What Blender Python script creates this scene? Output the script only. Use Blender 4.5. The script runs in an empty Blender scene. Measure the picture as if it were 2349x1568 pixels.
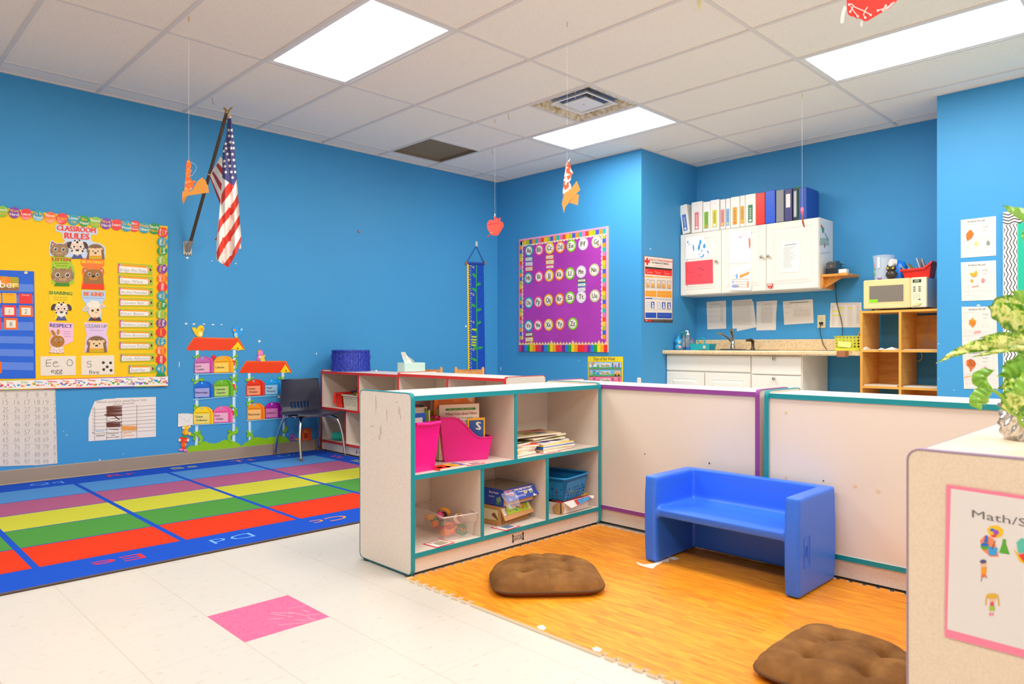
import bpy,math,random
from mathutils import Vector,Matrix
random.seed(11)
SC=bpy.context.scene
COL=SC.collection
PI=math.pi
FPX,CY0,YAW,CAMH,CEIL=1626.4,792.7,0.7921,0.9516,2.809
FW=Vector((math.cos(YAW),math.sin(YAW),0));RT=Vector((math.sin(YAW),-math.cos(YAW),0));CAM=Vector((0,0,CAMH))
def ray(u,v):return FW+RT*((u-1174.5)/FPX)+Vector((0,0,(CY0-v)/FPX))
def at_z(u,v,z):d=ray(u,v);return CAM+d*((z-CAMH)/d.z)
def at_x(u,v,x):d=ray(u,v);return CAM+d*(x/d.x)
def at_y(u,v,y):d=ray(u,v);return CAM+d*(y/d.y)
def at_t(u,v,t):return CAM+ray(u,v)*t
def lin(h):
 h=h.lstrip('#');o=[]
 for i in(0,2,4):
  c=int(h[i:i+2],16)/255
  o.append(c/12.92 if c<=.04045 else((c+.055)/1.055)**2.4)
 return(*o,1)
MATS={}
def newmat(name):
 m=bpy.data.materials.new(name);m.use_nodes=True
 nt=m.node_tree;b=nt.nodes['Principled BSDF']
 return m,nt,b
def C(h,rough=.55,metal=0,spec=.5,trans=0,alpha=1,coat=0,emit=0,noise=0,nscale=60,bump=0):
 key=(h,rough,metal,spec,trans,alpha,coat,emit,noise,nscale,bump)
 if key in MATS:return MATS[key]
 m,nt,b=newmat('surface_'+h)
 b.inputs['Base Color'].default_value=lin(h);b.inputs['Roughness'].default_value=rough
 b.inputs['Metallic'].default_value=metal;b.inputs['Specular IOR Level'].default_value=spec
 b.inputs['Transmission Weight'].default_value=trans;b.inputs['Alpha'].default_value=alpha
 b.inputs['Coat Weight'].default_value=coat
 if emit:
  b.inputs['Emission Color'].default_value=lin(h);b.inputs['Emission Strength'].default_value=emit
 if noise or bump:
  n=nt.nodes.new('ShaderNodeTexNoise');n.inputs['Scale'].default_value=nscale;n.inputs['Detail'].default_value=4
  tc=nt.nodes.new('ShaderNodeTexCoord');nt.links.new(tc.outputs['Object'],n.inputs['Vector'])
  if noise:
   mx=nt.nodes.new('ShaderNodeMix');mx.data_type='RGBA';c=lin(h)
   mx.inputs[6].default_value=(c[0]*(1-noise),c[1]*(1-noise),c[2]*(1-noise),1)
   mx.inputs[7].default_value=(min(1,c[0]*(1+noise*.6)),min(1,c[1]*(1+noise*.6)),min(1,c[2]*(1+noise*.6)),1)
   nt.links.new(n.outputs['Fac'],mx.inputs[0]);nt.links.new(mx.outputs[2],b.inputs['Base Color'])
  if bump:
   bp=nt.nodes.new('ShaderNodeBump');bp.inputs['Strength'].default_value=bump;bp.inputs['Distance'].default_value=.002
   nt.links.new(n.outputs['Fac'],bp.inputs['Height']);nt.links.new(bp.outputs[0],b.inputs['Normal'])
 MATS[key]=m;return m
def ramp(nt,stops):
 r=nt.nodes.new('ShaderNodeValToRGB');e=r.color_ramp.elements
 e[0].position,e[0].color=stops[0][0],lin(stops[0][1]);e[1].position,e[1].color=stops[-1][0],lin(stops[-1][1])
 for p,c in stops[1:-1]:k=e.new(p);k.color=lin(c)
 return r
def texmat(name,kind,scale,stops,rough=.5,vscale=(1,1,1),bump=0,world=False,detail=5,coat=0,spec=.5,dist=0):
 m,nt,b=newmat(name)
 g=nt.nodes.new('ShaderNodeNewGeometry')if world else nt.nodes.new('ShaderNodeTexCoord')
 mp=nt.nodes.new('ShaderNodeMapping');mp.inputs['Scale'].default_value=vscale
 nt.links.new(g.outputs['Position' if world else 'Object'],mp.inputs['Vector'])
 n=nt.nodes.new('ShaderNodeTexNoise' if kind=='noise' else 'ShaderNodeTexVoronoi')
 n.inputs['Scale'].default_value=scale
 if kind=='noise':n.inputs['Detail'].default_value=detail;n.inputs['Distortion'].default_value=dist
 nt.links.new(mp.outputs[0],n.inputs['Vector'])
 r=ramp(nt,stops);nt.links.new(n.outputs['Fac' if kind=='noise' else 'Distance'],r.inputs[0])
 nt.links.new(r.outputs[0],b.inputs['Base Color']);b.inputs['Roughness'].default_value=rough
 b.inputs['Coat Weight'].default_value=coat;b.inputs['Specular IOR Level'].default_value=spec
 if bump:
  bp=nt.nodes.new('ShaderNodeBump');bp.inputs['Strength'].default_value=bump;bp.inputs['Distance'].default_value=.003
  nt.links.new(n.outputs['Fac' if kind=='noise' else 'Distance'],bp.inputs['Height']);nt.links.new(bp.outputs[0],b.inputs['Normal'])
 return m
TXT={}
def glyphs(s,bold=0):
 bold=min(bold,0);k=(s,bold)
 if k in TXT:return TXT[k]
 cu=bpy.data.curves.new('t','FONT');cu.body=s;cu.size=1;cu.resolution_u=2;cu.offset=bold
 ob=bpy.data.objects.new('t',cu)
 me=bpy.data.meshes.new_from_object(ob)
 vs=[(v.co.x,v.co.y)for v in me.vertices];fs=[tuple(p.vertices)for p in me.polygons]
 bpy.data.objects.remove(ob);bpy.data.curves.remove(cu);bpy.data.meshes.remove(me)
 xs=[v[0]for v in vs]or[0,1]
 x0,w=min(xs),max(max(xs)-min(xs),1e-4)
 TXT[k]=([((x-x0)/w,y)for x,y in vs],fs,w);return TXT[k]
_h=glyphs('H');CAPH=max(v[1]for v in _h[0])
class MB:
 def __init__(s):s.v=[];s.f=[];s.m=[];s.sm=[];s.mats=[];s.M=None
 def mi(s,mat):
  if mat not in s.mats:s.mats.append(mat)
  return s.mats.index(mat)
 def add(s,vs,fs,mat,smooth=False):
  o=len(s.v);k=s.mi(mat)
  for p in vs:
   p=Vector(p);s.v.append(s.M@p if s.M is not None else p)
  for f in fs:s.f.append(tuple(o+i for i in f));s.m.append(k);s.sm.append(smooth)
 def box(s,x0,x1,y0,y1,z0,z1,mat):
  vs=[(x,y,z)for z in(z0,z1)for x,y in((x0,y0),(x1,y0),(x1,y1),(x0,y1))]
  s.add(vs,[(3,2,1,0),(4,5,6,7),(0,1,5,4),(1,2,6,5),(2,3,7,6),(3,0,4,7)],mat)
 def rbox(s,x0,x1,y0,y1,z0,z1,mat,b=.004):
  vs=[];sx,sy,sz=(x0+x1)/2,(y0+y1)/2,(z0+z1)/2
  b=min(b,abs(x1-x0)*.49,abs(y1-y0)*.49,abs(z1-z0)*.49)
  P={}
  for ix,X in((0,x0),(1,x1)):
   for iy,Y in((0,y0),(1,y1)):
    for iz,Z in((0,z0),(1,z1)):
     dx,dy,dz=(b if ix==0 else-b),(b if iy==0 else-b),(b if iz==0 else-b)
     P[(ix,iy,iz,'x')]=len(vs);vs.append((X,Y+dy,Z+dz))
     P[(ix,iy,iz,'y')]=len(vs);vs.append((X+dx,Y,Z+dz))
     P[(ix,iy,iz,'z')]=len(vs);vs.append((X+dx,Y+dy,Z))
  F=[]
  def q(keys):
   F.append(tuple(P[k]for k in keys))
  for i in(0,1):
   a=[(i,0,0,'x'),(i,1,0,'x'),(i,1,1,'x'),(i,0,1,'x')];q(a if i else a[::-1])
   a=[(0,i,0,'y'),(0,i,1,'y'),(1,i,1,'y'),(1,i,0,'y')];q(a if i else a[::-1])
   a=[(0,0,i,'z'),(1,0,i,'z'),(1,1,i,'z'),(0,1,i,'z')];q(a if i else a[::-1])
  for i in(0,1):
   for j in(0,1):
    q([(i,j,0,'x'),(i,j,0,'y'),(i,j,1,'y'),(i,j,1,'x')])
    q([(i,0,j,'x'),(i,0,j,'z'),(i,1,j,'z'),(i,1,j,'x')])
    q([(0,i,j,'y'),(0,i,j,'z'),(1,i,j,'z'),(1,i,j,'y')])
    for k in(0,1):q([(i,j,k,'x'),(i,j,k,'y'),(i,j,k,'z')])
  c=Vector((sx,sy,sz));G=[]
  for f in F:
   p=[Vector(vs[i])for i in f];n=(p[1]-p[0]).cross(p[2]-p[0])
   ctr=sum(p,Vector())/len(p)
   G.append(f if n.dot(ctr-c)>0 else f[::-1])
  s.add(vs,G,mat)
 def prism(s,pts,z0,z1,mat,side=None):
  n=len(pts)
  A=sum(pts[i][0]*pts[(i+1)%n][1]-pts[(i+1)%n][0]*pts[i][1]for i in range(n))
  if A<0:pts=pts[::-1]
  vs=[(x,y,z0)for x,y in pts]+[(x,y,z1)for x,y in pts]
  s.add(vs,[tuple(range(n,2*n))],mat)
  s.add(vs,[tuple(reversed(range(n)))]+[(i,(i+1)%n,n+(i+1)%n,n+i)for i in range(n)],side or mat)
 def flat(s,pts,z,mat):
  n=len(pts)
  A=sum(pts[i][0]*pts[(i+1)%n][1]-pts[(i+1)%n][0]*pts[i][1]for i in range(n))
  if A<0:pts=pts[::-1]
  s.add([(x,y,z)for x,y in pts],[tuple(range(n))],mat)
 def tube(s,path,r,mat,n=8,caps=True):
  P=[Vector(p)for p in path];rs=r if isinstance(r,(list,tuple))else[r]*len(P)
  up=None;vs=[];fs=[]
  for i,p in enumerate(P):
   d=(P[min(i+1,len(P)-1)]-P[max(i-1,0)])
   d=d.normalized()if d.length>1e-9 else Vector((0,0,1))
   if up is None:up=Vector((0,0,1))if abs(d.z)<.9 else Vector((1,0,0))
   a=d.cross(up)
   if a.length<1e-6:a=d.orthogonal()
   a.normalize();b=a.cross(d).normalized();up=b
   for k in range(n):
    t=2*PI*k/n;vs.append(p+(a*math.cos(t)+b*math.sin(t))*rs[i])
  for i in range(len(P)-1):
   for k in range(n):
    k2=(k+1)%n;fs.append((i*n+k,(i+1)*n+k,(i+1)*n+k2,i*n+k2))
  s.add(vs,[f[::-1]for f in fs],mat,True)
  if caps:
   e=(len(P)-1)*n
   s.add(vs[:n],[tuple(range(n))],mat);s.add(vs[e:e+n],[tuple(reversed(range(n)))],mat)
 def lathe(s,prof,mat,c=(0,0,0),n=20,smooth=True):
  vs=[];fs=[];c=Vector(c)
  for r,z in prof:
   for k in range(n):
    t=2*PI*k/n;vs.append(c+Vector((max(r,1e-5)*math.cos(t),max(r,1e-5)*math.sin(t),z)))
  for i in range(len(prof)-1):
   for k in range(n):
    k2=(k+1)%n;fs.append((i*n+k,i*n+k2,(i+1)*n+k2,(i+1)*n+k))
  s.add(vs,fs,mat,smooth)
  s.add(vs[:n],[tuple(reversed(range(n)))],mat);s.add(vs[-n:],[tuple(range(n))],mat)
 def ball(s,c,r,mat,n=12,sq=(1,1,1)):
  c=Vector(c);vs=[];fs=[];m=n//2
  for i in range(m+1):
   a=PI*i/m
   for k in range(n):
    t=2*PI*k/n
    vs.append(c+Vector((r*sq[0]*math.sin(a)*math.cos(t),r*sq[1]*math.sin(a)*math.sin(t),r*sq[2]*math.cos(a))))
  for i in range(m):
   for k in range(n):
    k2=(k+1)%n;fs.append((i*n+k,(i+1)*n+k,(i+1)*n+k2,i*n+k2))
  s.add(vs,fs,mat,True)
 def grid(s,fn,nu,nv,mat,smooth=True,matfn=None):
  vs=[fn(i/nu,j/nv)for j in range(nv+1)for i in range(nu+1)]
  fs=[(j*(nu+1)+i,j*(nu+1)+i+1,(j+1)*(nu+1)+i+1,(j+1)*(nu+1)+i)for j in range(nv)for i in range(nu)]
  if matfn is None:s.add(vs,fs,mat,smooth);return
  o=len(s.v);s.add(vs,[],mat)
  for q,f in enumerate(fs):
   j,i=divmod(q,nu)
   s.f.append(tuple(o+k for k in f));s.m.append(s.mi(matfn((i+.5)/nu,(j+.5)/nv)));s.sm.append(smooth)
 def text(s,txt,x,y,z,cap,mat,width=None,align='c',ang=0,bold=0):
  vs,fs,w=glyphs(txt,bold);sc=cap/CAPH
  W=width if width else w*sc
  off={'c':-W/2,'l':0,'r':-W}[align];ca,sa=math.cos(ang),math.sin(ang)
  out=[]
  for q,sh in enumerate((0,-bold*sc*1.4,bold*sc*1.4)if bold>0 else(0,)):
   out=[]
   for a,b in vs:
    px,py=off+a*W+sh,b*sc+(0,1,-1)[q]*abs(sh)*.3
    out.append((x+px*ca-py*sa,y+px*sa+py*ca,z+q*.00002))
   s.add(out,fs,mat)
 def build(s,name,parent=None,M=None,sub=None):
  me=bpy.data.meshes.new(name);me.from_pydata([tuple(v)for v in s.v],[],s.f)
  for m in s.mats:me.materials.append(m)
  me.polygons.foreach_set('material_index',s.m);me.polygons.foreach_set('use_smooth',s.sm);me.update()
  ob=bpy.data.objects.new(name,me);COL.objects.link(ob)
  if M is not None:ob.matrix_world=M
  if parent is not None:ob.parent=parent
  if sub:
   md=ob.modifiers.new('subdivision','SUBSURF');md.levels=sub;md.render_levels=sub
  return ob
def tag(o,label,cat,group=None):
 o['label']=label;o['category']=cat
 if group:o['group']=group
 return o
def thing(name,label,cat,loc=(0,0,0),rz=0,group=None):
 o=bpy.data.objects.new(name,None);COL.objects.link(o);o.empty_display_size=.1
 o.location=loc;o.rotation_euler=(0,0,rz);return tag(o,label,cat,group)
def struct(o):o['kind']='structure';return o
def part(name,mb,parent,label=None,**k):
 o=mb.build(name,parent,**k)
 if label:o['label']=label
 return o
def frame(O,right):r=Vector(right).normalized();u=Vector((0,0,1));return(Vector(O),r,u,r.cross(u))
YL,XB,YS,XA,XW=5.85,5.54,3.885,6.52,5.94
LW=frame((0,YL,0),(1,0,0));BW=frame((XB,0,0),(0,-1,0));SW=frame((0,YS,0),(1,0,0))
AW=frame((XA,0,0),(0,-1,0));W3=frame((XW,0,0),(0,-1,0))
class Art:
 def __init__(s,fr,zm=(0,0,1),h=.002,th=.001):
  s.fr,s.zm,s.h,s.th=fr,zm,h,th;s.mb=MB();s.top=h+th;s.n=0
 def P(s,a,b):
  if s.zm is None:return(a,b)
  O,r,u,n=s.fr;d=ray(s.zm[0]+a*s.zm[2],s.zm[1]+b*s.zm[2]);o=O+n*s.h
  p=CAM+d*((o-CAM).dot(n)/d.dot(n));return((p-O).dot(r),(p-O).dot(u))
 def base(s,pts,mat,side=None):s.n+=1;s.mb.prism([s.P(*p)for p in pts],s.h,s.top+(s.n%8)*.00004-.00004,mat,side);return s
 def rect(s,a0,b0,a1,b1,mat,lv=1):return s.poly([(a0,b0),(a1,b0),(a1,b1),(a0,b1)],mat,lv)
 def poly(s,pts,mat,lv=1):s.n+=1;s.mb.flat([s.P(*p)for p in pts],s.top+lv*.0004+(s.n%28)*.000013,mat);return s
 def ell(s,cx,cy,rx,ry,mat,lv=1,n=18,ang=0,a0=0,a1=2*PI):
  ca,sa=math.cos(ang),math.sin(ang);pts=[]
  for k in range(n):
   t=a0+(a1-a0)*k/(n if a1-a0>6.28 else n-1);x,y=rx*math.cos(t),ry*math.sin(t)
   pts.append((cx+x*ca-y*sa,cy+x*sa+y*ca))
  return s.poly(pts,mat,lv)
 def line(s,pts,w,mat,lv=2):
  for(a,b),(c,d)in zip(pts,pts[1:]):
   L=math.hypot(c-a,d-b)or 1;nx,ny=-(d-b)/L*w/2,(c-a)/L*w/2
   s.poly([(a+nx,b+ny),(c+nx,d+ny),(c-nx,d-ny),(a-nx,b-ny)],mat,lv)
  return s
 def text(s,txt,pl,pr,cap,mat,lv=2,bold=0,up=None):
  A=Vector(s.P(*pl));B=Vector(s.P(*pr))
  if up is None:up=(0,-cap)if s.zm is not None else(0,cap)
  T=Vector(s.P(pl[0]+up[0],pl[1]+up[1]))-A
  vs,fs,w=glyphs(txt,bold);X=B-A;T=T/CAPH
  for q,d in enumerate((0,-1,1)if bold>0 else(0,)):
   e=X.normalized()*T.length*bold*1.4*d+T*bold*.4*d
   s.mb.add([(A.x+X.x*a+T.x*b+e.x,A.y+X.y*a+T.y*b+e.y,s.top+lv*.0004+.00037+q*.00002)for a,b in vs],fs,mat)
  return s
 def dashes(s,a0,b0,a1,n,dy,mat,w=1.5,lv=2):
  for k in range(n):
   x=a0
   while x<a1-3:
    L=random.uniform(6,26)*abs(a1-a0)/150;s.line([(x,b0+k*dy),(min(x+L,a1),b0+k*dy)],w,mat,lv);x+=L+abs(a1-a0)*.03
  return s
 def matrix(s,c=(0,0)):
  O,r,u,n=s.fr;o=O+r*c[0]+u*c[1]
  return Matrix(((r.x,u.x,n.x,o.x),(r.y,u.y,n.y,o.y),(r.z,u.z,n.z,o.z),(0,0,0,1)))
 def build(s,name,label=None,cat=None,group=None,parent=None):
  xs=[v.x for v in s.mb.v];ys=[v.y for v in s.mb.v];c=((min(xs)+max(xs))/2,min(ys))
  if parent is not None:c=(0,0)
  for v in s.mb.v:v.x-=c[0];v.y-=c[1]
  o=s.mb.build(name)
  if parent is None:o.matrix_world=s.matrix(c)
  else:o.parent=parent
  if label and parent is None:tag(o,label,cat,group)
  elif label:o['label']=label
  return o
def artroot(fr,name,label,cat,group=None):
 o=bpy.data.objects.new(name,None);COL.objects.link(o);a=Art(fr);o.matrix_world=a.matrix();return tag(o,label,cat,group)
def catmull(P,k=6):
 out=[];Q=[Vector(p)for p in P];Q=[Q[0]*2-Q[1]]+Q+[Q[-1]*2-Q[-2]]
 for i in range(1,len(Q)-2):
  a,b,c,d=Q[i-1:i+3]
  for j in range(k):
   t=j/k;out.append(.5*((2*b)+(c-a)*t+(2*a-5*b+4*c-d)*t*t+(3*b-a-3*c+d)*t**3))
 out.append(Q[-2]);return out
FX,FY,TILE=.988,2.2237,.3048
CX,CYG,G=1.484,5.6318,.6096
XMIN,YMIN=-3.2,-3.2
def tile_floor_mat(name,base,fleck,seam,pink=False):
 m,nt,b=newmat(name);N=nt.nodes;L=nt.links
 g=N.new('ShaderNodeNewGeometry');sp=N.new('ShaderNodeSeparateXYZ');L.new(g.outputs['Position'],sp.inputs[0])
 mask=[]
 for ax,off in(('X',FX),('Y',FY)):
  s1=N.new('ShaderNodeMath');s1.operation='SUBTRACT';L.new(sp.outputs[ax],s1.inputs[0]);s1.inputs[1].default_value=off-.3048*40
  d=N.new('ShaderNodeMath');d.operation='DIVIDE';L.new(s1.outputs[0],d.inputs[0]);d.inputs[1].default_value=TILE
  f=N.new('ShaderNodeMath');f.operation='FRACT';L.new(d.outputs[0],f.inputs[0])
  p=N.new('ShaderNodeMath');p.operation='PINGPONG';L.new(f.outputs[0],p.inputs[0]);p.inputs[1].default_value=.5
  c=N.new('ShaderNodeMath');c.operation='LESS_THAN';L.new(p.outputs[0],c.inputs[0]);c.inputs[1].default_value=.0028 if ax=='X' else .0018
  mask.append(c)
 mm=N.new('ShaderNodeMath');mm.operation='MAXIMUM';L.new(mask[0].outputs[0],mm.inputs[0]);L.new(mask[1].outputs[0],mm.inputs[1])
 mp=N.new('ShaderNodeMapping');mp.inputs['Scale'].default_value=(1,2.6,1);mp.inputs['Rotation'].default_value=(0,0,.2);L.new(g.outputs['Position'],mp.inputs['Vector'])
 n=N.new('ShaderNodeTexNoise');n.inputs['Scale'].default_value=22 if not pink else 60;n.inputs['Detail'].default_value=4;L.new(mp.outputs[0],n.inputs['Vector'])
 r=ramp(nt,[(.0,base),(.62,base),(.75,fleck)]if not pink else[(.3,base),(.5,fleck),(.7,base)]);L.new(n.outputs['Fac'],r.inputs[0])
 mx=N.new('ShaderNodeMix');mx.data_type='RGBA';L.new(mm.outputs[0],mx.inputs[0]);L.new(r.outputs[0],mx.inputs[6]);mx.inputs[7].default_value=lin(seam)
 L.new(mx.outputs[2],b.inputs['Base Color']);b.inputs['Roughness'].default_value=.33;b.inputs['Specular IOR Level'].default_value=.35
 return m
M_FLOOR=tile_floor_mat('vinyl_tile','cbc6be','bcae9e','b3a392')
M_PINK=tile_floor_mat('pink_vinyl_tile','c84470','dc7098','b83c64',True)
mb=MB()
px0,px1,py0,py1=FX,FX+TILE,FY,FY+TILE
for x0,x1,y0,y1 in((XMIN,px0,YMIN,5.9),(px1,6.6,YMIN,5.9),(px0,px1,YMIN,py0),(px0,px1,py1,5.9)):
 mb.add([(x0,y0,0),(x1,y0,0),(x1,y1,0),(x0,y1,0)],[(0,1,2,3)],M_FLOOR)
mb.add([(px0,py0,0),(px1,py0,0),(px1,py1,0),(px0,py1,0)],[(0,1,2,3)],M_PINK)
mb.box(XMIN,6.6,YMIN,5.9,-.1,-.002,M_FLOOR)
random.seed(5)
W_SCR=C('f6dfe0',.5)
for k in range(16):
 x,y=random.uniform(px0+.14,px1-.03),random.uniform(py0+.02,py1-.12);a=random.uniform(.2,1.5);L=random.uniform(.03,.10)
 dx,dy=math.cos(a)*L,-math.sin(a)*L
 if x+dx<px1-.004 and y+dy>py0+.004:mb.flat([(x,y),(x+dx,y+dy),(x+dx+.0015,y+dy+.001),(x+.0015,y+.001)],.0006,W_SCR)
struct(mb.build('floor'))
M_WALL=C('439ad4',.5,spec=.3,noise=.03,nscale=3)
M_REAR=C('e9e4dc',.7)
M_CHIP=C('f3ece6',.6)
def wallbox(name,x0,x1,y0,y1,mat=M_WALL,chips=()):
 m=MB();m.box(x0,x1,y0,y1,0,CEIL+.35,mat)
 for fr,u,v,w,h in chips:
  a=Art(fr,(0,0,1),0,0);a.mb=m
  O,r,uu,n=fr;pts=[]
  for t in range(7):pts.append(a.P(u+w*math.cos(t*PI/3.5)*random.uniform(.7,1.1),v+h*math.sin(t*PI/3.5)*random.uniform(.7,1.1)))
  w3=[O+r*p[0]+uu*p[1]+n*.0006 for p in pts];m.add([tuple(p)for p in w3],[tuple(range(7))[::-1]],M_CHIP)
 return struct(m.build(name))
chipsL=[(LW,430,591,4,2.5),(LW,427,742,4,2),(LW,445,743,4,2),(LW,468,743,3,1.5),(LW,489,744,4,1.5),(LW,508,744,3,1),(LW,486,598,2,1),(LW,541,604,2,1.5),(LW,595,782,3,3),(LW,411,835,1,8),(LW,726,811,1.5,3),(LW,1069,748,2.5,2.5),(LW,229,1054,2,2),(LW,153,997,1.5,1.5),(LW,146,989,1,1),(LW,1098,676,1,1),(LW,283,1041,1,1),(LW,864,851,2.5,2.5)]
wallbox('wall_left',XMIN,6.7,YL,YL+.12,chips=chipsL)
wallbox('wall_back',XB,XB+.12,YS+.12,YL,chips=[(BW,1329,827,1,1),(BW,1149,845,1,5),(BW,1492,571,1.5,1)])
wallbox('wall_alcove_left',XB,XA+.12,YS,YS+.12)
wallbox('wall_alcove',XA,XA+.12,1.3,YS)
wallbox('wall_right',XW,XW+.46,YMIN,1.53,chips=[(W3,2153,788,1.5,1.5),(W3,2188,894,1.5,1),(W3,2245,700,5,2),(W3,2153,868,1,1)])
wallbox('wall_rear',XMIN-.12,XMIN,YMIN,YL,M_REAR)
wallbox('wall_near',XMIN-.12,XW+.1,YMIN-.12,YMIN,M_REAR)
M_BASE=C('a4927f',.5,noise=.08,nscale=4)
mb=MB();mb.prism([(0,0),(-.012,0),(-.006,.014),(-.005,.1),(0,.105)],XMIN,XB,M_BASE)
mb.v=[Vector((v.z,YL+v.x,v.y))for v in mb.v];struct(mb.build('baseboard_left'))
for nm,bx in(('baseboard_back',(XB-.006,XB,YS,YL-.012)),('baseboard_alcove',(XA-.006,XA,1.53,YS)),('baseboard_right',(XW-.006,XW,YMIN,1.53))):
 mb=MB();mb.box(*bx,0,.1,M_BASE);struct(mb.build(nm))
m,nt,b=newmat('fissured_ceiling_tile');N=nt.nodes;L=nt.links
g=N.new('ShaderNodeNewGeometry');n=N.new('ShaderNodeTexNoise');n.inputs['Scale'].default_value=130;n.inputs['Detail'].default_value=2;L.new(g.outputs['Position'],n.inputs['Vector'])
r=ramp(nt,[(.0,'fbf4ea'),(.64,'faf2e8'),(.72,'dccbb4')]);L.new(n.outputs['Fac'],r.inputs[0]);L.new(r.outputs[0],b.inputs['Base Color']);b.inputs['Roughness'].default_value=.9
b.inputs['Specular IOR Level'].default_value=.1
M_TILE=m;M_BAR=C('e6dfdb',.5);M_DARK=C('57503f',.9);M_WIRE=C('c9c4bb',.4,metal=.5)
def cell_x(i):return CX+G*i
def cell_y(k):return CYG-G*k
LIGHTS=[(i,k)for i in(-3,1,5)for k in(2,6,10)]
holes=set()
for i,k in LIGHTS:holes|={(i,k),(i,k+1)}
VENT,GRILLE=(4,3),(4,0)
holes|={VENT,GRILLE}
mb=MB()
for i in range(-8,9):
 for k in range(-1,15):
  if(i,k)in holes:continue
  x0,x1=max(cell_x(i),XMIN),min(cell_x(i+1),XA);y1,y0=min(cell_y(k),YL),max(cell_y(k+1),YMIN)
  if x1-x0<.001 or y1-y0<.001:continue
  mb.add([(x0,y0,CEIL),(x0,y1,CEIL),(x1,y1,CEIL),(x1,y0,CEIL)],[(0,1,2,3)],M_TILE)
mb.box(XMIN,XA+.1,YMIN,YL,CEIL+.34,CEIL+.36,M_DARK)
struct(mb.build('ceiling'))
mb=MB();hw=.012;zb=CEIL-.007
for i in range(-7,9):
 x=cell_x(i);
 if XMIN<x<XA:mb.box(x-hw,x+hw,YMIN,YL,zb,CEIL+.001,M_BAR)
for j in range(0,8):
 y=cell_y(2*j)
 mb.box(XMIN,XA,y-hw,y+hw,zb+.0008,CEIL+.0015,M_BAR)
for i,k in(VENT,GRILLE):
 y=cell_y(k+(0 if(i,k)==VENT else 1));mb.box(cell_x(i),cell_x(i+1),y-hw,y+hw,zb+.0004,CEIL+.0012,M_BAR)
zb-=.0007;mb.box(XMIN,XA,YL-.022,YL,zb,CEIL+.002,M_BAR);mb.box(XB-.022,XB,YS,YL-.022,zb,CEIL+.002,M_BAR)
mb.box(XB-.022,XA,YS-.022,YS,zb,CEIL+.002,M_BAR);mb.box(XA-.022,XA,1.53,YS-.022,zb,CEIL+.002,M_BAR)
mb.box(XW-.022,XW,YMIN,1.55,zb,CEIL+.002,M_BAR)
struct(mb.build('trim_1'))
M_EMIT,nt,b=newmat('lit_diffuser');b.inputs['Base Color'].default_value=(1,1,1,1)
b.inputs['Emission Color'].default_value=(1,.965,.905,1);b.inputs['Emission Strength'].default_value=16.0
M_FRM=C('eceae8',.4)
LAB={(1,2):'lit rectangular ceiling light nearest the flag pole, upper left',(5,2):'lit rectangular ceiling light beside the square air diffuser',(5,6):'lit rectangular ceiling light at the upper right corner',(1,6):'lit ceiling light in the same row as the upper right one, nearer the viewer'}
dirs={-3:'rear',1:'middle',5:'alcove'}
for i,k in LIGHTS:
 x0,x1,y0,y1=cell_x(i)+hw,cell_x(i+1)-hw,cell_y(k+2)+hw,cell_y(k)-hw
 lb=LAB.get((i,k))or 'lit rectangular ceiling light overhead, %s row, %s'%(dirs[i],{2:'by the flag wall',6:'in the centre',10:'by the near wall'}[k])
 t=thing('ceiling_light',lb,'ceiling light',((x0+x1)/2,(y0+y1)/2,CEIL),group='recessed ceiling lights')
 w,d=(x1-x0)/2,(y1-y0)/2;f=MB();e=.028
 for q in((-w,w,-d,-d+e),(-w,w,d-e,d),(-w,-w+e,-d+e,d-e),(w-e,w,-d+e,d-e)):f.box(*q,-.004,.012,M_FRM)
 for q in((-w,w,-d,-d+.004),(-w,w,d-.004,d),(-w,-w+.004,-d,d),(w-.004,w,-d,d)):f.box(*q,.012,.1,M_FRM)
 f.box(-w,w,-d,d,.1,.104,M_FRM)
 part('frame',f,t)
 q=MB();q.add([(-w+e,-d+e,.006),(-w+e,d-e,.006),(w-e,d-e,.006),(w-e,-d+e,.006)],[(0,1,2,3)],M_EMIT);part('diffuser',q,t)
i,k=VENT;cxv,cyv=(cell_x(i)+cell_x(i+1))/2,(cell_y(k)+cell_y(k+1))/2;S=G/2-hw
t=thing('air_diffuser','square white ceiling air diffuser with dusty stained edges beside a lit panel','air vent',(cxv,cyv,CEIL))
M_DUST=texmat('dusty_metal','noise',26,[(.35,'efe7dc'),(.55,'d8c4a0'),(.7,'a98f5c')],.5);M_VW=C('f4f1ee',.35);M_VB=texmat('dark_vent_metal','noise',9,[(.3,'6a5f3c'),(.5,'7f8ea8'),(.7,'4a76c0')],.35)
def sqring(m,a,za,b,zb2,mat):
 A=[(-a,-a,za),(a,-a,za),(a,a,za),(-a,a,za)];B=[(-b,-b,zb2),(b,-b,zb2),(b,b,zb2),(-b,b,zb2)]
 m.add(A+B,[(j,(j+1)%4,4+(j+1)%4,4+j)for j in range(4)],mat)
q=MB();sqring(q,S,-.004,S-.03,-.004,M_DUST);sqring(q,S-.03,-.004,S-.075,.05,M_DUST);part('outer_frame',q,t)
q=MB();sqring(q,S-.075,.05,.10,.16,M_VB);q.lathe([(.10,.16),(.10,.3)],C('2c2f30',.6),n=20);part('duct_throat',q,t)
q=MB();sqring(q,.185,.004,.165,.004,M_VW);sqring(q,.185,.004,.16,.03,M_VW);sqring(q,.165,.004,.155,.026,M_VW);part('middle_cone',q,t)
q=MB();q.add([(-.115,-.115,.0),(-.115,.115,.0),(.115,.115,.0),(.115,-.115,.0)],[(0,1,2,3)],M_VW);sqring(q,.115,0,.1,.018,M_VW);q.lathe([(.006,-.002),(.006,.001)],C('a0968c',.4),n=10)
for sx in(-1,1):q.box(sx*.1-.003,sx*.1+.003,-.003,.003,.015,.1,M_VW)
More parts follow.
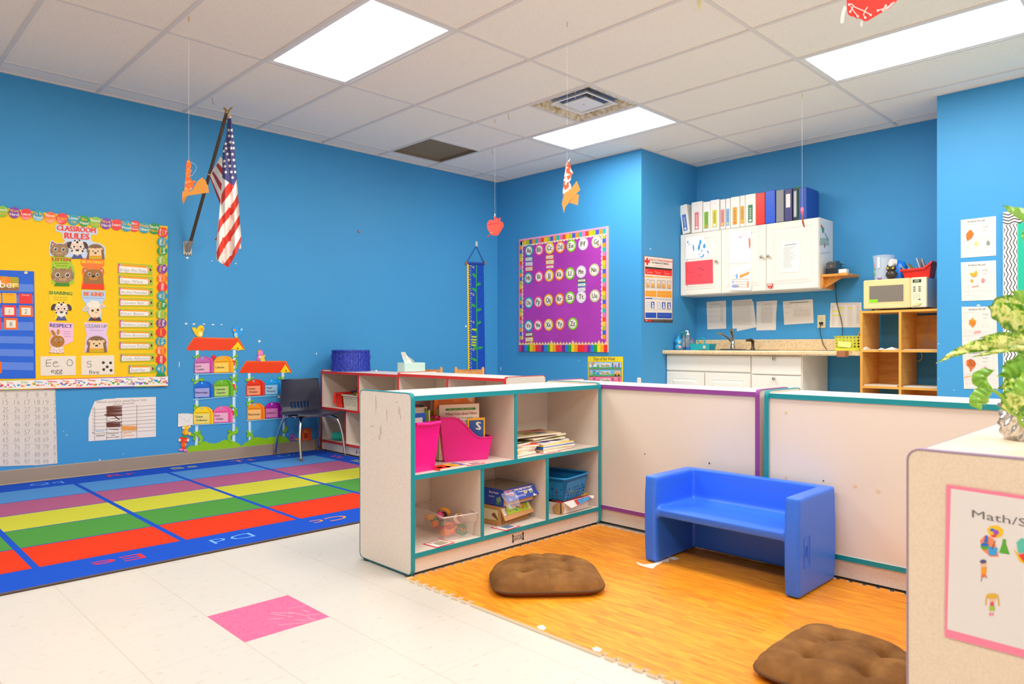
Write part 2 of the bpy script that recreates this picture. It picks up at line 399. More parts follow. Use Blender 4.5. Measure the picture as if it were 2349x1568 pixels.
part('centre_plate',q,t)
i,k=GRILLE;cxv,cyv=(cell_x(i)+cell_x(i+1))/2,(cell_y(k)+cell_y(k+1))/2
t=thing('return_air_grille','dusty brown perforated return air opening in the ceiling near the corner','air vent',(cxv,cyv,CEIL))
q=MB();sqring(q,S,0,S,.22,C('8b7c68',.8));q.add([(-S,-S,.22),(-S,S,.22),(S,S,.22),(S,-S,.22)],[(0,1,2,3)],C('5b5348',.9));part('housing',q,t)
q=MB();MG=C('a3937b',.8);nb=30;top=.03
for a in range(nb+1):
 c=-S+2*S*a/nb;q.box(c-.003,c+.003,-S,S,top,top+.006,MG);q.box(-S,S,c-.003,c+.003,top+.001,top+.007,MG)
part('grille',q,t);q=MB();q.box(-S+.001,S-.14,-S+.001,S-.001,top+.01,top+.014,C('97866d',.9));q.M=Matrix.Rotation(0,4,'Z');part('filter',q,t)
def ceil_hook(u,v,label):
 p=at_z(u,v,CEIL);m=MB();m.tube([(0,0,0),(0,0,-.03),(.004,0,-.045),(.015,0,-.048)],.002,C('b9a27a',.5),6);o=m.build('ceiling_hook');o.location=p;tag(o,label,'hook','wire hooks on the ceiling')
ceil_hook(1129,342,'small bent wire hook on the ceiling above the hanging red apple')
ceil_hook(1166,259,'small wire hook on the ceiling between light and air diffuser')
ceil_hook(487,223,'small wire hook on the ceiling above the flag')
p=at_z(1604,-6,CEIL);m=MB();m.M=Matrix.Rotation(.3,4,'Y');m.prism([(-.015,0),(-.012,-.05),(.0,-.075),(.013,-.045),(.015,0)],0,.001,C('f1e6b4',.6))
m.v=[Vector((v.x,v.z,v.y))for v in m.v];o=m.build('paper_tab');o.location=p;tag(o,'small pale yellow paper tab taped to the ceiling, top edge','paper')
cd=bpy.data.cameras.new('camera');co=bpy.data.objects.new('camera',cd);COL.objects.link(co)
cd.sensor_fit='HORIZONTAL';cd.sensor_width=36;cd.lens=36*FPX/2349;cd.clip_start=.05
cd.shift_y=(CY0-784)/2349
co.location=CAM;co.rotation_euler=(PI/2,0,YAW-PI/2)
cd.dof.use_dof=True;cd.dof.focus_distance=4.2;cd.dof.aperture_fstop=5.6
SC.camera=co
SC.view_settings.view_transform='Standard';SC.view_settings.look='None';SC.view_settings.gamma=1;SC.view_settings.use_curve_mapping=False
SC.view_settings.exposure=0.3
w=bpy.data.worlds.new('world');SC.world=w;w.use_nodes=True;w.node_tree.nodes['Background'].inputs[0].default_value=(1,1,1,1);w.node_tree.nodes['Background'].inputs[1].default_value=.3
SC.cycles.diffuse_bounces=8;SC.cycles.max_bounces=12
PURPP=C('a086a2',.45)
TEAL,PURP,REDT=C('068f9c',.4),C('8f4398',.4),C('d8302a',.4)
M_LAM=texmat('speckled_laminate','noise',220,[(.3,'d6c9bd'),(.5,'e1d5ca'),(.7,'e7dcd2')],.45)
M_LAMW=C('e6dcd1',.4,noise=.02,nscale=5)
M_GLIDE=C('3a3c38',.6)
def rrect(x0,x1,y0,y1,r,n=5):
 o=[]
 for cx,cy,a in((x1-r,y1-r,0),(x0+r,y1-r,PI/2),(x0+r,y0+r,PI),(x1-r,y0+r,1.5*PI)):
  for k in range(n+1):t=a+PI/2*k/n;o.append((cx+r*math.cos(t),cy+r*math.sin(t)))
 return o
def unit(name,label,cat,M,W,D,H,trim,shelf_z,up_div,lo_div,base_z=.085,t=.02,zgap=.012,lam=None,backtrim=True,group=None):
 """storage unit in local axes: x along the front, y into depth (front y=0), z up; M places it"""
 lam=lam or M_LAM
 root=bpy.data.objects.new(name,None);COL.objects.link(root);root.matrix_world=M;tag(root,label,cat,group)
 def side(x0):
  m=MB();pr=rrect(.003,D-.003,zgap,H-.003,.022)
  m.M=Matrix(((0,0,1,0),(1,0,0,0),(0,1,0,0),(0,0,0,1)))
  m.prism(pr,x0+.0015,x0+t-.0015,lam);p=part('side_panel',m,root)
  m=MB();m.M=Matrix(((0,0,1,0),(1,0,0,0),(0,1,0,0),(0,0,0,1)))
  o=rrect(0,D,zgap-.003,H,.025);i=rrect(.003,D-.003,zgap,H-.003,.022);n=len(o)
  for z,w in((x0,0),(x0+t,1)):pass
  vs=[(a,b,x0)for a,b in o]+[(a,b,x0+t)for a,b in o]+[(a,b,x0)for a,b in i]+[(a,b,x0+t)for a,b in i]
  fs=[]
  for k in range(n):
   k2=(k+1)%n;fs+=[(k,k2,n+k2,n+k),(k,2*n+k,2*n+k2,k2),(n+k,n+k2,3*n+k2,3*n+k)]
  m.add(vs,fs,trim);part('edge_trim',m,p,trimlabel)
  for y in(.04,D-.04):m=MB();m.lathe([(.012,0),(.012,.012)],M_GLIDE,(x0+t/2,y,0),10);part('glide',m,p)
 trimlabel={TEAL:'teal edge trim',PURP:'purple edge trim',REDT:'red edge trim',PURPP:'pale purple edge trim'}[trim]
 side(0);side(W-t)
 def board(nm,x0,x1,z0,z1,y1=None,cap=True):
  y1=D-.004 if y1 is None else y1
  m=MB();m.box(x0,x1,.003,y1-.003,z0,z1,lam);m.box(x0,x1,0,.003,z0,z1,trim)
  m.box(x0,x1,y1-.003,y1,z0,z1,trim if(nm in('top_panel','bottom_shelf'))else lam);return part(nm,m,root)
 board('top_panel',t,W-t,H-.033,H-.012)
 board('bottom_shelf',t,W-t,base_z,base_z+t)
 if shelf_z:board('shelf',t,W-t,shelf_z-t,shelf_z,D-.018)
 def div(x,z0,z1):
  m=MB();m.box(x-t*.45,x+t*.45,.006,D-.018,z0,z1,lam);m.box(x-t*.45,x+t*.45,.002,.006,z0,z1,trim);part('divider',m,root)
 top_in=H-.033
 for x in up_div:div(x,shelf_z or base_z+t,top_in)
 for x in lo_div:div(x,base_z+t,shelf_z-t)
 m=MB();m.box(t,W-t,D-.016,D-.010,base_z+t,H-.033,M_LAMW);part('back_panel',m,root)
 m=MB();m.box(t,W-t,.012,.026,zgap+.004,base_z,lam);m.box(t,W-t,D-.026,D-.014,zgap+.004,base_z,lam);part('kick_board',m,root)
 return root
def place(x,y,rz):return Matrix.Translation((x,y,0))@Matrix.Rotation(rz,4,'Z')
TS=unit('bookcase','low cream bookcase with teal trim holding books and bins beside the brown cushion','bookcase',place(1.742,2.352,0),1.245,.385,.757,TEAL,.42,[.608],[.396,.826],base_z=.078)
m=MB();LG=C('2a2320',.6);GLX=.63
for sx in(-1,1):
 m.box(GLX+sx*.034-.003,GLX+sx*.034+.003,.0105,.0118,.035,.058,LG)
 m.M=Matrix(((1,0,0,GLX+sx*.034),(0,0,-1,.0115),(0,1,0,.061),(0,0,0,1)));m.prism([(.005*math.cos(a*PI/4),.006*math.sin(a*PI/4))for a in range(8)],0,.0008,LG);m.M=None
 m.box(GLX+sx*.034-.005,GLX+sx*.034+.005,.0105,.0118,.03,.036,LG)
m.box(GLX-.03,GLX+.03,.0105,.0118,.038,.0395,LG);m.box(GLX-.03,GLX+.03,.0105,.0118,.055,.0565,LG)
m.M=Matrix(((1,0,0,GLX),(0,0,-1,.0113),(0,1,0,.043),(0,0,0,1)));m.text('Jonti-Craft',0,0,.0004,.009,LG,width=.052,bold=.01);m.M=None
part('maker_badge',m,TS)
GR=C('cabcae',.6)
random.seed(3)
for(y,z,w,h)in((.13,.70,.012,.05),(.21,.66,.01,.07),(.10,.60,.035,.012),(.165,.585,.02,.05),(.155,.555,.025,.03),(.28,.715,.02,.01),(.30,.68,.018,.05),(.31,.655,.01,.03)):
 pts=[(y+w/2*math.cos(a*PI/4)*random.uniform(.5,1),z+h/2*math.sin(a*PI/4)*random.uniform(.6,1))for a in range(8)]
 m=MB();m.add([(-.0004+.0015,.385-q[0],q[1])for q in pts],[tuple(range(8))],GR);part('worn_patch',m,TS)
m=MB();m.box(-.0006+.0015,.0015,.257,.2585,.655,.735,C('4fa8a4',.6));part('pen_mark',m,TS)
def backunit(name,label,x,y_hi,W,D,H,trim):return unit(name,label,'cabinet',Matrix(((0,1,0,0),(-1,0,0,0),(0,0,1,0),(0,0,0,1)))if 0 else Matrix.Translation((x,y_hi,0))@Matrix.Rotation(-PI/2,4,'Z'),W,D,H,trim,.40,[W/2],[W/2])
def flip_unit(name,label,x,y_hi,W,D,H,trim,**k):
 return unit(name,label,'cabinet',Matrix.Translation((x+D,y_hi-W,0))@Matrix.Rotation(PI/2,4,'Z'),W,D,H,trim,.40,[W/2],[W/3,2*W/3],**k)
PU=flip_unit('storage_cabinet','cream cabinet with purple trim, its back towards us behind the blue bench',2.990,2.735,1.267,.305,.757,PURP)
T2=flip_unit('storage_cabinet','cream cabinet with teal trim and screw caps on its back, right of the purple one',2.958,1.430,1.22,.33,.757,TEAL)
def dots(root,W,D,lst):
 for y,z,r,col in lst:
  m=MB();m.M=root.matrix_world.inverted()@Matrix(((0,0,-1,0),(-1,0,0,0),(0,1,0,0),(0,0,0,1)))
  xw=(root.matrix_world@Vector((0,D-.010,0))).x
  m.M=root.matrix_world.inverted()@Matrix(((0,0,-1,xw),(-1,0,0,y),(0,1,0,z),(0,0,0,1)))
  m.prism([(r*math.cos(a*PI/8),r*math.sin(a*PI/8))for a in range(16)],-.001,.0012,col);m.M=None;part('screw_cap',m,root)
CAPM,SCR=C('e3cdb0',.4),C('4a4440',.4)
def D_(u,v,x,r,c):p=at_x(u,v,x);return(p.y,p.z,r,c)
dots(PU,1.2,.305,[D_(1478,1041,2.995,.003,SCR),D_(1626,1062,2.995,.004,SCR)])
dots(T2,1.2,.33,[D_(1800,945,2.955,.0065,CAPM),D_(1800,1094,2.955,.0065,CAPM),D_(1886,1103,2.955,.003,SCR),D_(1959,1114,2.955,.0075,CAPM),D_(2012,1126,2.955,.0075,CAPM)])
def front_unit(name,label,x,y_hi,W,D,H,trim,z=0,**k):
 return unit(name,label,'bookcase',Matrix.Translation((x,y_hi,z))@Matrix.Rotation(-PI/2,4,'Z'),W,D,H,trim,.40,[W*.5],[W*.333,W*.667],**k)
RA=front_unit('bookcase','low cream bookcase with red trim behind the navy chair, carrying the blue basket',3.287,5.805,1.235,.385,.735,REDT)
RB=front_unit('bookcase','low cream bookcase with red trim right of the tissue box, its end panel showing',3.232,4.545,1.212,.385,.738,REDT,z=.0098)
m=MB();m.M=Matrix(((1,0,0,.62),(0,0,-1,.0115),(0,1,0,.043),(0,0,0,1)))
m.text('Jonti-Craft',0,0,.0004,.011,LG,width=.07,bold=.01);m.box(-.05,-.042,-.012,.022,-.001,.0006,LG);m.box(.042,.05,-.012,.022,-.001,.0006,LG);part('maker_badge',m,RA)
FG=unit('storage_cabinet','tan cabinet with purple trim in the right foreground, carrying the potted plant','cabinet',Matrix.Translation((1.583,.463,.012))@Matrix.Rotation(0,4,'Z')@Matrix.Translation((0,-.385,0)),1.2,.385,.733,PURPP,.40,[.6],[.4,.8],lam=texmat('tan_laminate','noise',200,[(.3,'e0c9b1'),(.5,'e6d0b9'),(.7,'e9d5be')],.45))
FGF=frame((1.583,0,0),(0,-1,0))
a=Art(FGF,(2040,980,.375),.0005,.0008)
K=lambda h:C(h,.6)
a.base([(350,348),(1180,470),(1180,1500),(340,1278)],K('f983a0'));a.poly([(378,372),(1180,492),(1180,1452),(355,1232)],K('e4dbd8'))
a.text('Math/Science',(508,548),(1190,668),46,K('6b6262'),bold=-.005)
O_,B_,GN,Y_,R_,P_,SK,BR=K('f4733a'),K('2a6ad0'),K('5aa82c'),K('f2c012'),K('e83a3c'),K('a04ac0'),K('f0b890'),K('7a4a2a')
a.poly([(555,690),(590,655),(640,680),(672,790),(620,790),(570,750)],K('f58a5c'));a.ell(585,725,26,22,GN,2);a.ell(585,715,24,10,B_,3);a.poly([(590,660),(602,660),(606,700),(580,700)],B_,4)
a.poly([(605,725),(665,735),(655,782),(610,778)],K('3aa0dc'),3);a.line([(650,690),(628,745)],5,BR,4)
a.poly([(598,620),(625,600),(665,598),(700,625),(690,665),(650,675),(615,660)],Y_,2);a.ell(655,640,17,15,P_,4);a.ell(632,625,14,9,B_,3);a.ell(640,662,18,7,R_,3)
a.poly([(695,680),(715,684),(716,712),(738,775),(672,765),(692,708)],GN,2)
a.poly([(760,740),(800,780),(880,800),(880,850),(800,820)],Y_,2);a.poly([(780,700),(810,675),(860,690),(850,760),(790,765)],K('5cc0a8'),3);a.poly([(790,775),(850,765),(880,830),(820,815)],R_,4)
a.ell(578,833,18,20,SK,2);a.ell(576,818,20,12,K('54507a'),3);a.poly([(562,855),(598,852),(595,895),(565,895)],K('f0a020'),2);a.poly([(565,895),(590,895),(585,915),(562,912)],O_,3);a.line([(568,912),(563,942)],6,K('8a86a0'),2);a.line([(585,895),(600,920)],6,K('8a86a0'),2)
a.ell(632,1045,20,20,SK,2);a.ell(632,1028,38,15,K('e0b030'),3);a.line([(596,1035),(592,1085)],8,K('e0b030'),2);a.line([(668,1040),(672,1090)],8,K('e0b030'),2);a.poly([(620,1065),(640,1065),(642,1088),(618,1088)],K('e04868'),3);a.poly([(616,1088),(644,1088),(648,1118),(612,1118)],K('a8c038'),3);a.line([(620,1130),(620,1150)],14,K('e88a9a'),2);a.line([(636,1130),(636,1150)],10,K('e88a9a'),2)
a.build('centre_sign','white Math/Science sign with pink border taped to the foreground cabinet side','sign')
def bench():
 m=MB();B=C('3474f0',.36,spec=.45,noise=.02,nscale=8)
 x0,x1,y0,y1,H,z0=2.585,2.945,1.118,1.802,.385,.014
 def slab(ya,yb):
  pr=[]
  n=7
  for k in range(n+1):t=k/n;pr.append((x0-.0+.012*(1-math.sin(PI*t))*.8,z0+(H-z0)*t))
  for k in range(n+1):t=k/n;pr.append((x1-.0-.010*(1-math.sin(PI*t)),H-(H-z0)*t))
  m.M=Matrix(((1,0,0,0),(0,0,1,0),(0,1,0,0),(0,0,0,1)));m.prism(pr,ya,yb,B);m.M=None
 slab(y0,y0+.058);slab(y1-.058,y1)
 m.box(x1-.052,x1-.006,y0+.02,y1-.02,z0+.01,H,B)
 m.M=Matrix(((1,0,0,0),(0,0,1,0),(0,1,0,0),(0,0,0,1)))
 m.prism([(x0+.02,.212),(x0+.016,.246),(x0+.035,.256),(x1-.11,.240),(x1-.055,.252),(x1-.03,.27),(x1-.03,.205),(x1-.05,.205)],y0+.03,y1-.03,B)
 m.prism([(x0+.03,.21),(x0+.03,.252),(x1-.04,.25),(x1-.04,.21)],y0+.05,y0+.08,B);m.prism([(x0+.03,.21),(x0+.03,.252),(x1-.04,.25),(x1-.04,.21)],y1-.08,y1-.05,B)
 m.M=None
 bev=lambda:None
 o=m.build('moulded_bench')
 r=o.modifiers.new('remesh','REMESH');r.mode='VOXEL';r.voxel_size=.0055;r.use_smooth_shade=True
 s=o.modifiers.new('smooth','SMOOTH');s.factor=.6;s.iterations=14
 return o
root=thing('toddler_bench','blue moulded plastic toddler bench with high arms on the wood-look mat','bench',(2.76,1.46,0))
o=bench();o.name='bench_body';o.parent=root;o.matrix_parent_inverse=root.matrix_world.inverted()
bpy.context.view_layer.update();o.matrix_parent_inverse=root.matrix_world.inverted()
m=MB();BB=C('2a66e6',.35)
m.M=Matrix(((1,0,0,0),(0,0,-1,-.3425),(0,1,0,0),(0,0,0,1)))
pr=rrect(-.125,-.075,.12,.235,.008,3);n=len(pr)
for k in range(n):
 p,q=pr[k],pr[(k+1)%n];m.tube([(p[0],p[1],0),(q[0],q[1],0)],.0014,BB,4,False)
m.text("Children's Factory",-.088,.13,.0006,.009,BB,width=.095,align='l',ang=PI/2)
m.tube([(-.11,.16,0),(-.112,.175,0),(-.104,.185,0),(-.112,.197,0)],.002,BB,4);m.tube([(-.103,.158,0),(-.098,.178,0),(-.1,.2,0)],.0018,BB,4)
m.M=None;part('embossed_logo',m,root)
m_,nt,b=newmat('wood_print_foam');N=nt.nodes;L=nt.links
g=N.new('ShaderNodeNewGeometry');mp=N.new('ShaderNodeMapping');mp.inputs['Rotation'].default_value=(0,0,PI/2);L.new(g.outputs['Position'],mp.inputs['Vector'])
br=N.new('ShaderNodeTexBrick');br.inputs['Scale'].default_value=1;br.inputs['Brick Width'].default_value=.19;br.inputs['Row Height'].default_value=.0145
br.inputs['Mortar Size'].default_value=0;br.inputs['Bias'].default_value=-.1;br.offset=.37;br.offset_frequency=2;br.squash=1.3
br.inputs['Color1'].default_value=lin('f8a822');br.inputs['Color2'].default_value=lin('dc7808');L.new(mp.outputs[0],br.inputs['Vector'])
mp2=N.new('ShaderNodeMapping');mp2.inputs['Scale'].default_value=(34,1.6,1);L.new(g.outputs['Position'],mp2.inputs['Vector'])
n=N.new('ShaderNodeTexNoise');n.inputs['Scale'].default_value=7;n.inputs['Detail'].default_value=6;n.inputs['Distortion'].default_value=.4;L.new(mp2.outputs[0],n.inputs['Vector'])
r=ramp(nt,[(.3,'f8b030'),(.47,'ee9622'),(.57,'d27016'),(.72,'a84c0c')]);L.new(n.outputs['Fac'],r.inputs[0])
mx=N.new('ShaderNodeMix');mx.data_type='RGBA';mx.inputs[0].default_value=.55;L.new(br.outputs[0],mx.inputs[6]);L.new(r.outputs[0],mx.inputs[7])
L.new(mx.outputs[2],b.inputs['Base Color']);b.inputs['Roughness'].default_value=.42;b.inputs['Specular IOR Level'].default_value=.35
M_FOAM=m_;M_FSIDE=C('f0dcc0',.7)
def teeth(p,q,pitch,amp,inward,start=0,skip=None):
 """dovetail outline from p to q; inward: unit normal of the notch direction"""
 P,Q=Vector(p),Vector(q);L=(Q-P).length;d=(Q-P)/L;n=max(1,round(L/pitch));s=L/n;I=Vector(inward);out=[]
 for k in range(n):
  a=P+d*(k*s)
  if k==0:out.append(P)
  if skip and skip(a+d*s/2):out.append(a);continue
  out+=[a+d*s*.12,a+d*s*.02+I*amp,a+d*s*.52+I*amp,a+d*s*.42]if 1 else[]
 return[tuple(x)for x in out]
mats_lab=[['wood-look foam mat tile against the bookcase corner, left edge toothed','wood-look foam mat tile under the left end of the blue bench'],['wood-look foam mat tile with smooth left edge below the brown cushion','wood-look foam mat tile under the right end of the blue bench'],['wood-look foam mat tile with toothed left edge at the bottom of the picture','wood-look foam mat tile by the teal cabinet, behind the foreground cushion'],['wood-look foam mat tile under the foreground cabinet, left column','wood-look foam mat tile under the foreground cabinet, beside the teal cabinet']]
mxs=[1.713,2.335,2.957];mys=[2.350,1.765,1.155,.545,-.065]
for r_ in range(4):
 for c_ in range(2):
  x0,x1,y1,y0=mxs[c_],mxs[c_+1],mys[r_],mys[r_+1];gp=.0009;A=.018
  sk=(lambda v:1.35<v.y<1.94)if c_==0 else None
  left=teeth((x0+gp,y1-gp),(x0+gp,y0+gp),.0508,A,(1,0),skip=sk)
  bot=teeth((x0+gp,y0+gp),(x1-gp,y0+gp),.0508,A,(0,1))
  right=[(p[0]+(x1-x0)-.0012,p[1])for p in teeth((x0+gp,y1-gp),(x0+gp,y0+gp),.0508,A,(1,0))][::-1]
  topp=[(p[0],p[1]+(y1-y0)-.0012)for p in bot][::-1]
  if c_==1:right=teeth((x1-gp,y0+gp),(x1-gp,y1-gp),.0508,A,(-1,0))
  if r_==0:topp=teeth((x1-gp,y1-gp),(x0+gp,y1-gp),.0508,A,(0,-1))
  m=MB();m.prism(left+bot+[(x1-gp,y0+gp)]+right+topp,.0005,.0115,M_FOAM,M_FSIDE);cx,cy=(x0+x1)/2,(y0+y1)/2
  for v in m.v:v.x-=cx;v.y-=cy
  o=m.build('foam_mat_tile');o.location=(cx,cy,0);tag(o,mats_lab[r_][c_],'foam mat','interlocking wood-look foam tiles')
M_GLUE=C('f5ece2',.6)
def scrap(name,pts,label,cat='tape',z=.0118):
 P=[at_z(u,v,z)for u,v in pts];c=sum(P,Vector())/len(P);m=MB();m.prism([(p.x-c.x,p.y-c.y)for p in P],0,.0006,M_GLUE)
 o=m.build(name);o.location=(c.x,c.y,z);tag(o,label,cat,'torn white patches on the foam mat')
scrap('torn_patch',[(1231,1436),(1245,1433),(1253,1440),(1247,1445),(1236,1442)],'small white torn patch on the mat edge, upper of two near the bottom')
scrap('torn_patch',[(1358,1486),(1370,1483),(1381,1489),(1376,1495),(1362,1492)],'small white torn patch on the mat edge, lower of two near the bottom')
scrap('torn_patch',[(1459,1288),(1475,1294),(1500,1292),(1505,1285),(1518,1286),(1520,1290),(1506,1296),(1497,1304),(1478,1299),(1464,1294)],'jagged white torn patch beside the bench left leg')
scrap('torn_patch',[(1515,1284),(1530,1281),(1536,1276),(1548,1277),(1558,1281),(1545,1284),(1537,1280),(1533,1288),(1519,1288)],'stepped white torn patch under the bench, behind the jagged one')
def plush(name,h,k=.10):
 return texmat(name,'noise',160,[(.3,h),(.7,h)],.95,spec=.1)if 0 else C(h,.95,spec=.1,noise=k,nscale=350,bump=.25)
RUGB=plush('r','1a4cba');RC=[plush('',h)for h in('d2381c','4a8c3e','bcbc3c','a2587e','4c88c6')]
rx0,rx1,ry0,ry1=-.42,3.28,3.288,5.826
root=thing('alphabet_rug','blue classroom rug with coloured rectangles and alphabet letters along its border','rug',((rx0+rx1)/2,(ry0+ry1)/2,0))
rc=root.location
m=MB();m.prism(rrect(rx0-rc.x,rx1-rc.x,ry0-rc.y,ry1-rc.y,.03),.0008,.009,RUGB,C('4a3b3a',.9));part('pile',m,root)
m=MB()
P_=rrect(rx0-rc.x,rx1-rc.x,ry0-rc.y,ry1-rc.y,.03)
m.tube([(x,y,.0055)for x,y in P_]+[(P_[0][0],P_[0][1],.0055)],.005,C('5a4a48',.9),6);part('binding',m,root)
cols=[.675+.6035*i for i in range(-2,6)];rows=[3.565+.3975*j for j in range(6)]
m=MB()
for i in range(len(cols)-2):
 for j in range(5):
  xa,xb=cols[i]+.014,cols[i+1]-.014;xb=min(xb,3.075)
  ya,yb=rows[j]+(.001 if j else 0),rows[j+1]-.010
  m.flat([(xa-rc.x,ya-rc.y),(xb-rc.x,ya-rc.y),(xb-rc.x,yb-rc.y),(xa-rc.x,yb-rc.y)],.0094,RC[j])
part('colour_panel',m,root)
m=MB();RL=dict(r=plush('','e8343c'),b=plush('','6fa8f4'),o=plush('','f4901c'),y=plush('','d8d840'))
def rl(t,x,y,ang,col,w=None):m.text(t,x-rc.x,y-rc.y,.0097,.085,RL[col],width=w,ang=ang,bold=-.008)
for t,x,c in(('Ff',.42,'y'),('Ee',.96,'r'),('Dd',1.465,'b'),('Cc',2.0,'o'),('Bb',2.6,'y'),('Gg',-.15,'b')):rl(t,x,3.478,PI,c,.20)
for t,x,c in(('Qq',1.14,'b'),('Rr',1.615,'r'),('Ss',2.05,'y'),('Tt',2.52,'o'),('Uu',2.93,'b'),('Pp',.55,'y')):rl(t,x,5.66,0,c,.19)
for t,y,c in(('Vv',5.33,'r'),('Ww',4.99,'y'),('Xx',4.55,'b'),('Yy',4.15,'r')):rl(t,3.13,y,-PI/2,c,.19)
part('letters',m,root)
M_SUEDE=texmat('brown_suede','noise',14,[(.3,'6c4825'),(.5,'7c542b'),(.7,'8e6436')],.85,bump=.1,spec=.2);M_CORD=C('8a4a20',.9,noise=.2,nscale=90)
def cushion(loc,rz,label,W=.435,Dp=.395,H=.080):
 root=thing('floor_cushion',label,'cushion',loc,rz,'brown tufted chair pads on the mat')
 def outline(t):
  a=2*PI*t-PI/2;x,y=math.cos(a),math.sin(a)
  e=5.5 if y<0 else 2.25;r=(abs(x)**e+abs(y)**e)**(-1/e);return(x*r*W/2*(1 if y<0 else 1),y*r*Dp/2)
 tufts=[(-.085,-.06),(.085,-.06),(-.075,.085),(.075,.085)]
 creases=[(tufts[0],tufts[1]),(tufts[2],tufts[3]),(tufts[0],tufts[2]),(tufts[1],tufts[3]),(tufts[0],(-.11,-.2)),(tufts[0],(-.23,-.1)),(tufts[1],(.11,-.2)),(tufts[1],(.23,-.1)),(tufts[2],(-.2,.12)),(tufts[2],(-.08,.22)),(tufts[3],(.2,.12)),(tufts[3],(.08,.22)),((0,-.08),(0,-.2)),((0,.1),(0,.2))]
 def hf(x,y,s):
  e=max(0,1-s**5)**.6;d=0
  for tx,ty in tufts:q=math.hypot(x-tx,y-ty);d+=.034*math.exp(-q/.022)
  for(ax,ay),(cx_,cy_)in creases:
   vx,vy=cx_-ax,cy_-ay;tt=max(0,min(1,((x-ax)*vx+(y-ay)*vy)/(vx*vx+vy*vy)));q=math.hypot(x-ax-vx*tt,y-ay-vy*tt)
   d+=.015*math.exp(-q/.010)*(1-.5*math.sin(PI*tt))
  return e*H*.78-d*min(1,e*1.6)+.004
 m=MB()
 def top(u,v):
  s=1-v;ox,oy=outline(u);x,y=ox*s,oy*s;return(x,y,H*.26+max(hf(x,y,s)*.85,0))
 m.grid(top,96,26,M_SUEDE);part('cover',m,root)
 m=MB()
 def low(u,v):
  ox,oy=outline(u);k=1-.10*math.sin(v*PI/2)**2;return(ox*k,oy*k,H*.26*(1-v)+.0125*0+.0)
 m.grid(lambda u,v:low(1-u,v),96,5,M_CORD);m.flat([tuple(c*.9 for c in outline(k/60))for k in range(60)],.0,M_CORD);part('underside',m,root)
 m=MB();m.tube([(*outline(k/72),H*.265)for k in range(73)],.0048,C('5c3c1e',.85),6,False);part('piping',m,root)
cushion((2.085,1.925,.0120),-.72,'brown tufted cushion lying in front of the bookcase')
cushion((2.100,.775,.0120),PI,'brown tufted cushion at the bottom right, beside the foreground cabinet')
M_NAVY=C('2c2f44',.42,bump=.15,nscale=400);M_CHR=C('d8d4cc',.18,metal=1);M_FOOT=C('8c6a48',.4,metal=.4)
root=thing('school_chair','navy plastic school chair with chrome legs on the rug','chair',(3.05,5.56,.0098))
bx,by=3.05,5.56
def shell(u,v):
 P=[(-.20,.350),(-.195,.366),(-.12,.368),(0,.356),(.10,.357),(.150,.372),(.172,.41),(.182,.47),(.192,.56),(.205,.645),(.208,.652)]
 k=v*(len(P)-1);i=min(int(k),len(P)-2);f=k-i;y=P[i][0]*(1-f)+P[i+1][0]*f;z=P[i][1]*(1-f)+P[i+1][1]*f
 w=.222 if v<.4 else .222-.022*min(1,(v-.4)/.12)+(.0 if v<.52 else-.03*(v-.52)/.48)
 if .50<v<.62:w-=.018*math.sin((v-.50)/.12*PI)
 x=(u*2-1);e=abs(x)**3
 seat=max(0,1-v/.5);back=max(0,(v-.5)/.5)
 return(x*w,y-back*.03*e+.0,z+seat*.018*e-.0)
m=MB();nu,nv=36,44
def hole(u,v):return .575<v<.665 and .22<u<.72 and((u-.22)/.5*6)%1>.42
vs=[]
def sh2(o):
 def fn(u,v):
  p=Vector(shell(u,v));q=Vector(shell(u,min(1,v+.01)))-Vector(shell(u,max(0,v-.01)));r_=Vector(shell(min(1,u+.01),v))-Vector(shell(max(0,u-.01),v));n=r_.cross(q).normalized();return p+n*o
 return fn
nu,nv=60,66
F1,F2=sh2(.003),sh2(-.003)
keep=[[not hole((i+.5)/nu,(j+.5)/nv)for i in range(nu)]for j in range(nv)]
va=[F1(i/nu,j/nv)for j in range(nv+1)for i in range(nu+1)];vb=[F2(i/nu,j/nv)for j in range(nv+1)for i in range(nu+1)];o_=len(va);idx=lambda i,j:j*(nu+1)+i
fs=[];ed=[]
for j in range(nv):
 for i in range(nu):
  if not keep[j][i]:continue
  q=(idx(i,j),idx(i+1,j),idx(i+1,j+1),idx(i,j+1));fs.append(q);fs.append(tuple(o_+k for k in q[::-1]))
  for(di,dj,a,c)in((-1,0,idx(i,j+1),idx(i,j)),(1,0,idx(i+1,j),idx(i+1,j+1)),(0,-1,idx(i,j),idx(i+1,j)),(0,1,idx(i+1,j+1),idx(i,j+1))):
   ii,jj=i+di,j+dj
   if not(0<=ii<nu and 0<=jj<nv)or not keep[jj][ii]:fs.append((c,a,o_+a,o_+c))
m.add(va+vb,fs,M_NAVY,True);part('shell',m,root)
for sx in(-1,1):
 for fy in(-1,1):
  m=MB();fx,fyy=sx*.205,(-.222 if fy<0 else .235)
  pts=[(sx*.06,-.03*fy*-1*0+fy*.05,.338),(sx*.12,fy*.075,.338),(sx*.155,fy*.12,.330),(sx*.175,fy*.155,.300),(fx*.97,fyy*.85,.18),(fx,fyy,.012)]
  m.tube(catmull(pts,6),.0105,M_CHR,10);lg=part('leg',m,root)
  m=MB();m.lathe([(.012,.0),(.013,.006),(.0115,.02)],M_FOOT,(fx,fyy,0),12);part('foot',m,lg)
m=MB();m.tube([(-.17,-.06,.338),(.17,-.06,.338)],.009,M_CHR,8);m.tube([(-.17,.08,.338),(.17,.08,.338)],.009,M_CHR,8);m.box(-.1,.1,-.1,.12,.343,.352,C('1f2233',.6));part('seat_bracket',m,root)
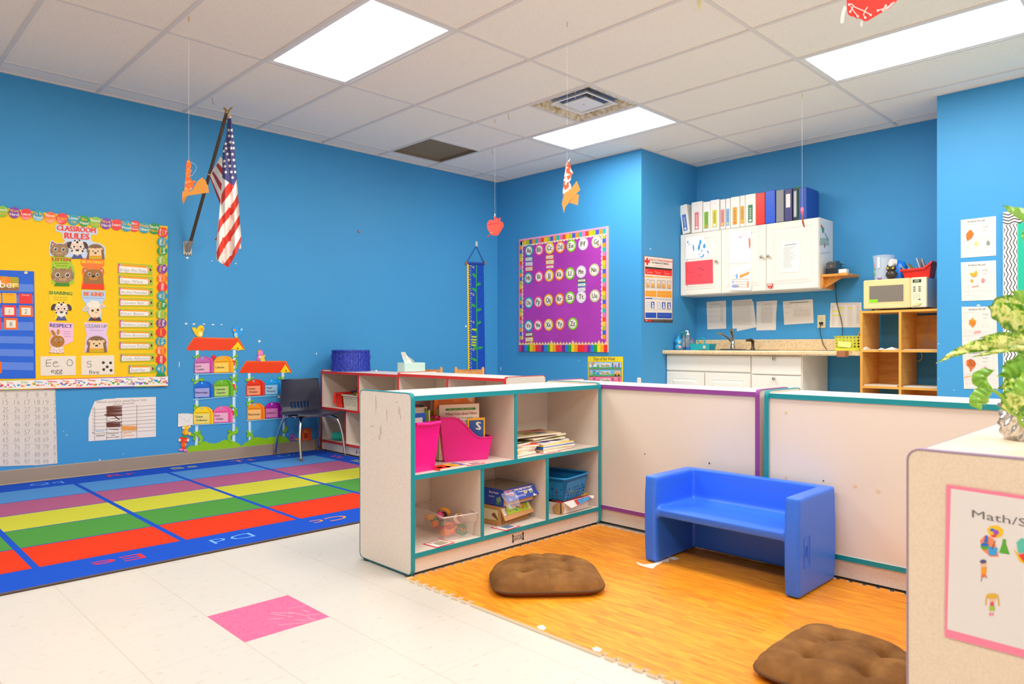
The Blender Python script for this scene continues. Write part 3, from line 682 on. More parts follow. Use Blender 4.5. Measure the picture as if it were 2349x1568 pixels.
M_WOODC=texmat('honey_wood','noise',3,[(.3,'d8924a'),(.6,'e8aa62'),(.8,'c47c34')],.4,vscale=(6,6,1))
def wchair(u,rz,label,top=.742,dist=7.0):
 p=at_t(u,842,dist);root=thing('wooden_chair',label,'chair',(p.x,p.y,0),rz,'small wooden chairs behind the red shelves')
 for sx in(-1,1):
  m=MB();m.tube([(sx*.135,.0,0),(sx*.135,.0,.4),(sx*.135,.02,top-.012),(sx*.135,.02,top)],[.016,.016,.016,.010],M_WOODC,10);part('back_leg',m,root)
  m=MB();m.tube([(sx*.135,-.27,0),(sx*.135,-.27,.36)],.016,M_WOODC,10);part('front_leg',m,root)
 m=MB();m.rbox(-.15,.15,-.29,.01,.36,.38,M_WOODC,.006);part('seat',m,root)
 for z in(top-.085,top-.19):
  m=MB();m.grid(lambda a,b:(-.13+.26*a,.02+.012*math.sin(a*PI),z+.06*b),10,1,M_WOODC);m.grid(lambda a,b:(.13-.26*a,.008+.012*math.sin(a*PI),z+.06*b),10,1,M_WOODC);m.box(-.13,.13,.010,.026,z+.058,z+.0605,M_WOODC);part('back_rail',m,root)
wchair(980,-.85,'small wooden chair back half hidden behind the tissue box')
wchair(1076,-.85,'small wooden chair back in front of the growth chart, right of the tissue box')
ZA=(0,460,.28070);ZR=(0,470,.11068);ZB2=(0,600,.11068);ZC=(0,740,.11068);ZD=(400,740,.1192);ZE=(400,880,.1192)
INK,GREY,WHT=C('2b2a2c',.6),C('6a6a6c',.6),C('f7f2ea',.6)
SHEET=C('efe6da',.7);PENC=C('76706c',.7)
CR,CP,CT,CO,CG,CL=[C(h,.35,coat=.3)for h in('f02a34','8433ac','12a0bc','ff6a18','0f9c4c','86c43c')]
WYO=[C('fff6e0',.5),C('ffc21c',.5)]
bd=artroot(LW,'bulletin_board','yellow bulletin board with round motivational border on the left wall','bulletin board')
a=Art(LW,ZA,.0012,.0130);BX=.05
tl=(BX,1.90)
M_YEL=C('ffcb04',.7,noise=.02,nscale=4)
a.zm=None;a.base([(BX,.668),(1.972,.648),(1.976,1.885),(BX,1.885)],M_YEL,C('d8a860',.6));a.build('backing_paper',parent=bd)
TOP=.0146
words={'W':(CP,['Work','Hard!']),'L':(CR,['Learn!']),'P':(CT,['To Be','Proud!']),'N':(CO,['Never','Quit!']),'R':(CR,['READ!']),'U':(CT,['Listen','Up!']),'H':(CG,['Be','Happy!']),'G':(CL,['Reach','Goals']),'B':(CR,['Be','Your','Best!']),'O':(CT,['Help','Others!']),'S':(CG,['Study','Hard!']),'T':(CL,['Take','Turns!']),'K':(CP,['Be','Polite!'])}
top=[('G',20,88),('W',118,98),('L',213,110),('P',312,120),('N',412,137),('R',508,147),('U',601,157),('H',690,167),('G',780,177),('W',868,187),('L',954,197),('P',1035,206),('B',1100,209),('O',1180,220),('S',1262,229)]
col=[('B',1332,260),('O',1328,337),('S',1327,410),('T',1327,485),('K',1326,557),('N',1326,633),('R',1326,705),('U',1326,778),('H',1323,853),('G',1320,927),('W',1319,1000),('L',1317,1075),('P',1313,1148),('N',1316,1223),('R',1316,1297),('U',1315,1372),('H',1315,1425)]
for q,(lst,rot)in enumerate(((top,0),(col,1))):
 for k,(w,cx,cy)in enumerate(lst):
  m_,tx=words[w];a=Art(LW,ZA,TOP+.0035+.0016*(k%2)+.0035*q,.0006)
  rx,ry=(47,46)if not rot else(42,40)
  if rot and k==len(lst)-1:a.base([(cx-rx,cy+8),(cx-rx*.7,cy-14),(cx,cy-26),(cx+rx*.7,cy-14),(cx+rx,cy+8)],m_)
  else:a.base([(cx+rx*math.cos(t*PI/12),cy+ry*math.sin(t*PI/12))for t in range(24)],m_)
  n=len(tx)
  for i,t in enumerate(tx):
   if rot and k==len(lst)-1:break
   wd=rx*(.80 if len(t)>3 else .45);cap=22 if n<3 else 16;lh=cap*1.35;off=(i-(n-1)/2)*lh+cap/2
   for j,ch in enumerate([t]):
    if not rot:a.text(t,(cx-wd,cy+off-wd*.11),(cx+wd,cy+off+wd*.11),cap,WYO[(i+k)%2],bold=.012)
    else:a.text(t,(cx-off+2,cy-wd*.82),(cx-off,cy+wd*.82),cap,WYO[(i+k)%2],bold=.012,up=(cap,0))
  if n==1 and not rot:pass
  a.build('border_circle',parent=bd)
MON=[('May','f0a020','ff8c1c'),('June','f07070','a8d020'),('July','80c040','f8c020'),('August','30a0e0','f8a020'),('September','e04080','f07030'),('October','f07030','f04848'),('November','9060c0','f04848'),('December','e03050','f04848'),('January','3a90d8','a060d0'),('February','e04080','a060d0'),('March','70b830','a060d0'),('April','c080c0','b0d020'),('May','e05060','f8c020'),('June','d050a0','f8a020')]
XS=[-70,60,355,660,930,1245,1500,1775,2035,2330,2560,2790,3030,3270,3480]
def yt(x):return 1188-x*.0272
def yb(x):return 1392-x*.0235
a=Art(LW,ZC,TOP,.0008);a.base([(-420,yt(-420)),(3480,yt(3480)),(3480,yb(3480)),(-420,yb(-420))],WHT)
random.seed(8)
BL=[C(h,.5)for h in('f04040','f8b020','50b040','3098e0','e84a98','9a60c8','f87828')]
for k,(nm,tc,bc)in enumerate(MON):
 x0,x1=XS[k],XS[k+1];bm=C(bc,.5)
 a.poly([(x0,yt(x0)),(x1,yt(x1)),(x1,yt(x1)+16),(x0,yt(x0)+16)],bm);a.poly([(x0,yb(x0)-16),(x1,yb(x1)-16),(x1,yb(x1)),(x0,yb(x0))],bm)
 L=.62*(x1-x0)*min(1,len(nm)/8+.25);xm=(x0+x1)/2;y=yt(xm)+70
 a.text(nm,(xm-L/2,y-6),(xm+L/2,y+8),34,C(tc,.5),bold=.015)
 for j in range(7):
  x=x0+(x1-x0)*(.1+.13*j)+random.uniform(-8,8);y=yt(x)+115+random.uniform(-22,40);r=random.uniform(12,30);c=BL[random.randrange(7)]
  if j%3==0:a.ell(x,y,r,r*.9,c)
  elif j%3==1:a.poly([(x-r,y+r),(x,y-r),(x+r,y+r*.6)],c)
  else:a.poly([(x-r,y-r*.5),(x+r,y-r*.7),(x+r*.8,y+r*.7),(x-r*.8,y+r*.5)],c)
a.build('month_border',parent=bd)
FUR,FUR2,FURD=C('a5835c',.6),C('c09a70',.6),C('5e4a3a',.6);PNK=C('f8a090',.6);TAN=C('f0cfa0',.6);DK=C('4a3c38',.6);EYE=C('3a1c20',.5);CREAM=C('f4ead8',.6)
def eyes(a,l,r,R,lv=6):
 for x,y in(l,r):a.ell(x,y,R*1.35,R*1.35,WHT,lv);a.ell(x,y,R,R,EYE,lv+1);a.ell(x-R*.3,y-R*.3,R*.25,R*.25,WHT,lv+2)
def cat(a,cx,cy,w,h,earL,earR):
 for e in(earL,earR):
  a.poly(e,FURD,2);c=(sum(p[0]for p in e)/3,sum(p[1]for p in e)/3);a.poly([(c[0]+(p[0]-c[0])*.62,c[1]+(p[1]-c[1])*.62+4)for p in e],PNK,3)
 pts=[]
 for k in range(28):
  t=2*PI*k/28;x,y=math.cos(t),math.sin(t);r=(abs(x)**2.6+abs(y)**2.6)**(-1/2.6);pts.append((cx+x*r*w,cy+y*r*h))
 a.poly(pts,FUR,4)
 for s in(-1,0,1):a.poly([(cx+s*w*.14-5,cy-h*.97),(cx+s*w*.14+6,cy-h*.97),(cx+s*w*.12,cy-h*.55)],FURD,5)
 for s in(-1,1):
  for j in range(3):a.poly([(cx+s*w*.97,cy+h*(.0+.22*j)),(cx+s*w*.70,cy+h*(.08+.22*j)),(cx+s*w*.95,cy+h*(.1+.22*j))],FURD,5)
  a.line([(cx+s*w*.6,cy+h*.5),(cx+s*w*.95,cy+h*(.75))],3,WHT,7);a.line([(cx+s*w*.62,cy+h*.42),(cx+s*w*1.0,cy+h*(.55))],3,WHT,7)
 a.ell(cx-w*.17,cy+h*.5,w*.18,h*.24,FUR2,5);a.ell(cx+w*.17,cy+h*.5,w*.18,h*.24,FUR2,5)
 eyes(a,(cx-w*.45,cy-h*.12),(cx+w*.42,cy-h*.10),w*.155);a.poly([(cx-w*.09,cy+h*.18),(cx+w*.09,cy+h*.18),(cx,cy+h*.34)],EYE,6)
def dog(a,cx,cy,w,h):
 a.ell(cx-w*1.15,cy-h*.35,w*.34,h*.52,DK,4,ang=.5);a.ell(cx+w*1.15,cy-h*.30,w*.34,h*.52,DK,4,ang=-.5)
 a.ell(cx,cy,w,h,CREAM,5,n=24)
 for dx,dy,r in((0,-.72,.17),(-.75,.45,.13),(.75,.5,.15),(.92,.2,.1),(-.9,.1,.1),(-.35,-.95,.12),(.3,-.98,.12)):a.ell(cx+dx*w,cy+dy*h,w*r,h*r,INK,6)
 for s in(-1,1):a.ell(cx+s*w*.48,cy-h*.12,w*.45,h*.36,C('f05030',.5),6,n=20);a.ell(cx+s*w*.48,cy-h*.12,w*.40,h*.31,CREAM,7,n=20);a.ell(cx+s*w*.46,cy-h*.10,w*.15,h*.13,EYE,8)
 a.line([(cx-w*.08,cy-h*.14),(cx+w*.08,cy-h*.14)],5,C('f05030',.5),8);a.ell(cx,cy+h*.38,w*.26,h*.16,C('4a4450',.5),8)
 a.poly([(cx-w*.85,cy+h*1.55),(cx-w*.5,cy+h*.95),(cx+w*.5,cy+h*.95),(cx+w*.85,cy+h*1.55)],C('4c5690',.6),3);a.poly([(cx-w*.5,cy+h*.85),(cx,cy+h*1.25),(cx+w*.5,cy+h*.85)],C('b4b8d8',.6),4)
def hedgehog(a,cx,cy,w,h):
 pts=[]
 for k in range(44):
  t=PI*1.12-(PI*1.24)*k/43;r=1.0 if k%2 else .86;pts.append((cx+w*1.25*r*math.cos(t),cy-h*.1-h*1.15*r*math.sin(t)))
 pts=[(cx-w*1.25,cy+h*1.35)]+pts+[(cx+w*1.25,cy+h*1.35)]
 a.poly(pts,C('8a6848',.7),3)
 for s in(-1,1):a.ell(cx+s*w*.75,cy-h*.35,w*.22,h*.22,TAN,5);a.ell(cx+s*w*.75,cy-h*.33,w*.11,h*.11,PNK,6)
 a.poly([(cx-w*.85,cy+h*.9),(cx-w*.75,cy-h*.2),(cx-w*.35,cy-h*.55),(cx,cy-h*.4),(cx+w*.35,cy-h*.55),(cx+w*.75,cy-h*.2),(cx+w*.85,cy+h*.9)],TAN,5)
 a.ell(cx-w*.32,cy+h*.02,w*.09,w*.09,EYE,6);a.ell(cx+w*.34,cy+h*.02,w*.09,w*.09,EYE,6);a.ell(cx,cy+h*.32,w*.18,h*.15,C('4a3434',.5),6)
 a.poly([(cx-w*.86,cy+h*.8),(cx+w*.86,cy+h*.8),(cx+w*.86,cy+h*1.35),(cx-w*.86,cy+h*1.35)],C('d8b010',.6),7);a.line([(cx-w*.86,cy+h*.83),(cx+w*.86,cy+h*.83)],h*.12,C('f89810',.6),8)
def card(pts,face,name,label,fn,zm,cat_='poster',group=None,h=TOP+.001,th=.0012,side=None):
 a=Art(LW,zm,h,th);a.base(pts,C(face,.55),side or C(face,.6));fn(a);return a.build(name,label,cat_,group)
def f(a):
 RD=C('f2453c',.5)
 a.text('CLASSROOM',(1180,520),(1978,583),105,RD,bold=.035);a.text('RULES',(1340,690),(1845,718),120,RD,bold=.04)
 cat(a,1230,935,190,130,[(1040,870),(1075,750),(1160,810)],[(1330,810),(1410,760),(1425,870)])
 dog(a,1600,880,145,150);hedgehog(a,1975,955,155,125)
 a.poly([(1110,1065),(1130,1045),(1330,1045),(1345,1075)],C('5a8a2a',.6),3)
card([(1160,398),(2020,488),(2030,560),(2010,612),(1890,620),(1885,720),(1930,765),(2090,800),(2170,860),(2187,910),(2187,1118),(2140,1116),(1480,1083),(1040,1055),(1015,1000),(1020,880),(1050,745),(1082,730),(1160,790),(1315,790),(1350,740),(1300,690),(1290,580),(1170,545),(1148,510),(1145,430)],'cfdcf2','classroom_rules_sign','CLASSROOM RULES cutout sign with cat, dog and hedgehog on the yellow board',f,ZR,'sign')
G_='rule cards on the yellow board'
def f(a):
 a.text('LISTEN',(1085,1150),(1462,1170),65,C('d83a1c',.5),bold=.035);a.text('Be a good listener.',(1140,1212),(1430,1222),26,C('90701c',.5));a.text("Don't interrupt.",(1168,1264),(1408,1274),26,C('90701c',.5))
 cat(a,1298,1466,232,150,[(1085,1360),(1100,1268),(1180,1325)],[(1410,1325),(1460,1270),(1495,1350)])
 a.poly([(1160,1598),(1425,1600),(1440,1684),(1118,1678)],C('4c9a1c',.6),3)
 for i in range(4):a.line([(1150-i*8,1618+i*16),(1430,1620+i*16)],3,C('2c6a10',.6),4)
card([(1062,1072),(1472,1092),(1480,1190),(1530,1290),(1555,1420),(1530,1560),(1548,1600),(1520,1635),(1440,1640),(1445,1686),(1116,1680),(1140,1640),(1070,1625),(1058,1585),(1080,1550),(1050,1420),(1060,1290),(1085,1200)],'a8d030','rule_card','green LISTEN rule card with a striped cat',f,ZR,'poster',G_)
def f(a):
 a.text('BE PATIENT',(1700,1200),(2140,1222),55,C('ffd820',.5),bold=.03);a.text('Wait your turn.',(1808,1262),(2040,1270),24,C('e8a860',.5))
 BRN=C('a0703c',.6)
 for s,x in((-1,1770),(1,2105)):a.ell(x,1355,48,48,BRN,4);a.ell(x,1358,30,30,PNK,5)
 a.poly([(1730,1640),(1740,1430),(1780,1360),(1860,1335),(2010,1335),(2090,1370),(2125,1430),(2145,1645)],BRN,5)
 eyes(a,(1848,1432),(2015,1440),26);a.ell(1890,1515,48,42,C('c8883c',.6),6);a.ell(1975,1517,48,42,C('c8883c',.6),6);a.ell(1932,1478,38,25,INK,7)
 a.poly([(1715,1630),(2150,1642),(2160,1752),(1690,1735)],C('f43c08',.6),7)
card([(1680,1105),(2155,1128),(2160,1240),(2145,1270),(2105,1285),(2150,1340),(2165,1400),(2140,1480),(2165,1752),(1686,1737),(1720,1500),(1695,1400),(1700,1330),(1740,1275),(1700,1260),(1675,1220)],'ff7c2c','rule_card','orange BE PATIENT rule card with a brown bear',f,ZR,'poster',G_)
def f(a):
 a.text('SHARING',(1015,672),(1495,695),70,C('5c8c30',.5),bold=.035);a.text('Take turns and play',(1105,745),(1405,752),24,C('a88c20',.5));a.text('nicely with others.',(1118,795),(1405,802),24,C('a88c20',.5))
 dog(a,1270,990,140,145)
card([(1000,565),(1515,590),(1515,680),(1490,770),(1478,850),(1525,940),(1530,975),(1500,1005),(1440,1005),(1375,1120),(1400,1218),(1110,1212),(1135,1120),(1090,1010),(1030,985),(1025,945),(1050,860),(1015,770),(1000,690)],'ffd418','rule_card','yellow SHARING rule card with a dog in red glasses',f,ZB2,'poster',G_)
def f(a):
 a.text('BE KIND',(1740,705),(2148,720),82,C('f4703c',.5),bold=.035);a.text('Say "please" and "thank you."',(1725,755),(2165,765),24,C('8a9ac8',.5))
 SHP=C('f6d8b4',.6)
 a.ell(1775,965,62,28,SHP,4,ang=-.75);a.ell(1780,968,38,12,PNK,5,ang=-.75);a.ell(2105,905,68,28,SHP,4,ang=.25);a.ell(2100,905,40,12,PNK,5,ang=.25)
 a.ell(1965,1030,135,140,SHP,6,n=24)
 for x,y,r in((1850,890,58),(1920,850,62),(1990,860,62),(2030,900,50),(1870,930,40),(1940,920,52),(2000,925,45)):a.ell(x,y,r,r*.85,CREAM,7)
 for x,y in((1915,1013),(2025,998)):a.ell(x,y,24,24,EYE,9)
 a.line([(1962,1042),(1985,1058),(2010,1045)],6,EYE,9);a.poly([(1830,1220),(1880,1145),(2070,1150),(2105,1228)],DK,5);a.poly([(1935,1150),(1995,1152),(1965,1195)],C('f05030',.5),7)
card([(1692,588),(2180,605),(2182,740),(2170,790),(2125,830),(2120,870),(2180,905),(2185,945),(2150,960),(2095,960),(2120,1060),(2095,1160),(2108,1228),(1808,1222),(1870,1130),(1825,1080),(1815,1020),(1740,1035),(1710,1020),(1712,975),(1772,900),(1770,860),(1710,790),(1700,700)],'b8d4f4','rule_card','pale blue BE KIND rule card with a sheep',f,ZB2,'poster',G_)
def f(a):
 a.text('RESPECT',(1035,85),(1495,105),72,C('6454a4',.5),bold=.03)
 for i,t in enumerate(('Keep your','hands to','yourself.')):a.text(t,(1318+i*6,188+i*50),(1468,192+i*50),26,C('c898b8',.5))
 RB_=C('b4741c',.6);a.ell(1105,210,34,75,C('c08a3c',.6),4,ang=-.6);a.ell(1205,190,27,62,C('c08a3c',.6),4,ang=.08);a.ell(1105,212,14,50,RB_,5,ang=-.6)
 a.ell(1190,385,145,125,RB_,6,n=26);eyes(a,(1160,358),(1258,352),18,7);a.poly([(1198,400),(1235,398),(1216,420)],EYE,8);a.ell(1205,258,18,12,WHT,8);a.ell(1245,258,18,12,WHT,8)
 a.poly([(1015,618),(1060,520),(1110,490),(1270,490),(1310,530),(1328,630)],C('f0e0d8',.6),5)
 for x,y in((1055,565),(1120,552),(1168,582),(1228,550),(1240,592),(1288,558),(1100,605),(1190,622),(1300,610),(1035,612)):a.ell(x,y,12,9,C('d06080',.6),8)
card([(1008,-20),(1520,10),(1518,375),(1480,400),(1330,465),(1305,510),(1328,632),(1012,620),(1055,520),(1020,440),(1015,370),(1040,310),(1068,262),(1060,240),(1010,160)],'f6c4dc','rule_card','pink RESPECT rule card with a brown rabbit',f,ZC,'poster',G_)
def f(a):
 a.text('CLEAN UP',(1775,100),(2215,108),72,C('a89cac',.5),bold=.03);a.text("Don't leave a mess.",(1868,160),(2135,165),24,C('c0a8c0',.5));hedgehog(a,2000,430,175,135)
card([(1748,-12),(2232,8),(2230,90),(2200,230),(2240,330),(2245,430),(2220,612),(1748,615),(1765,350),(1800,260),(1760,120)],'e6c8ec','rule_card','lilac CLEAN UP rule card with a hedgehog',f,ZC,'poster',G_)
def f(a):
 a.line([(1068,765),(960,770),(955,900),(1055,893)],9,INK);a.line([(960,835),(1060,830)],9,INK)
 th=[(1100,840),(1190,828),(1175,805),(1135,805),(1100,840),(1110,890),(1150,908),(1230,890)];a.line([tuple(p)for p in catmull([(*q,0)for q in th],4)]if 0 else[(p.x,p.y)for p in catmull([Vector((*q,0))for q in th],4)],8,INK)
 O0=[(1390+0,835)]+[];a.line([(1445+58*math.cos(t*PI/10),827+66*math.sin(t*PI/10))for t in range(21)],8,INK)
 a.text('egg',(1055,1038),(1295,1036),98,INK,bold=-.012)
card([(835,695),(1570,685),(1575,1083),(840,1098)],'f0e4d6','letter_card','handwritten white card reading Ee 0 egg',f,ZC,'card','handwritten white cards on the board')
def f(a):
 a.line([(p.x,p.y)for p in catmull([Vector((*q,0))for q in((1895,798),(1815,803),(1812,850),(1870,850),(1892,885),(1860,922),(1805,905))],4)],8,INK);a.text('five',(1845,1058),(2055,1055),78,INK,bold=-.01)
 for x,y in((2140,825),(2290,830),(2220,912),(2148,968),(2300,985)):a.ell(x,y,30,29,C('3a2e2c',.6))
card([(1680,684),(2365,672),(2368,1070),(1683,1083)],'f0e4d6','number_card','handwritten white card reading 5 five with five dots',f,ZC,'card','handwritten white cards on the board')
TAGS=[(960,1245,506,600,'Bridget Wei Zhang',10),(965,1248,605,690,'Sage West',8),(968,1250,700,780,'Anahlia Melendez',6),(970,1252,793,868,'Camden Bell',3),(968,1252,880,955,'Ethan Bates',3),(972,1252,968,1045,'Maddox Leitao',2),(972,1253,1058,1133,'Olivia Bourassa',1),(972,1253,1148,1222,'Scarlett Facha',0),(980,1262,1248,1325,'Viola Alfonso',-2),(1047,1265,1340,1420,'Zeyah Paye',-4)]
ords=['topmost','second from top','third from top','fourth from top','fifth from top','fifth from bottom','fourth from bottom','third from bottom','second from bottom, shifted right','short lowest, beside the dotted card']
for k,(x0,x1,y0,y1,nm,sl)in enumerate(TAGS):
 a=Art(LW,ZA,TOP+.001,.001);y1-=4
 q=lambda x,y:(x,y+sl*(x-x0)/(x1-x0)*1.6)
 a.base([q(x0,y0),q(x1,y0+4),q(x1,y1-4),q(x0,y1)],C('a8c832',.6));h=y1-y0
 a.poly([q(x0+8,y0+8),q(x1-50,y0+12),q(x1-8,y0+h*.5),q(x1-50,y1-10),q(x0+8,y1-8)],C('f8a418',.6));a.poly([q(x0+6,y0+8),q(x0+20,y0+8),q(x0+20,y1-8),q(x0+6,y1-8)],C('e8409a',.6),2);a.poly([q(x0+20,y0+8),q(x0+30,y0+8),q(x0+30,y1-8),q(x0+20,y1-8)],C('b8c0cc',.6),2)
 a.poly([q(x1-50,y0+12),q(x1-8,y0+h*.5),q(x1-50,y1-10)],C('e8b070',.6),2);a.poly([q(x1-22,y0+h*.5-14),q(x1-6,y0+h*.5),q(x1-22,y0+h*.5+14)],INK,3)
 a.poly([q(x0+14,y0+h*.30),q(x1-40,y0+h*.30+4),q(x1-40,y1-14),q(x0+14,y1-12)],WHT,3)
 a.text(nm,q(x0+22,y1-20),q(x1-50 if len(nm)>12 else x1-80,y1-20),h*.30,C('8a8884',.6),lv=4,bold=-.012)
 a.build('name_tag',ords[k]+' pencil-shaped name tag in the column on the yellow board','name tag','pencil name tags on the yellow board')
M_NYL=C('1763dc',.55,noise=.05,nscale=14,bump=.2)
root=artroot(LW,'calendar_pocket_chart','blue fabric calendar pocket chart at the left edge, hung on the yellow board','pocket chart')
a=Art(LW,ZB2,TOP+.0006,.003);a.base([(-1500,110),(705,200),(738,2415),(-1500,2440)],M_NYL)
a.ell(535,228,36,26,WHT,2);a.ell(535,228,20,15,M_YEL,3);a.build('fabric_back',parent=root)
M_POC=C('5a86e6',.25,spec=.6)
for j,(y0,y1)in enumerate(((470,632),(700,870),(960,1140),(1250,1425),(1553,1700),(1820,1965),(2090,2250))):
 a=Art(LW,ZB2,TOP+.0038,.0007);dy=lambda x:(x-700)*(.03 if j<2 else(.0 if j<4 else-.02))*(-1 if j<2 else 1)*-1
 a.base([(-1480,y0+dy(-1480)),(690,y0),(695,y1),(-1480,y1+dy(-1480))],M_POC);a.build('clear_pocket',parent=root)
CARDS=[('Friday',45,645,335,860,'fbb40c','e0801c',None),('Saturday',385,658,662,870,'f03434','ffd8d0',None),('1',45,898,330,1140,'f4303c',None,1),('2',392,903,672,1142,'ff6c14',None,1),('8',80,1162,362,1405,'ff6c14',None,1),('4',-1240,1140,-970,1380,'f4303c',None,1),('7',-270,1150,18,1400,'f4303c',None,1),('29',-240,2060,28,2310,'ff6c14',None,1),('Thursday',-290,640,18,858,'fbb40c','e0801c',None)]
CLAB={'Friday':'plain yellow Friday card in the blue calendar','Saturday':'red Saturday card at the right end of the blue calendar','1':'red framed number 1 card in the blue calendar','2':'orange framed number 2 card in the blue calendar','8':'orange framed number 8 card in the blue calendar','4':'framed number 4 card in the blue calendar beyond the picture edge','7':'red framed card cut by the picture edge, left of the 8','29':'orange card cut by the picture edge low in the calendar','Thursday':'yellow weekday card cut by the picture edge, left of Friday'}
for t,x0,y0,x1,y1,fc,tc,num in CARDS:
 if t=='4':continue
 a=Art(LW,ZB2,TOP+.005,.0008);a.base([(x0,y0),(x1,y0+8),(x1+8,y1),(x0+10,y1-4)],C(fc,.5))
 if num:
  a.poly([(x0+48,y0+44),(x1-40,y0+50),(x1-36,y1-38),(x0+50,y1-40)],C('f3ead4',.6));w=40*len(t);xm=(x0+x1)/2+4;a.text(t,(xm-w/2*(.22 if t=='1' else 1.4),y1-70),(xm+w/2*(.22 if t=='1' else 1.4),y1-68),88,C('5a6a78',.5),bold=-.01)
 else:xm=(x0+x1)/2;a.text(t,(xm-70,y0+44),(xm+85,y0+50),26,C(tc,.5),bold=.01)
 a.build('calendar_card',CLAB[t],'card','calendar cards in the pocket chart')
a=Art(LW,ZB2,TOP+.005,.0008);pt_=[(-1100,262),(-1080,245),(370,322),(388,345),(386,590),(370,600),(-1080,560),(-1100,540)]
a.base(pt_,C('b4a414',.5));a.poly([(-1080,500),(386,535),(386,590),(370,600),(-1080,560)],C('9a6a3c',.6))
for x in(80,-300,-700):
 for s in(-1,0,1):a.ell(x+s*62,395+s*3,72,95,C('f88414' if s else 'f8941c',.5),2+(s==0))
 a.poly([(x-15,300),(x+30,296),(x+20,318),(x-5,322)],C('7ab02c',.5),4)
a.poly([(200,440),(388,450),(388,520),(200,520)],C('f4c41c',.5),2)
a.text('November',(-850,520),(352,545),150,C('fbf6ec',.5),lv=6,bold=0);a.build('month_card','autumn pumpkin month card cut by the picture edge, in the blue calendar','card')
a=Art(LW,(0,880,.33167),.001,.0012);a.base([(-560,30),(382,38),(397,550),(250,562),(-560,590)],C('e6dcd2',.75,noise=.04,nscale=5,bump=.5))
for r in range(10):
 for c_ in range(1,11):
  n=r*10+c_;x={5:38,6:118,7:188,8:258,9:316,10:378}.get(c_,38-(5-c_)*78);y=92+r*51.5
  t=str(n)
  if r==0:x-=0
  w=(20 if t!='1' else 3)if len(t)==1 else 38
  if c_==10:t=t[0];w=16 if t!='1' else 3
  a.text(t,(x-w/2,y),(x+w/2,y-1),34,C('aaa4a0',.7),bold=-.02)
 a.line([(-540,100+r*51.5),(386,99+r*51.5)],1.2,C('cfc6be',.7),1)
a.build('hundreds_chart','large wrinkled paper hundreds chart with pencilled numbers under the yellow board','chart')
a=Art(LW,(0,880,.33167),.001,.0012);a.base([(612,397),(612,240),(630,180),(655,120),(720,105),(800,101),(800,98),(1078,90),(1078,365)],C('f0e6de',.7))
M1=C('9a8478',.7);a.text('Which pumpkin seed flavor was',(665,135),(1012,116),17,M1,bold=-.01);a.text('your favorite',(782,148),(928,138),15,M1,bold=-.01)
for x,t0,t1 in((654,160,392),(737,152,388),(840,148,382),(946,145,374)):a.line([(x,t0),(x,t1)],2,INK)
for i in range(8):a.line([(645,178+i*23.5),(1076,146+i*25)],1.6,C('7a6a60',.7))
DB=C('6a3226',.7)
random.seed(2)
for y0,y1 in((156,205),(205,228),(268,302)):
 for j in range(int((y1-y0)/2.2)):y=y0+j*2.2;a.line([(738+random.uniform(-6,4),y),(842+random.uniform(-12,4),y-4+random.uniform(-3,3))],2.6,DB,3)
a.line([(722,213),(780,214),(826,248)],7,DB,3);a.line([(740,255),(770,262),(815,252)],3,DB,3);a.line([(752,312),(820,316)],4,DB,3);a.line([(840,236),(770,240)],3,DB,3)
OR_=C('f8a030',.7)
for j in range(13):a.line([(843+j*7.6,292),(848+j*7.6,322)],6,OR_,3)
a.line([(840,292),(943,284),(943,316),(840,324),(840,292)],2,OR_,3);a.line([(664,327),(720,325)],6,C('a8d0ec',.7),3)
a.text('Salted',(665,364),(722,360),13,INK);a.text('Cinnamon',(742,348),(818,344),9,INK);a.text('and',(770,358),(792,357),8,INK);a.text('brown sugar',(740,374),(826,368),9,INK);a.text('garlic',(852,345),(912,340),12,OR_);a.text('parmesan',(845,364),(928,356),11,OR_)
for i in range(8):a.text(str(8-i),(640,176+i*23.5),(645,176+i*23.5),9,INK)
a.build('seed_graph','paper bar graph with brown and orange scribbled bars, taped low on the left wall','chart')
SKY,SKYL,VG,VGD,GRS=C('6cc0ee',.35),C('bfe4f8',.35),C('7cc41e',.4),C('4c9414',.4),C('92cc10',.4);ROOF,RED_,ORG=C('f4400c',.35),C('fa2c0c',.35),C('ff8a20',.35);GAB=C('ffd800',.35)
def e2d(p):return(p[0],p[1]+1174.5)
def roof(root,outer,gable,ridge,ends):
 a=Art(LW,ZD,.0012,.0014);a.base(outer,C('f86a18',.35));c=(sum(p[0]for p in outer)/len(outer),sum(p[1]for p in outer)/len(outer))
 a.poly([(c[0]+(p[0]-c[0])*.975,c[1]+(p[1]-c[1])*.88-3)for p in outer],ROOF);a.poly(gable,GAB,3)
 gx,gy=sum(p[0]for p in gable)/len(gable),sum(p[1]for p in gable)/len(gable)
 a.poly([(gx+(24 if k%2==0 else 10)*math.sin(k*PI/5),gy+2-(24 if k%2==0 else 10)*math.cos(k*PI/5))for k in range(10)],INK,4)
 (x0,y0),(x1,y1)=ridge
 for r in range(3):
  for s in range(3):a.line([(x0-30-r*36+s*60+6*k,y0+50+r*50+8*math.sin(k*PI/5))for k in range(11)],3,C('e03a10',.4),3)
 a.build('roof',parent=root)
def scal(x0,x1,y,n):
 o=[]
 for k in range(n):
  for j in range(5):t=(k+j/5)/n;o.append((x0+(x1-x0)*t,y+22*abs(math.sin(PI*j/5))))
 return o
root=artroot(LW,'job_chart_tower','taller mailbox tower cutout with orange roof on the left wall','wall decoration','mailbox tower cutouts')
roof(root,[(375,275),(1235,298),(1352,500),(1340,530),(1290,516),(1220,536),(1140,512),(1080,520)]+scal(1080,240,515,7)+[(230,500)],[(1220,360),(1338,522),(1290,514),(1220,532),(1140,508),(1088,514)],((375,275),(1235,300)),0)
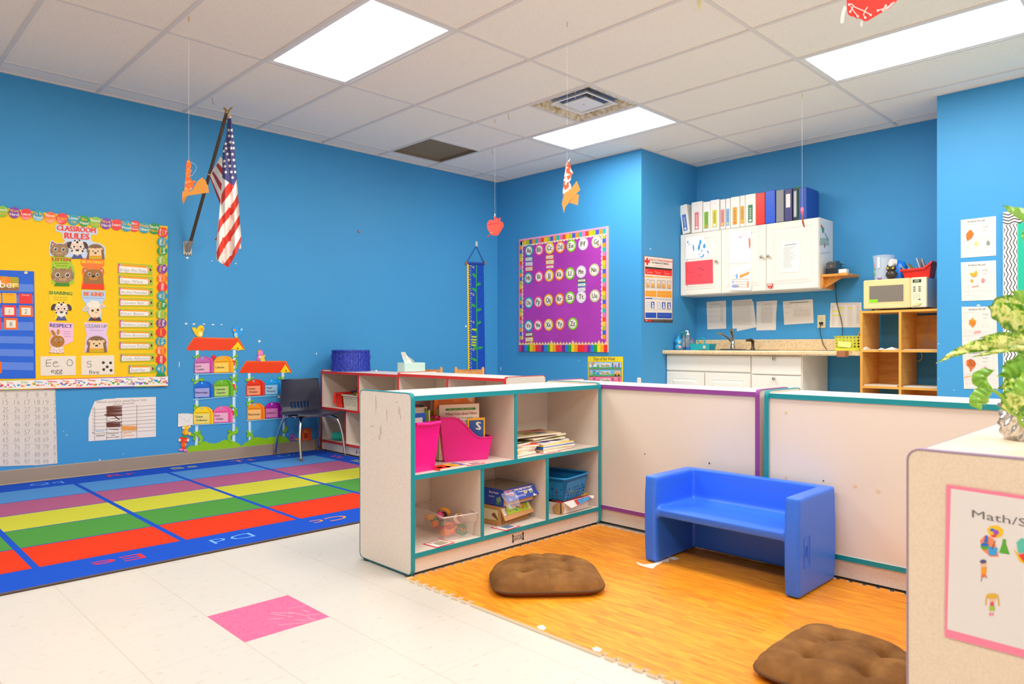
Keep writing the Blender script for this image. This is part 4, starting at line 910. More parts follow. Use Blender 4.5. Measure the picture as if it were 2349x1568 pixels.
def postp(root,pts):a=Art(LW,ZD,.0008,.001);a.base(pts,SKYL,C('2c6a98',.4));x0,x1=pts[0][0],pts[1][0];a.poly([(pts[0][0]+(pts[1][0]-pts[0][0])*.2,pts[0][1]),(pts[0][0]+(pts[1][0]-pts[0][0])*.5,pts[0][1]),(pts[3][0]+(pts[2][0]-pts[3][0])*.5,pts[2][1]),(pts[3][0]+(pts[2][0]-pts[3][0])*.2,pts[3][1])],WHT);a.build('post',parent=root)
def shelfp(root,p0,p1):a=Art(LW,ZD,.0030,.0012);(x0,y0),(x1,y1)=p0,p1;a.base([(x0,y0-12),(x1,y1-12),(x1+6,y1),(x1,y1+12),(x0,y0+14),(x0-6,y0)],SKY,C('2c6a98',.4));a.line([(x0,y0-3),(x1,y1-3)],6,SKYL);a.build('shelf',parent=root)
postp(root,[(410,515),(470,515),(455,1174+1180),(398,1174+1185)]);postp(root,[(1125,520),(1183,520),(1170,1174+1120),(1113,1174+1118)])
shelfp(root,(370,992),(1212,968));shelfp(root,e2d((362,306)),e2d((1212,226)));shelfp(root,e2d((345,795)),e2d((1185,745)))
def grass(root,pts):a=Art(LW,ZD,.0022,.0012);a.base([e2d(p)for p in pts],GRS,C('3a6a10',.5));a.line([e2d((p[0],p[1]))for p in pts[-4:]],6,C('b8e030',.4));a.build('grass_mound',parent=root)
gp1=[(190,1302),(240,1275),(235,1240),(265,1235),(270,1200),(300,1210),(310,1180),(345,1192),(420,1182),(520,1140),(540,1100),(560,1118),(590,1098),(605,1122),(640,1108),(655,1138),(780,1148),(880,1115),(920,1082),(940,1098),(965,1068),(985,1088),(1010,1070),(1050,1100),(1120,1118),(1160,1110),(1195,1132),(1225,1128),(1240,1155),(1265,1160),(1290,1218),(900,1252),(500,1285),(250,1305)]
grass(root,gp1)
def vine(root,segs,leaves=()):
 a=Art(LW,ZD,.0042,.0012);first=True
 for pts,w in segs:
  P=[(p.x,p.y)for p in catmull([Vector((*e2d(q),0))for q in pts],5)]
  L,R=[],[]
  for i,p in enumerate(P):
   q0,q1=P[max(0,i-1)],P[min(len(P)-1,i+1)];dx,dy=q1[0]-q0[0],q1[1]-q0[1];l=math.hypot(dx,dy)or 1;ww=w*(.35+.65*math.sin(PI*min(.96,.08+i/len(P)*.85)))/2*1.15
   L.append((p[0]-dy/l*ww,p[1]+dx/l*ww));R.append((p[0]+dy/l*ww,p[1]-dx/l*ww))
  a.n+=1;z_=a.top+a.n*.00004;k_=len(L);V_=[(*a.P(*q),z_)for q in L]+[(*a.P(*q),z_)for q in R];m0=[(v[0],v[1],.0035)for v in V_];a.mb.add(V_+m0,[(i,i+1,k_+i+1,k_+i)[::-1]for i in range(k_-1)]+[(2*k_+i,2*k_+i+1,i+1,i)for i in range(k_-1)]+[(k_+i,k_+i+1,3*k_+i+1,3*k_+i)for i in range(k_-1)],VG);a.line(P[1:-1],w*.2,C('a8dc3c',.4))
 for x,y,rx,ry,an in leaves:x,y=e2d((x,y));a.ell(x,y,rx+4,ry+4,VGD,1,ang=an);a.ell(x,y,rx,ry,VG,2,ang=an)
 a.build('vine',parent=root)
vine(root,[(((370,930),(430,960),(500,1010),(515,1080),(470,1150)),70)],[(345,985,48,24,.2),(385,1050,26,38,.2),(480,930,22,40,.1)])
vine(root,[(((1195,830),(1200,920),(1120,950),(1055,1000),(1060,1080),(1120,1120)),62)],[(1060,915,32,26,.3)])
vine(root,[(((470,410),(440,445),(385,460),(390,500)),34)],[(395,415,22,16,.3)])
vine(root,[(((1080,400),(1160,470),(1190,500),(1140,545),(1200,590),(1140,660)),34)],[(1185,570,26,34,.3),(1080,425,26,22,0)])
vine(root,[(((1190,30),(1195,80),(1130,100),(1200,140),(1150,185)),26)])
vine(root,[(((370,10),(410,-40),(460,-70),(500,-70)),34)],[(355,-75,26,20,.8),(520,-80,48,24,.1)])
vine(root,[(((1200,-180),(1170,-120),(1130,-80),(1100,-60)),34)],[(1190,-75,26,40,.3),(1085,-125,26,20,.3)])
vine(root,[(((360,-520),(420,-515),(470,-540)),26)],[(450,-535,34,22,-.7),(372,-518,20,14,.3)])
vine(root,[(((1110,-500),(1160,-520),(1200,-520)),18),(((1140,-260),(1190,-310),(1200,-370)),22)],[(1195,-540,24,30,.2),(1190,-440,26,30,-.4),(1205,-380,22,26,.3)])
root2=artroot(LW,'job_chart_tower','shorter mailbox tower cutout with orange roof behind the navy chair','wall decoration','mailbox tower cutouts')
roof(root2,[(1378,733),(2145,733),(2256,938),(2246,970),(2200,950),(2120,966),(2030,948)]+scal(2020,1262,950,7)+[(1250,945)],[(2132,795),(2238,962),(2200,948),(2120,964),(2035,946)],((1378,735),(2145,735)),0)
postp(root2,[(1413,965),(1466,965),(1476,1174+1080),(1428,1174+1085)]);postp(root2,[(2062,960),(2112,960),(2125,1174+1005),(2085,1174+1010)])
shelfp(root2,e2d((1372,258)),e2d((2112,212)));shelfp(root2,e2d((1382,712)),e2d((2142,655)))
grass(root2,[(1292,1215),(1300,1180),(1340,1165),(1340,1140),(1385,1130),(1430,1085),(1530,1035),(1600,1020),(1780,1052),(1810,1015),(1840,1035),(1860,1010),(1890,1030),(1960,1005),(2060,1000),(2130,1020),(2170,1045),(2212,1085),(2216,1118),(1700,1175),(1290,1225)])
vine(root2,[(((1390,910),(1440,950),(1490,1000),(1500,1060)),50),(((1520,900),(1480,940),(1490,980)),16)],[(1415,990,20,50,.3)])
vine(root2,[(((2140,810),(2150,880),(2090,950)),46)]);vine(root2,[(((1500,310),(1450,350),(1410,400),(1420,430)),36),(((1380,330),(1400,370),(1430,370)),14)],[(1500,330,30,14,.5)])
vine(root2,[(((1370,-80),(1420,-60),(1480,-110),(1540,-130)),24)],[(1390,-75,30,22,.5)])
vine(root2,[(((2130,-150),(2060,-80),(2125,-30),(2100,40),(2120,90),(2080,150)),28)],[(2020,-115,24,26,.4)]);vine(root2,[(((2120,440),(2140,500),(2090,590)),36)])
MBX=[(385,695,650-1174.5,972-1174.5,60,'c868b4','d42c9c','e8b0d0',('Line','Leader'),0,'purple-pink'),(760,1060,640-1174.5,965-1174.5,80,'ffb008','f89400','ffd45c',('Caboose',),1,'amber'),(380,690,-50,272,65,'0a70dc','0858c0','a4a4e0',('Meteorologist',),0,'dark blue'),(760,1060,-80,248,80,'74bc20','3c9c20','b8d878',('Calendar','Captain'),1,'green'),(370,690,440,778,60,'ffd814','f8b408','f2e07c',('Ticket','Collector'),0,'yellow'),(752,1050,430,750,70,'f868ac','f04898','f2b4d0',('Door','Holder'),1,'rose pink'),(1385,1672,-85,232,68,'f23410','d82408','ff9c70',('Center','Checker'),0,'red'),(1735,2002,-95,218,66,'20a4f0','1088e0','a0ccec',('Chair','Patrol'),1,'light blue'),(1400,1682,375,695,58,'ff9a14','f87008','ffc478',('Electrician',),0,'orange'),(1745,2012,355,665,66,'b41cac','88108c','d880bc',('Janitor',),1,'violet')]
for l,r,t,b,sh,c1,c2,cl,tx,flag,cn in MBX:
 a=Art(LW,ZD,.0058,.0012)
 def arch(x0,x1,y0,y1,sl=-8):
  h=(x1-x0)*.42;P=[e2d((x0,y1)),e2d((x0,y0+h))]
  for k in range(1,12):q=PI-PI*k/12;P.append(e2d(((x0+x1)/2+(x1-x0)/2*math.cos(q),y0+h-h*math.sin(q))))
  return P+[e2d((x1,y0+h)),e2d((x1,y1+sl))]
 w=r-l;back=arch(l+sh,r+sh,t-2,b-6,-6)
 allp=[e2d((l,b)),e2d((l,t+w*.42))]+[e2d(((l+r)/2+w/2*math.cos(PI-PI/2*k/6),t+w*.42-w*.42*math.sin(PI/2*k/6)))for k in range(1,6)]+[e2d(((l+r)/2,t-2)),e2d(((l+r)/2+sh,t-3))]+[e2d(((l+r)/2+sh+w/2*math.cos(PI/2-PI/2*k/6),t-2+w*.42-w*.42*math.sin(PI/2-PI/2*k/6)))for k in range(1,7)]+[e2d((r+sh,b-14))]
 a.base(allp,C(c1,.35),C('3a3040',.5));a.poly([e2d((r-8,b-10)),e2d((r-8,t+w*.42))]+[e2d(((l+r)/2+(w/2-8)*math.cos(PI/2*k/6),t+w*.42-w*.42*math.sin(PI/2*k/6)))for k in range(1,7)]+[e2d(((l+r)/2+25+w/2*math.cos(PI/2-PI/2*k/6),t+w*.42-w*.42*math.sin(PI/2-PI/2*k/6)))for k in range(0,7)]+[e2d((r+25,b-12))],C(c2,.35),1)
 y=t+w*.36;a.line([e2d((l+25,y+4)),e2d((r-30,y-6))],5,INK,2);a.poly([e2d((l+15,y+28)),e2d((r-22,y+16)),e2d((r-22,b-26)),e2d((l+15,b-16))],C(cl,.45),2);a.ell(*e2d(((l+r)/2-5,t+34)),17,19,C('7cc8e8',.3),3)
 n=len(tx);H_=b-26-(y+24)
 for i,s in enumerate(tx):
  cap=min(36,H_*.28);base=y+24+H_*(.62 if n==1 else .42+.38*i);L_=min(w*.78,len(s)*24);x0=l+28+(18 if i else 0);x0=min(x0,r-22-L_)if L_<w*.7 else l+20
  a.text(s,e2d((x0,base)),e2d((x0+L_,base-6)),cap,INK,lv=4,bold=.012)
 fc=C('f4201c',.4)
 if flag:a.poly([e2d((r+sh-28,t+88)),e2d((r+sh+22,t+84)),e2d((r+sh+22,t+178)),e2d((r+sh+2,t+178)),e2d((r+sh+2,t+112)),e2d((r+sh-28,t+108))],fc,4)
 elif tx[0]=='Line':a.poly([e2d((r+30,t-25)),e2d((r+105,t-25)),e2d((r+105,t+45)),e2d((r+50,t+45)),e2d((r+50,t+95)),e2d((r+34,t+95))],fc,4)
 else:a.ell(*e2d((r+sh-8,t+86)),14,14,fc,4)
 a.build('mailbox_card',cn+' paper mailbox labelled '+' '.join(tx)+' on the wall tower','wall decoration','paper mailboxes on the towers')
def fig(name,label,cat_,outline,shapes,zm=ZD,h=.0045):
 a=Art(LW,zm,h,.0012);a.base(outline,C(shapes[0],.4),INK)
 for s in shapes[1:]:s(a)
 return a.build(name,label,cat_)
EL=lambda*q:(lambda a:a.ell(*q));PO=lambda*q:(lambda a:a.poly(*q));LI=lambda*q:(lambda a:a.line(*q))
YB,YB2,OB=C('fbd416',.4),C('fff0a0',.4),C('f89c14',.4)
fig('bird_cutout','yellow bird cutout perched on the taller orange roof','wall decoration',[(335,85),(375,92),(415,88),(425,130),(440,95),(475,55),(520,42),(560,70),(580,120),(560,160),(548,190),(550,230),(530,272),(450,270),(400,230),(380,190),(350,140)],['f8d010',EL(500,215,38,42,YB2,2),EL(532,128,32,22,OB,3),LI([(400,200),(430,225),(470,225)],5,OB,2),EL(525,100,4,5,INK,3)])
fig('bird_cutout','blue bird cutout perched at the right end of the taller roof','wall decoration',[(1108,150),(1125,90),(1165,60),(1210,72),(1238,115),(1250,160),(1262,100),(1295,108),(1330,100),(1322,160),(1295,215),(1250,270),(1225,292),(1165,290),(1140,230),(1135,180)],['28a0f0',EL(1180,228,34,42,C('a8dcf8',.4),2),EL(1155,142,30,20,OB,3),EL(1292,130,26,22,C('a0d8f8',.4),2),EL(1190,278,34,14,C('fbc81c',.4),3),EL(1175,115,4,5,INK,3)])
fig('critter_cutout','pink and yellow bug cutout sitting on the shorter orange roof','wall decoration',[(1615,510),(1650,522),(1700,525),(1705,590),(1720,620),(1760,615),(1750,650),(1730,670),(1750,715),(1730,745),(1660,752),(1600,725),(1578,680),(1600,630),(1600,580)],['d868b0',EL(1655,580,50,48,C('f88ab8',.4),2),EL(1625,548,22,20,C('c8c020',.4),3),PO([(1680,630),(1755,618),(1725,665),(1745,740),(1665,745),(1650,690)],C('ecd838',.4),3),EL(1645,655,26,20,WHT,4),EL(1612,690,30,34,C('e860c8',.4),3)])
fig('envelope_cutout','white paper envelope cutout held up beside the yellow mailbox','wall decoration',[e2d(p)for p in((72,575),(150,566),(260,568),(362,578),(360,780),(310,800),(180,812),(68,828))],['f0ece6',LI([e2d((85,605)),e2d((250,728)),e2d((355,600))],4,C('c4b898',.5),2),LI([e2d((80,580)),e2d((358,582))],3,C('d8d0c0',.5),2)])
fig('critter_cutout','orange-yellow bug cutout lifting the envelope above its head','wall decoration',[e2d(p)for p in((150,830),(180,815),(240,800),(320,795),(290,840),(265,880),(275,940),(320,930),(325,965),(290,995),(260,975),(215,985),(180,970),(150,950),(155,910),(185,880))],['f8b018',EL(*e2d((235,835)),50,38,YB,2),EL(*e2d((240,820)),14,9,C('f88898',.4),3),EL(*e2d((210,920)),55,46,C('f8a414',.4),3),EL(*e2d((228,925)),28,34,YB,4),EL(*e2d((292,955)),30,30,C('f4dc70',.4),3),EL(*e2d((170,845)),22,22,WHT,2),EL(*e2d((295,820)),18,20,WHT,2)])
fig('critter_cutout','red bug cutout with a green cap standing at the grass edge','wall decoration',[e2d(p)for p in((105,1025),(150,1030),(160,990),(190,975),(225,990),(230,1030),(280,1045),(290,1085),(250,1120),(215,1130),(240,1170),(215,1215),(215,1255),(255,1275),(250,1300),(185,1305),(170,1280),(140,1290),(85,1280),(90,1245),(150,1240),(125,1180),(135,1130),(90,1105),(78,1065))],['f04018',EL(*e2d((190,1010)),38,26,C('2ca41c',.4),3),EL(*e2d((172,1085)),44,40,C('f84020',.4),3),EL(*e2d((180,1170)),55,46,C('ff6a10',.4),3),EL(*e2d((100,1080)),24,28,WHT,4),EL(*e2d((262,1080)),24,28,WHT,4),EL(*e2d((122,1265)),40,22,C('f090c8',.4),4),EL(*e2d((212,1278)),40,22,C('f090c8',.4),4),EL(*e2d((212,1085)),10,14,YB,5),EL(*e2d((212,1165)),14,18,YB,5)])
ZF=(390,730,.21687)
fig('snail_cutout','purple spiral bug cutout low on the wall behind the chair legs','wall decoration',[(1262+0,1255),(1275,1228),(1300,1218),(1322,1230),(1312,1255),(1345,1262),(1378,1272),(1340,1285),(1320,1290),(1290,1302),(1265,1285)],['9850a8',EL(1292,1260,24,28,C('b478c4',.4),2),EL(1292,1258,12,14,C('803c94',.4),3),PO([(1312,1262),(1378,1272),(1330,1288)],OB,2)],ZF)
fig('mailbox_cutout','small red mailbox cutout low on the wall behind the chair','wall decoration',[(1392,1200),(1402,1168),(1430,1160),(1475,1158),(1495,1175),(1502,1290),(1470,1285),(1468,1298),(1450,1298),(1448,1288),(1410,1290),(1405,1302),(1392,1300)],['f05820',PO([(1400,1198),(1412,1175),(1440,1170),(1462,1180),(1468,1280),(1402,1286)],C('fc7a2c',.4),2),PO([(1415,1215),(1455,1210),(1457,1262),(1417,1268)],C('d83810',.4),3),EL(1430,1192,8,8,YB,4)],ZF)
a=Art(LW,ZF,.0005,.004);a.base([(1138,822),(1165,820),(1160,838),(1148,842),(1140,834)],C('f4e8d4',.6));a.build('tape_bit','cream tape bit under the shorter tower upper shelf','tape')
root=artroot(LW,'growth_chart','blue hanging growth chart with yellow ruler and leafy vine near the corner','wall chart')
ZG=(1000,420,.30618)
a=Art(LW,ZG,.003,.003);a.base([(232,600),(356,606),(360,900),(366,1300),(370,1560),(245,1540),(238,1100)],C('164fc0',.5,noise=.1,nscale=20,bump=.3))
YR=C('f8d818',.5);a.poly([(230,600),(243,601),(250,1545),(240,1543)],YR,1)
for i in range(48):
 y=618+i*17.3;L=26 if i%12==0 else(16 if i%2==0 else 10);a.line([(242+i*.12,y),(242+i*.12+L,y)],4,YR,2)
 if i%1==0:a.line([(259+i*.12,y+8),(261+i*.12,y+13)],4,C('c8d8e8',.5),2)
for y,t in((635,'6'),(842,'5'),(1048,'4'),(1254,'3')):a.text(t,(272,y),(285,y+1),16,YR,lv=3,bold=.02)
GV=C('2fae4a',.5);a.line([(302,612),(301,800),(304,1000),(307,1200),(305,1540)],7,GV,2)
for x,y,an in((285,690,.9),(317,757,-.5),(285,797,.7),(278,915,.5),(320,948,-.4),(320,1045,-.5),(290,1100,.6),(330,1232,-.2),(292,1232,.9),(285,1320,.5)):a.ell(x,y,20,10,GV,3,ang=an)
for i,y in enumerate((1088,1143,1165,1185,1205)):a.poly([(266,y),(302 if i<3 else 298,y+2),(300,y+14),(265,y+12)],C('c8dc20',.5),4)
for y in(685,780,872,968,1065,1166,1268):a.line([(310,y),(349,y)],2.5,C('0c3888',.5),2)
a.build('fabric_strip',parent=root)
a=Art(LW,ZG,.004,.012);a.base([(222,590),(366,596),(366,610),(222,603)],C('2a4aa8',.5));a.build('top_rod',parent=root)
for x in(224,364):a=Art(LW,ZG,.003,.014);a.base([(x-5,588),(x+5,588),(x+5,610),(x-5,610)],C('c87848',.5));a.build('rod_end',parent=root)
a=Art(LW,ZG);P=[a.P(*q)for q in((230,592),(298,472),(358,598))];m=MB();m.tube([(P[0][0],P[0][1],.008),(P[1][0],P[1][1],.012),(P[2][0],P[2][1],.008)],.004,C('26459c',.6),6);part('cord',m,root)
p=at_y(1092,560,YL);m=MB();m.rbox(-.012,.012,-.012,0,-.03,.03,C('f4f0ea',.4),.003);m.tube([(0,-.012,-.02),(0,-.022,-.018),(0,-.024,-.006)],.003,C('f4f0ea',.4),6);o=m.build('wall_hook');o.location=(p.x,YL-.001,p.z);tag(o,'white adhesive hook holding the growth chart cord','hook')
p=at_y(823,531,YL);m=MB();m.lathe([(.011,0),(.012,.003),(.006,.006)],C('b8402c',.5),n=14);m.ball((0,0,.007),.005,C('f0e8e0',.5),8);m.M=None
for v in m.v:v.y,v.z=-v.z,v.y
o=m.build('wall_button');o.location=(p.x,YL-.001,p.z);tag(o,'tiny round red button sticker high on the left wall','sticker')
ZP5=(1180,500,.12752);ZP6=(1180,660,.14664);ZH=(1000,420,.30618)
root=artroot(BW,'alphabet_board','purple alphabet bulletin board with pencil border on the back wall','bulletin board')
a=Art(BW,ZP6,.0012,.0150);a.zm=None
s0,s1,t0,t1=-5.492,-4.268,.888,2.118
M_PUR=texmat('purple_backing_paper','noise',3,[(.3,'a834ac'),(.6,'b43cb6'),(.8,'c04ac0')],.7)
a.base([(s0,t0),(s1,t0),(s1,t1),(s0,t1)],M_PUR,C('f0c8a0',.6));a.poly([(s0,t1-.018),(s1,t1-.018),(s1,t1),(s0,t1)],C('f8a8c8',.6));a.poly([(s1-.02,t0),(s1,t0),(s1,t1),(s1-.02,t1)],C('f8b0c0',.6));a.poly([(s0,t0),(s0+.014,t0),(s0+.014,t1),(s0,t1)],C('f08cc0',.6))
a.build('backing_paper',parent=root)
SQ=[C(h,.6)for h in('f04824','f8c810','b4c41c','4a5cd0','fc9818','2cb4b4','e478b8')]
CRM=C('f4e2c0',.6)
def strip(n,fn):
 a=Art(BW,None,.0165,.0006)
 for k in range(n):fn(a,k)
 a.build('paper_border',parent=root)
n=27;w=(s1-s0-.05)/n
def ftop(a,k):
 x=s0+.03+k*w;a.base([(x,t1-.068),(x+w,t1-.068),(x+w,t1-.02),(x,t1-.02)],SQ[k%7]);r=w/2
 a.base([(x+r+r*math.cos(PI+PI*j/8),t1-.068+r*.9*math.sin(PI+PI*j/8))for j in range(9)],CRM)
strip(n,ftop)
n2=25;h2=(t1-t0-.16)/n2
def fl(a,k):
 y=t1-.03-(k+1)*h2;a.base([(s0+.018,y),(s0+.052,y),(s0+.052,y+h2),(s0+.018,y+h2)],SQ[(k+5)%7][0]if 0 else SQ[(12-k)%7]);r=h2/2
 a.base([(s0+.052+r*.8*math.sin(PI*j/8),y+r-r*math.cos(PI*j/8))for j in range(9)],CRM)
strip(n2,fl)
def fr_(a,k):
 y=t1-.03-(k+1)*h2;a.base([(s1-.065,y),(s1-.026,y),(s1-.026,y+h2),(s1-.065,y+h2)],SQ[(k+1)%7]);r=h2/2
 a.base([(s1-.065-r*.8*math.sin(PI*j/8),y+r-r*math.cos(PI*j/8))for j in range(9)],CRM)
strip(n2,fr_)
PCN=['d03078','7a2488','1888e8','18a030','f0d010','fca018','f8241c','d43078','7a2488','1888e8','38a830','fcdc10','fca018','f8301c','e82c80','7a2488','1880e8','18a838','fcd810','fca018','f82c1c','f82c1c','e82c80','8a3098','1888f0','18a830','fce010','fcb018','f82c1c']
a=Art(BW,None,.018,.0008);w=(s1-s0-.006)/29;TIPW=C('f4d898',.6)
for k,h in enumerate(PCN):
 x=s0+.003+k*w;dy=.012 if k in(4,11,18,26)else 0;m_=C(h,.5)
 a.base([(x+.001,t0+.002),(x+w-.001,t0+.002),(x+w-.001,t0+.078+dy),(x+w*.5,t0+.11+dy),(x+.001,t0+.078+dy)],TIPW,m_)
 a.poly([(x+.001,t0+.002),(x+w-.001,t0+.002),(x+w-.001,t0+.07+dy),(x+w*.75,t0+.078+dy),(x+w*.5,t0+.07+dy),(x+w*.25,t0+.078+dy),(x+.001,t0+.07+dy)],m_);a.poly([(x+w*.36,t0+.1+dy),(x+w*.64,t0+.1+dy),(x+w*.5,t0+.11+dy)],m_,2)
 if k%3==0:a.poly([(x+w*.3,t0+.004),(x+w*.38,t0+.004),(x+w*.38,t0+.068),(x+w*.3,t0+.068)],C('ffffff',.5,alpha=1)if 0 else m_,2)
a.build('pencil_border',parent=root)
RING={0:'1ea4b8',1:'fc4c98',2:'fcc404',3:'fc7c18',4:'8cd404',5:'b088dc',6:'5c5a30'}
RN={0:'teal',1:'pink',2:'yellow',3:'orange',4:'lime green',5:'lilac',6:'dark striped'}
LET=[('Aa',5,260,585),('Bb',5,444,570),('Cc',5,632,540),('Dd',5,822,522),('Ee',5,1022,497),('Ff',5,1235,465),('Gg',5,1475,425),('Hh',5,248,1080),('Ii',5,440,1055),('Jj',5,623,1033),('Kk',5,808,1013),('Ll',5,998,995),('Mm',5,1198,965),('Nn',5,1432,932),('Oo',6,223,233),('Pp',6,370,220),('Qq',6,530,190),('Rr',6,702,175),('Ss',6,867,152),('Tt',6,1043,140),('Uu',6,1255,125),('Vv',6,220,592),('Ww',6,366,585),('Xx',6,533,577),('Yy',6,710,567),('Zz',6,912,560)]
for k,(t,z,x,y)in enumerate(LET):
 q=k%7;tmp=Art(BW,ZP5 if z==5 else ZP6,.02);cs,ct=tmp.P(x,y)
 a=Art(BW,None,.0175,.0012);r=.0635
 if q>=5:
  col,col2=C(RING[q],.5),C('f0e8c0' if q==6 else 'f4eef8',.5);pts=[]
  a.base([(cs+r*math.cos(j*PI/14),ct+r*math.sin(j*PI/14))for j in range(28)],col2)
  for rr,ww in(((r-.002),.004),((r-.011),.003)):
   for j in range(28):
    if q==6 or rr<r-.005 or 1:
     a0,a1=j*PI/14,(j+.62)*PI/14;a.poly([(cs+rr*math.cos(a0),ct+rr*math.sin(a0)),(cs+rr*math.cos(a1),ct+rr*math.sin(a1)),(cs+(rr-ww)*math.cos(a1),ct+(rr-ww)*math.sin(a1)),(cs+(rr-ww)*math.cos(a0),ct+(rr-ww)*math.sin(a0))],col)
 else:a.base([(cs+r*math.cos(j*PI/14),ct+r*math.sin(j*PI/14))for j in range(28)],C(RING[q],.5))
 a.poly([(cs+.047*math.cos(j*PI/12),ct+.047*math.sin(j*PI/12))for j in range(24)],C('f4efe6',.6),2)
 wd=.062 if t not in('Ii','Ll','Jj')else .038
 a.text(t,(cs-wd/2,ct-.022),(cs+wd/2,ct-.022),.048,C('4c4418',.6),lv=4,bold=.012)
 a.build('letter_card','round %s-rimmed letter card reading %s on the purple board'%(RN[q],t),'letter card','round letter cards on the purple board')
WC=[(5,193,690,328,782,0,'Anahlia'),(5,197,782,328,865,5,'Aunt'),(5,196,866,332,958,3,'Animal'),(5,563,655,706,745,3,'Camden'),(5,566,745,710,834,2,'Can'),(5,566,836,712,915,1,'Car'),(5,1132,1082,1290,1158,6,'Maddox'),(5,1135,1155,1290,1238,0,'Mom'),(5,1140,1240,1280,1318,5,'Map'),(6,170,692,290,762,6,'Viola'),(6,172,766,293,842,2,'Van'),(6,176,848,293,912,3,'Violin')]
PL=['topmost under letter A','middle one under letter A','lowest under letter A','topmost under letter C','middle one under letter C','lowest under letter C','topmost under letter M','middle one under letter M','lowest under letter M','topmost under letter V','middle one under letter V','lowest under letter V']
for(z,x0,y0,x1,y1,q,t),pl in zip(WC,PL):
 zz=ZP5 if z==5 else ZP6;a=Art(BW,zz,.0172,.001);sl=(y1-y0)*.17;bw=(x1-x0)*.09
 a.base([(x0,y0+sl),(x1,y0),(x1,y1-sl*.6),(x0,y1)],C(RING[q]if q<5 else('c8b8e8' if q==5 else '6a6438'),.6));a.poly([(x0+bw,y0+sl+bw),(x1-bw,y0+bw*1.2),(x1-bw,y1-sl*.6-bw),(x0+bw,y1-bw*1.2)],C('f2ece0',.6))
 wd=(x1-x0)*.6;xm=(x0+x1)/2;ym=(y0+y1)/2+10*(1 if z==5 else .8);a.text(t,(xm-wd/2,ym+4),(xm+wd/2,ym-4),(y1-y0)*.24,C('8c8470',.6))
 a.build('word_card','%s bordered word card, %s on the purple board'%(RN[q],pl),'word card','word cards on the purple board')
a=Art(BW,ZP6,.001,.0014);a.base([(1150,1070),(1700,1075),(1690,2340),(1165,2390)],C('f8e018',.5))
a.text('Days of the Week',(1242,1135),(1578,1130),50,C('8a6c48',.5),bold=.01)
DAY=['Sunday','Monday','Tuesday','Wednesday','Thursday','Friday','Saturday'];DC=['b8dcf8','6cc0f0','fc7cb4','f8b060','a8d870','c8a0e0','f8d860']
for k,d in enumerate(DAY):
 y0=1158+k*115;y1=y0+108;a.poly([(1167,y0),(1677,y0),(1675,y1),(1169,y1)],C(DC[k],.5));
 if k<2:a.poly([(1169,y1-14),(1230,y1-34),(1420,y1-26),(1560,y1-38),(1675,y1-20),(1675,y1),(1169,y1)],C('58b478',.5),2)
 a.line([(1167,y0),(1677,y0),(1675,y1),(1169,y1),(1167,y0)],4,C('6a4a30',.6),3);wd=125+len(d)*2;a.poly([(1350,y0+28),(1500,y0+28),(1505,y0+80),(1345,y0+80)],C('f4ecd8',.5),3);a.text(d,(1358,y0+72),(1358+wd,y0+72),38,C('8a5c38',.5),lv=5,bold=.015)
 random.seed(k+4)
 for j,x in enumerate((1205,1250,1310,1540,1585,1640)):
  if k==1 and x>1530:continue
  if k==0 and x<1260:continue
  cc=BL[(j+k)%7];a.ell(x,y0+32,13,15,C(('f0b890','8a5838')[j%2],.5),5);a.poly([(x-14,y0+84),(x-8,y0+46),(x+8,y0+46),(x+14,y0+84)],cc,5);a.line([(x-18,y0+56),(x+18,y0+56)],4,cc,5)
 if k==0:
  for j,h in enumerate(('f03020','f8a018','f8e020','40b848','3878e0')):a.ell(1228,y0+55,40-j*6,42-j*7,C(h,.5),4+j,a0=PI,a1=2*PI)
  a.ell(1195,y0+58,22,18,WHT,9);a.ell(1265,y0+55,24,22,WHT,9)
 if k==1:
  a.poly([(1568,y0+22),(1662,y0+18),(1665,y0+88),(1565,y0+92)],C('f8a030',.5),5)
  for x in(1585,1635):a.ell(x,y0+92,15,15,C('4a3020',.5),6)
  for x in(1575,1605,1635):a.poly([(x,y0+32),(x+20,y0+31),(x+20,y0+54),(x,y0+55)],C('b8e0f0',.5),6)
a.build('days_chart','yellow Days of the Week chart partly hidden behind the purple-trimmed cabinet','chart')
ZQ=ZH;a=Art(SW,ZQ,.001,.0014);a.base([(1558,543),(1774,566),(1772,1044),(1561,1040)],C('8a2c1c',.5));a.poly([(1561,546),(1771,569),(1769,1020),(1564,1018)],C('f4ece2',.5))
RD=C('e42c1c',.5)
a.poly([(1575,558),(1588,559),(1588,574),(1601,576),(1601,598),(1588,597),(1588,614),(1575,612),(1575,596),(1563,594),(1563,572),(1575,573)],RD,2)
a.text('Steps for Choking Emergencies',(1598,576),(1768,594),15,RD,bold=.02);a.text('for Infants & Children',(1618,599),(1742,612),15,C('3a3030',.5),bold=.02)
a.dashes(1640,618,1700,1,1,RD,2)
a.poly([(1566,623),(1767,642),(1767,655),(1566,637)],INK,2);a.poly([(1566,637),(1767,655),(1767,697),(1566,680)],C('f4281c',.5),2)
for x in(1578,1643,1710):a.text('LABEL'[0:0]or '1. CALL'[0:2],(x,657+(x-1566)*.085),(x+14,657+(x-1566)*.085),8,WHT,lv=4);a.dashes(x,664+(x-1566)*.085,x+45,2,7,C('f8c8b8',.5),2,lv=4)
OG,BL_=C('fca81c',.5),C('1c50c0',.5)
a.poly([(1568,692),(1766,705),(1766,714),(1568,702)],C('f8c878',.5),2);a.poly([(1568,695),(1620,698),(1620,706),(1568,703)],OG,3)
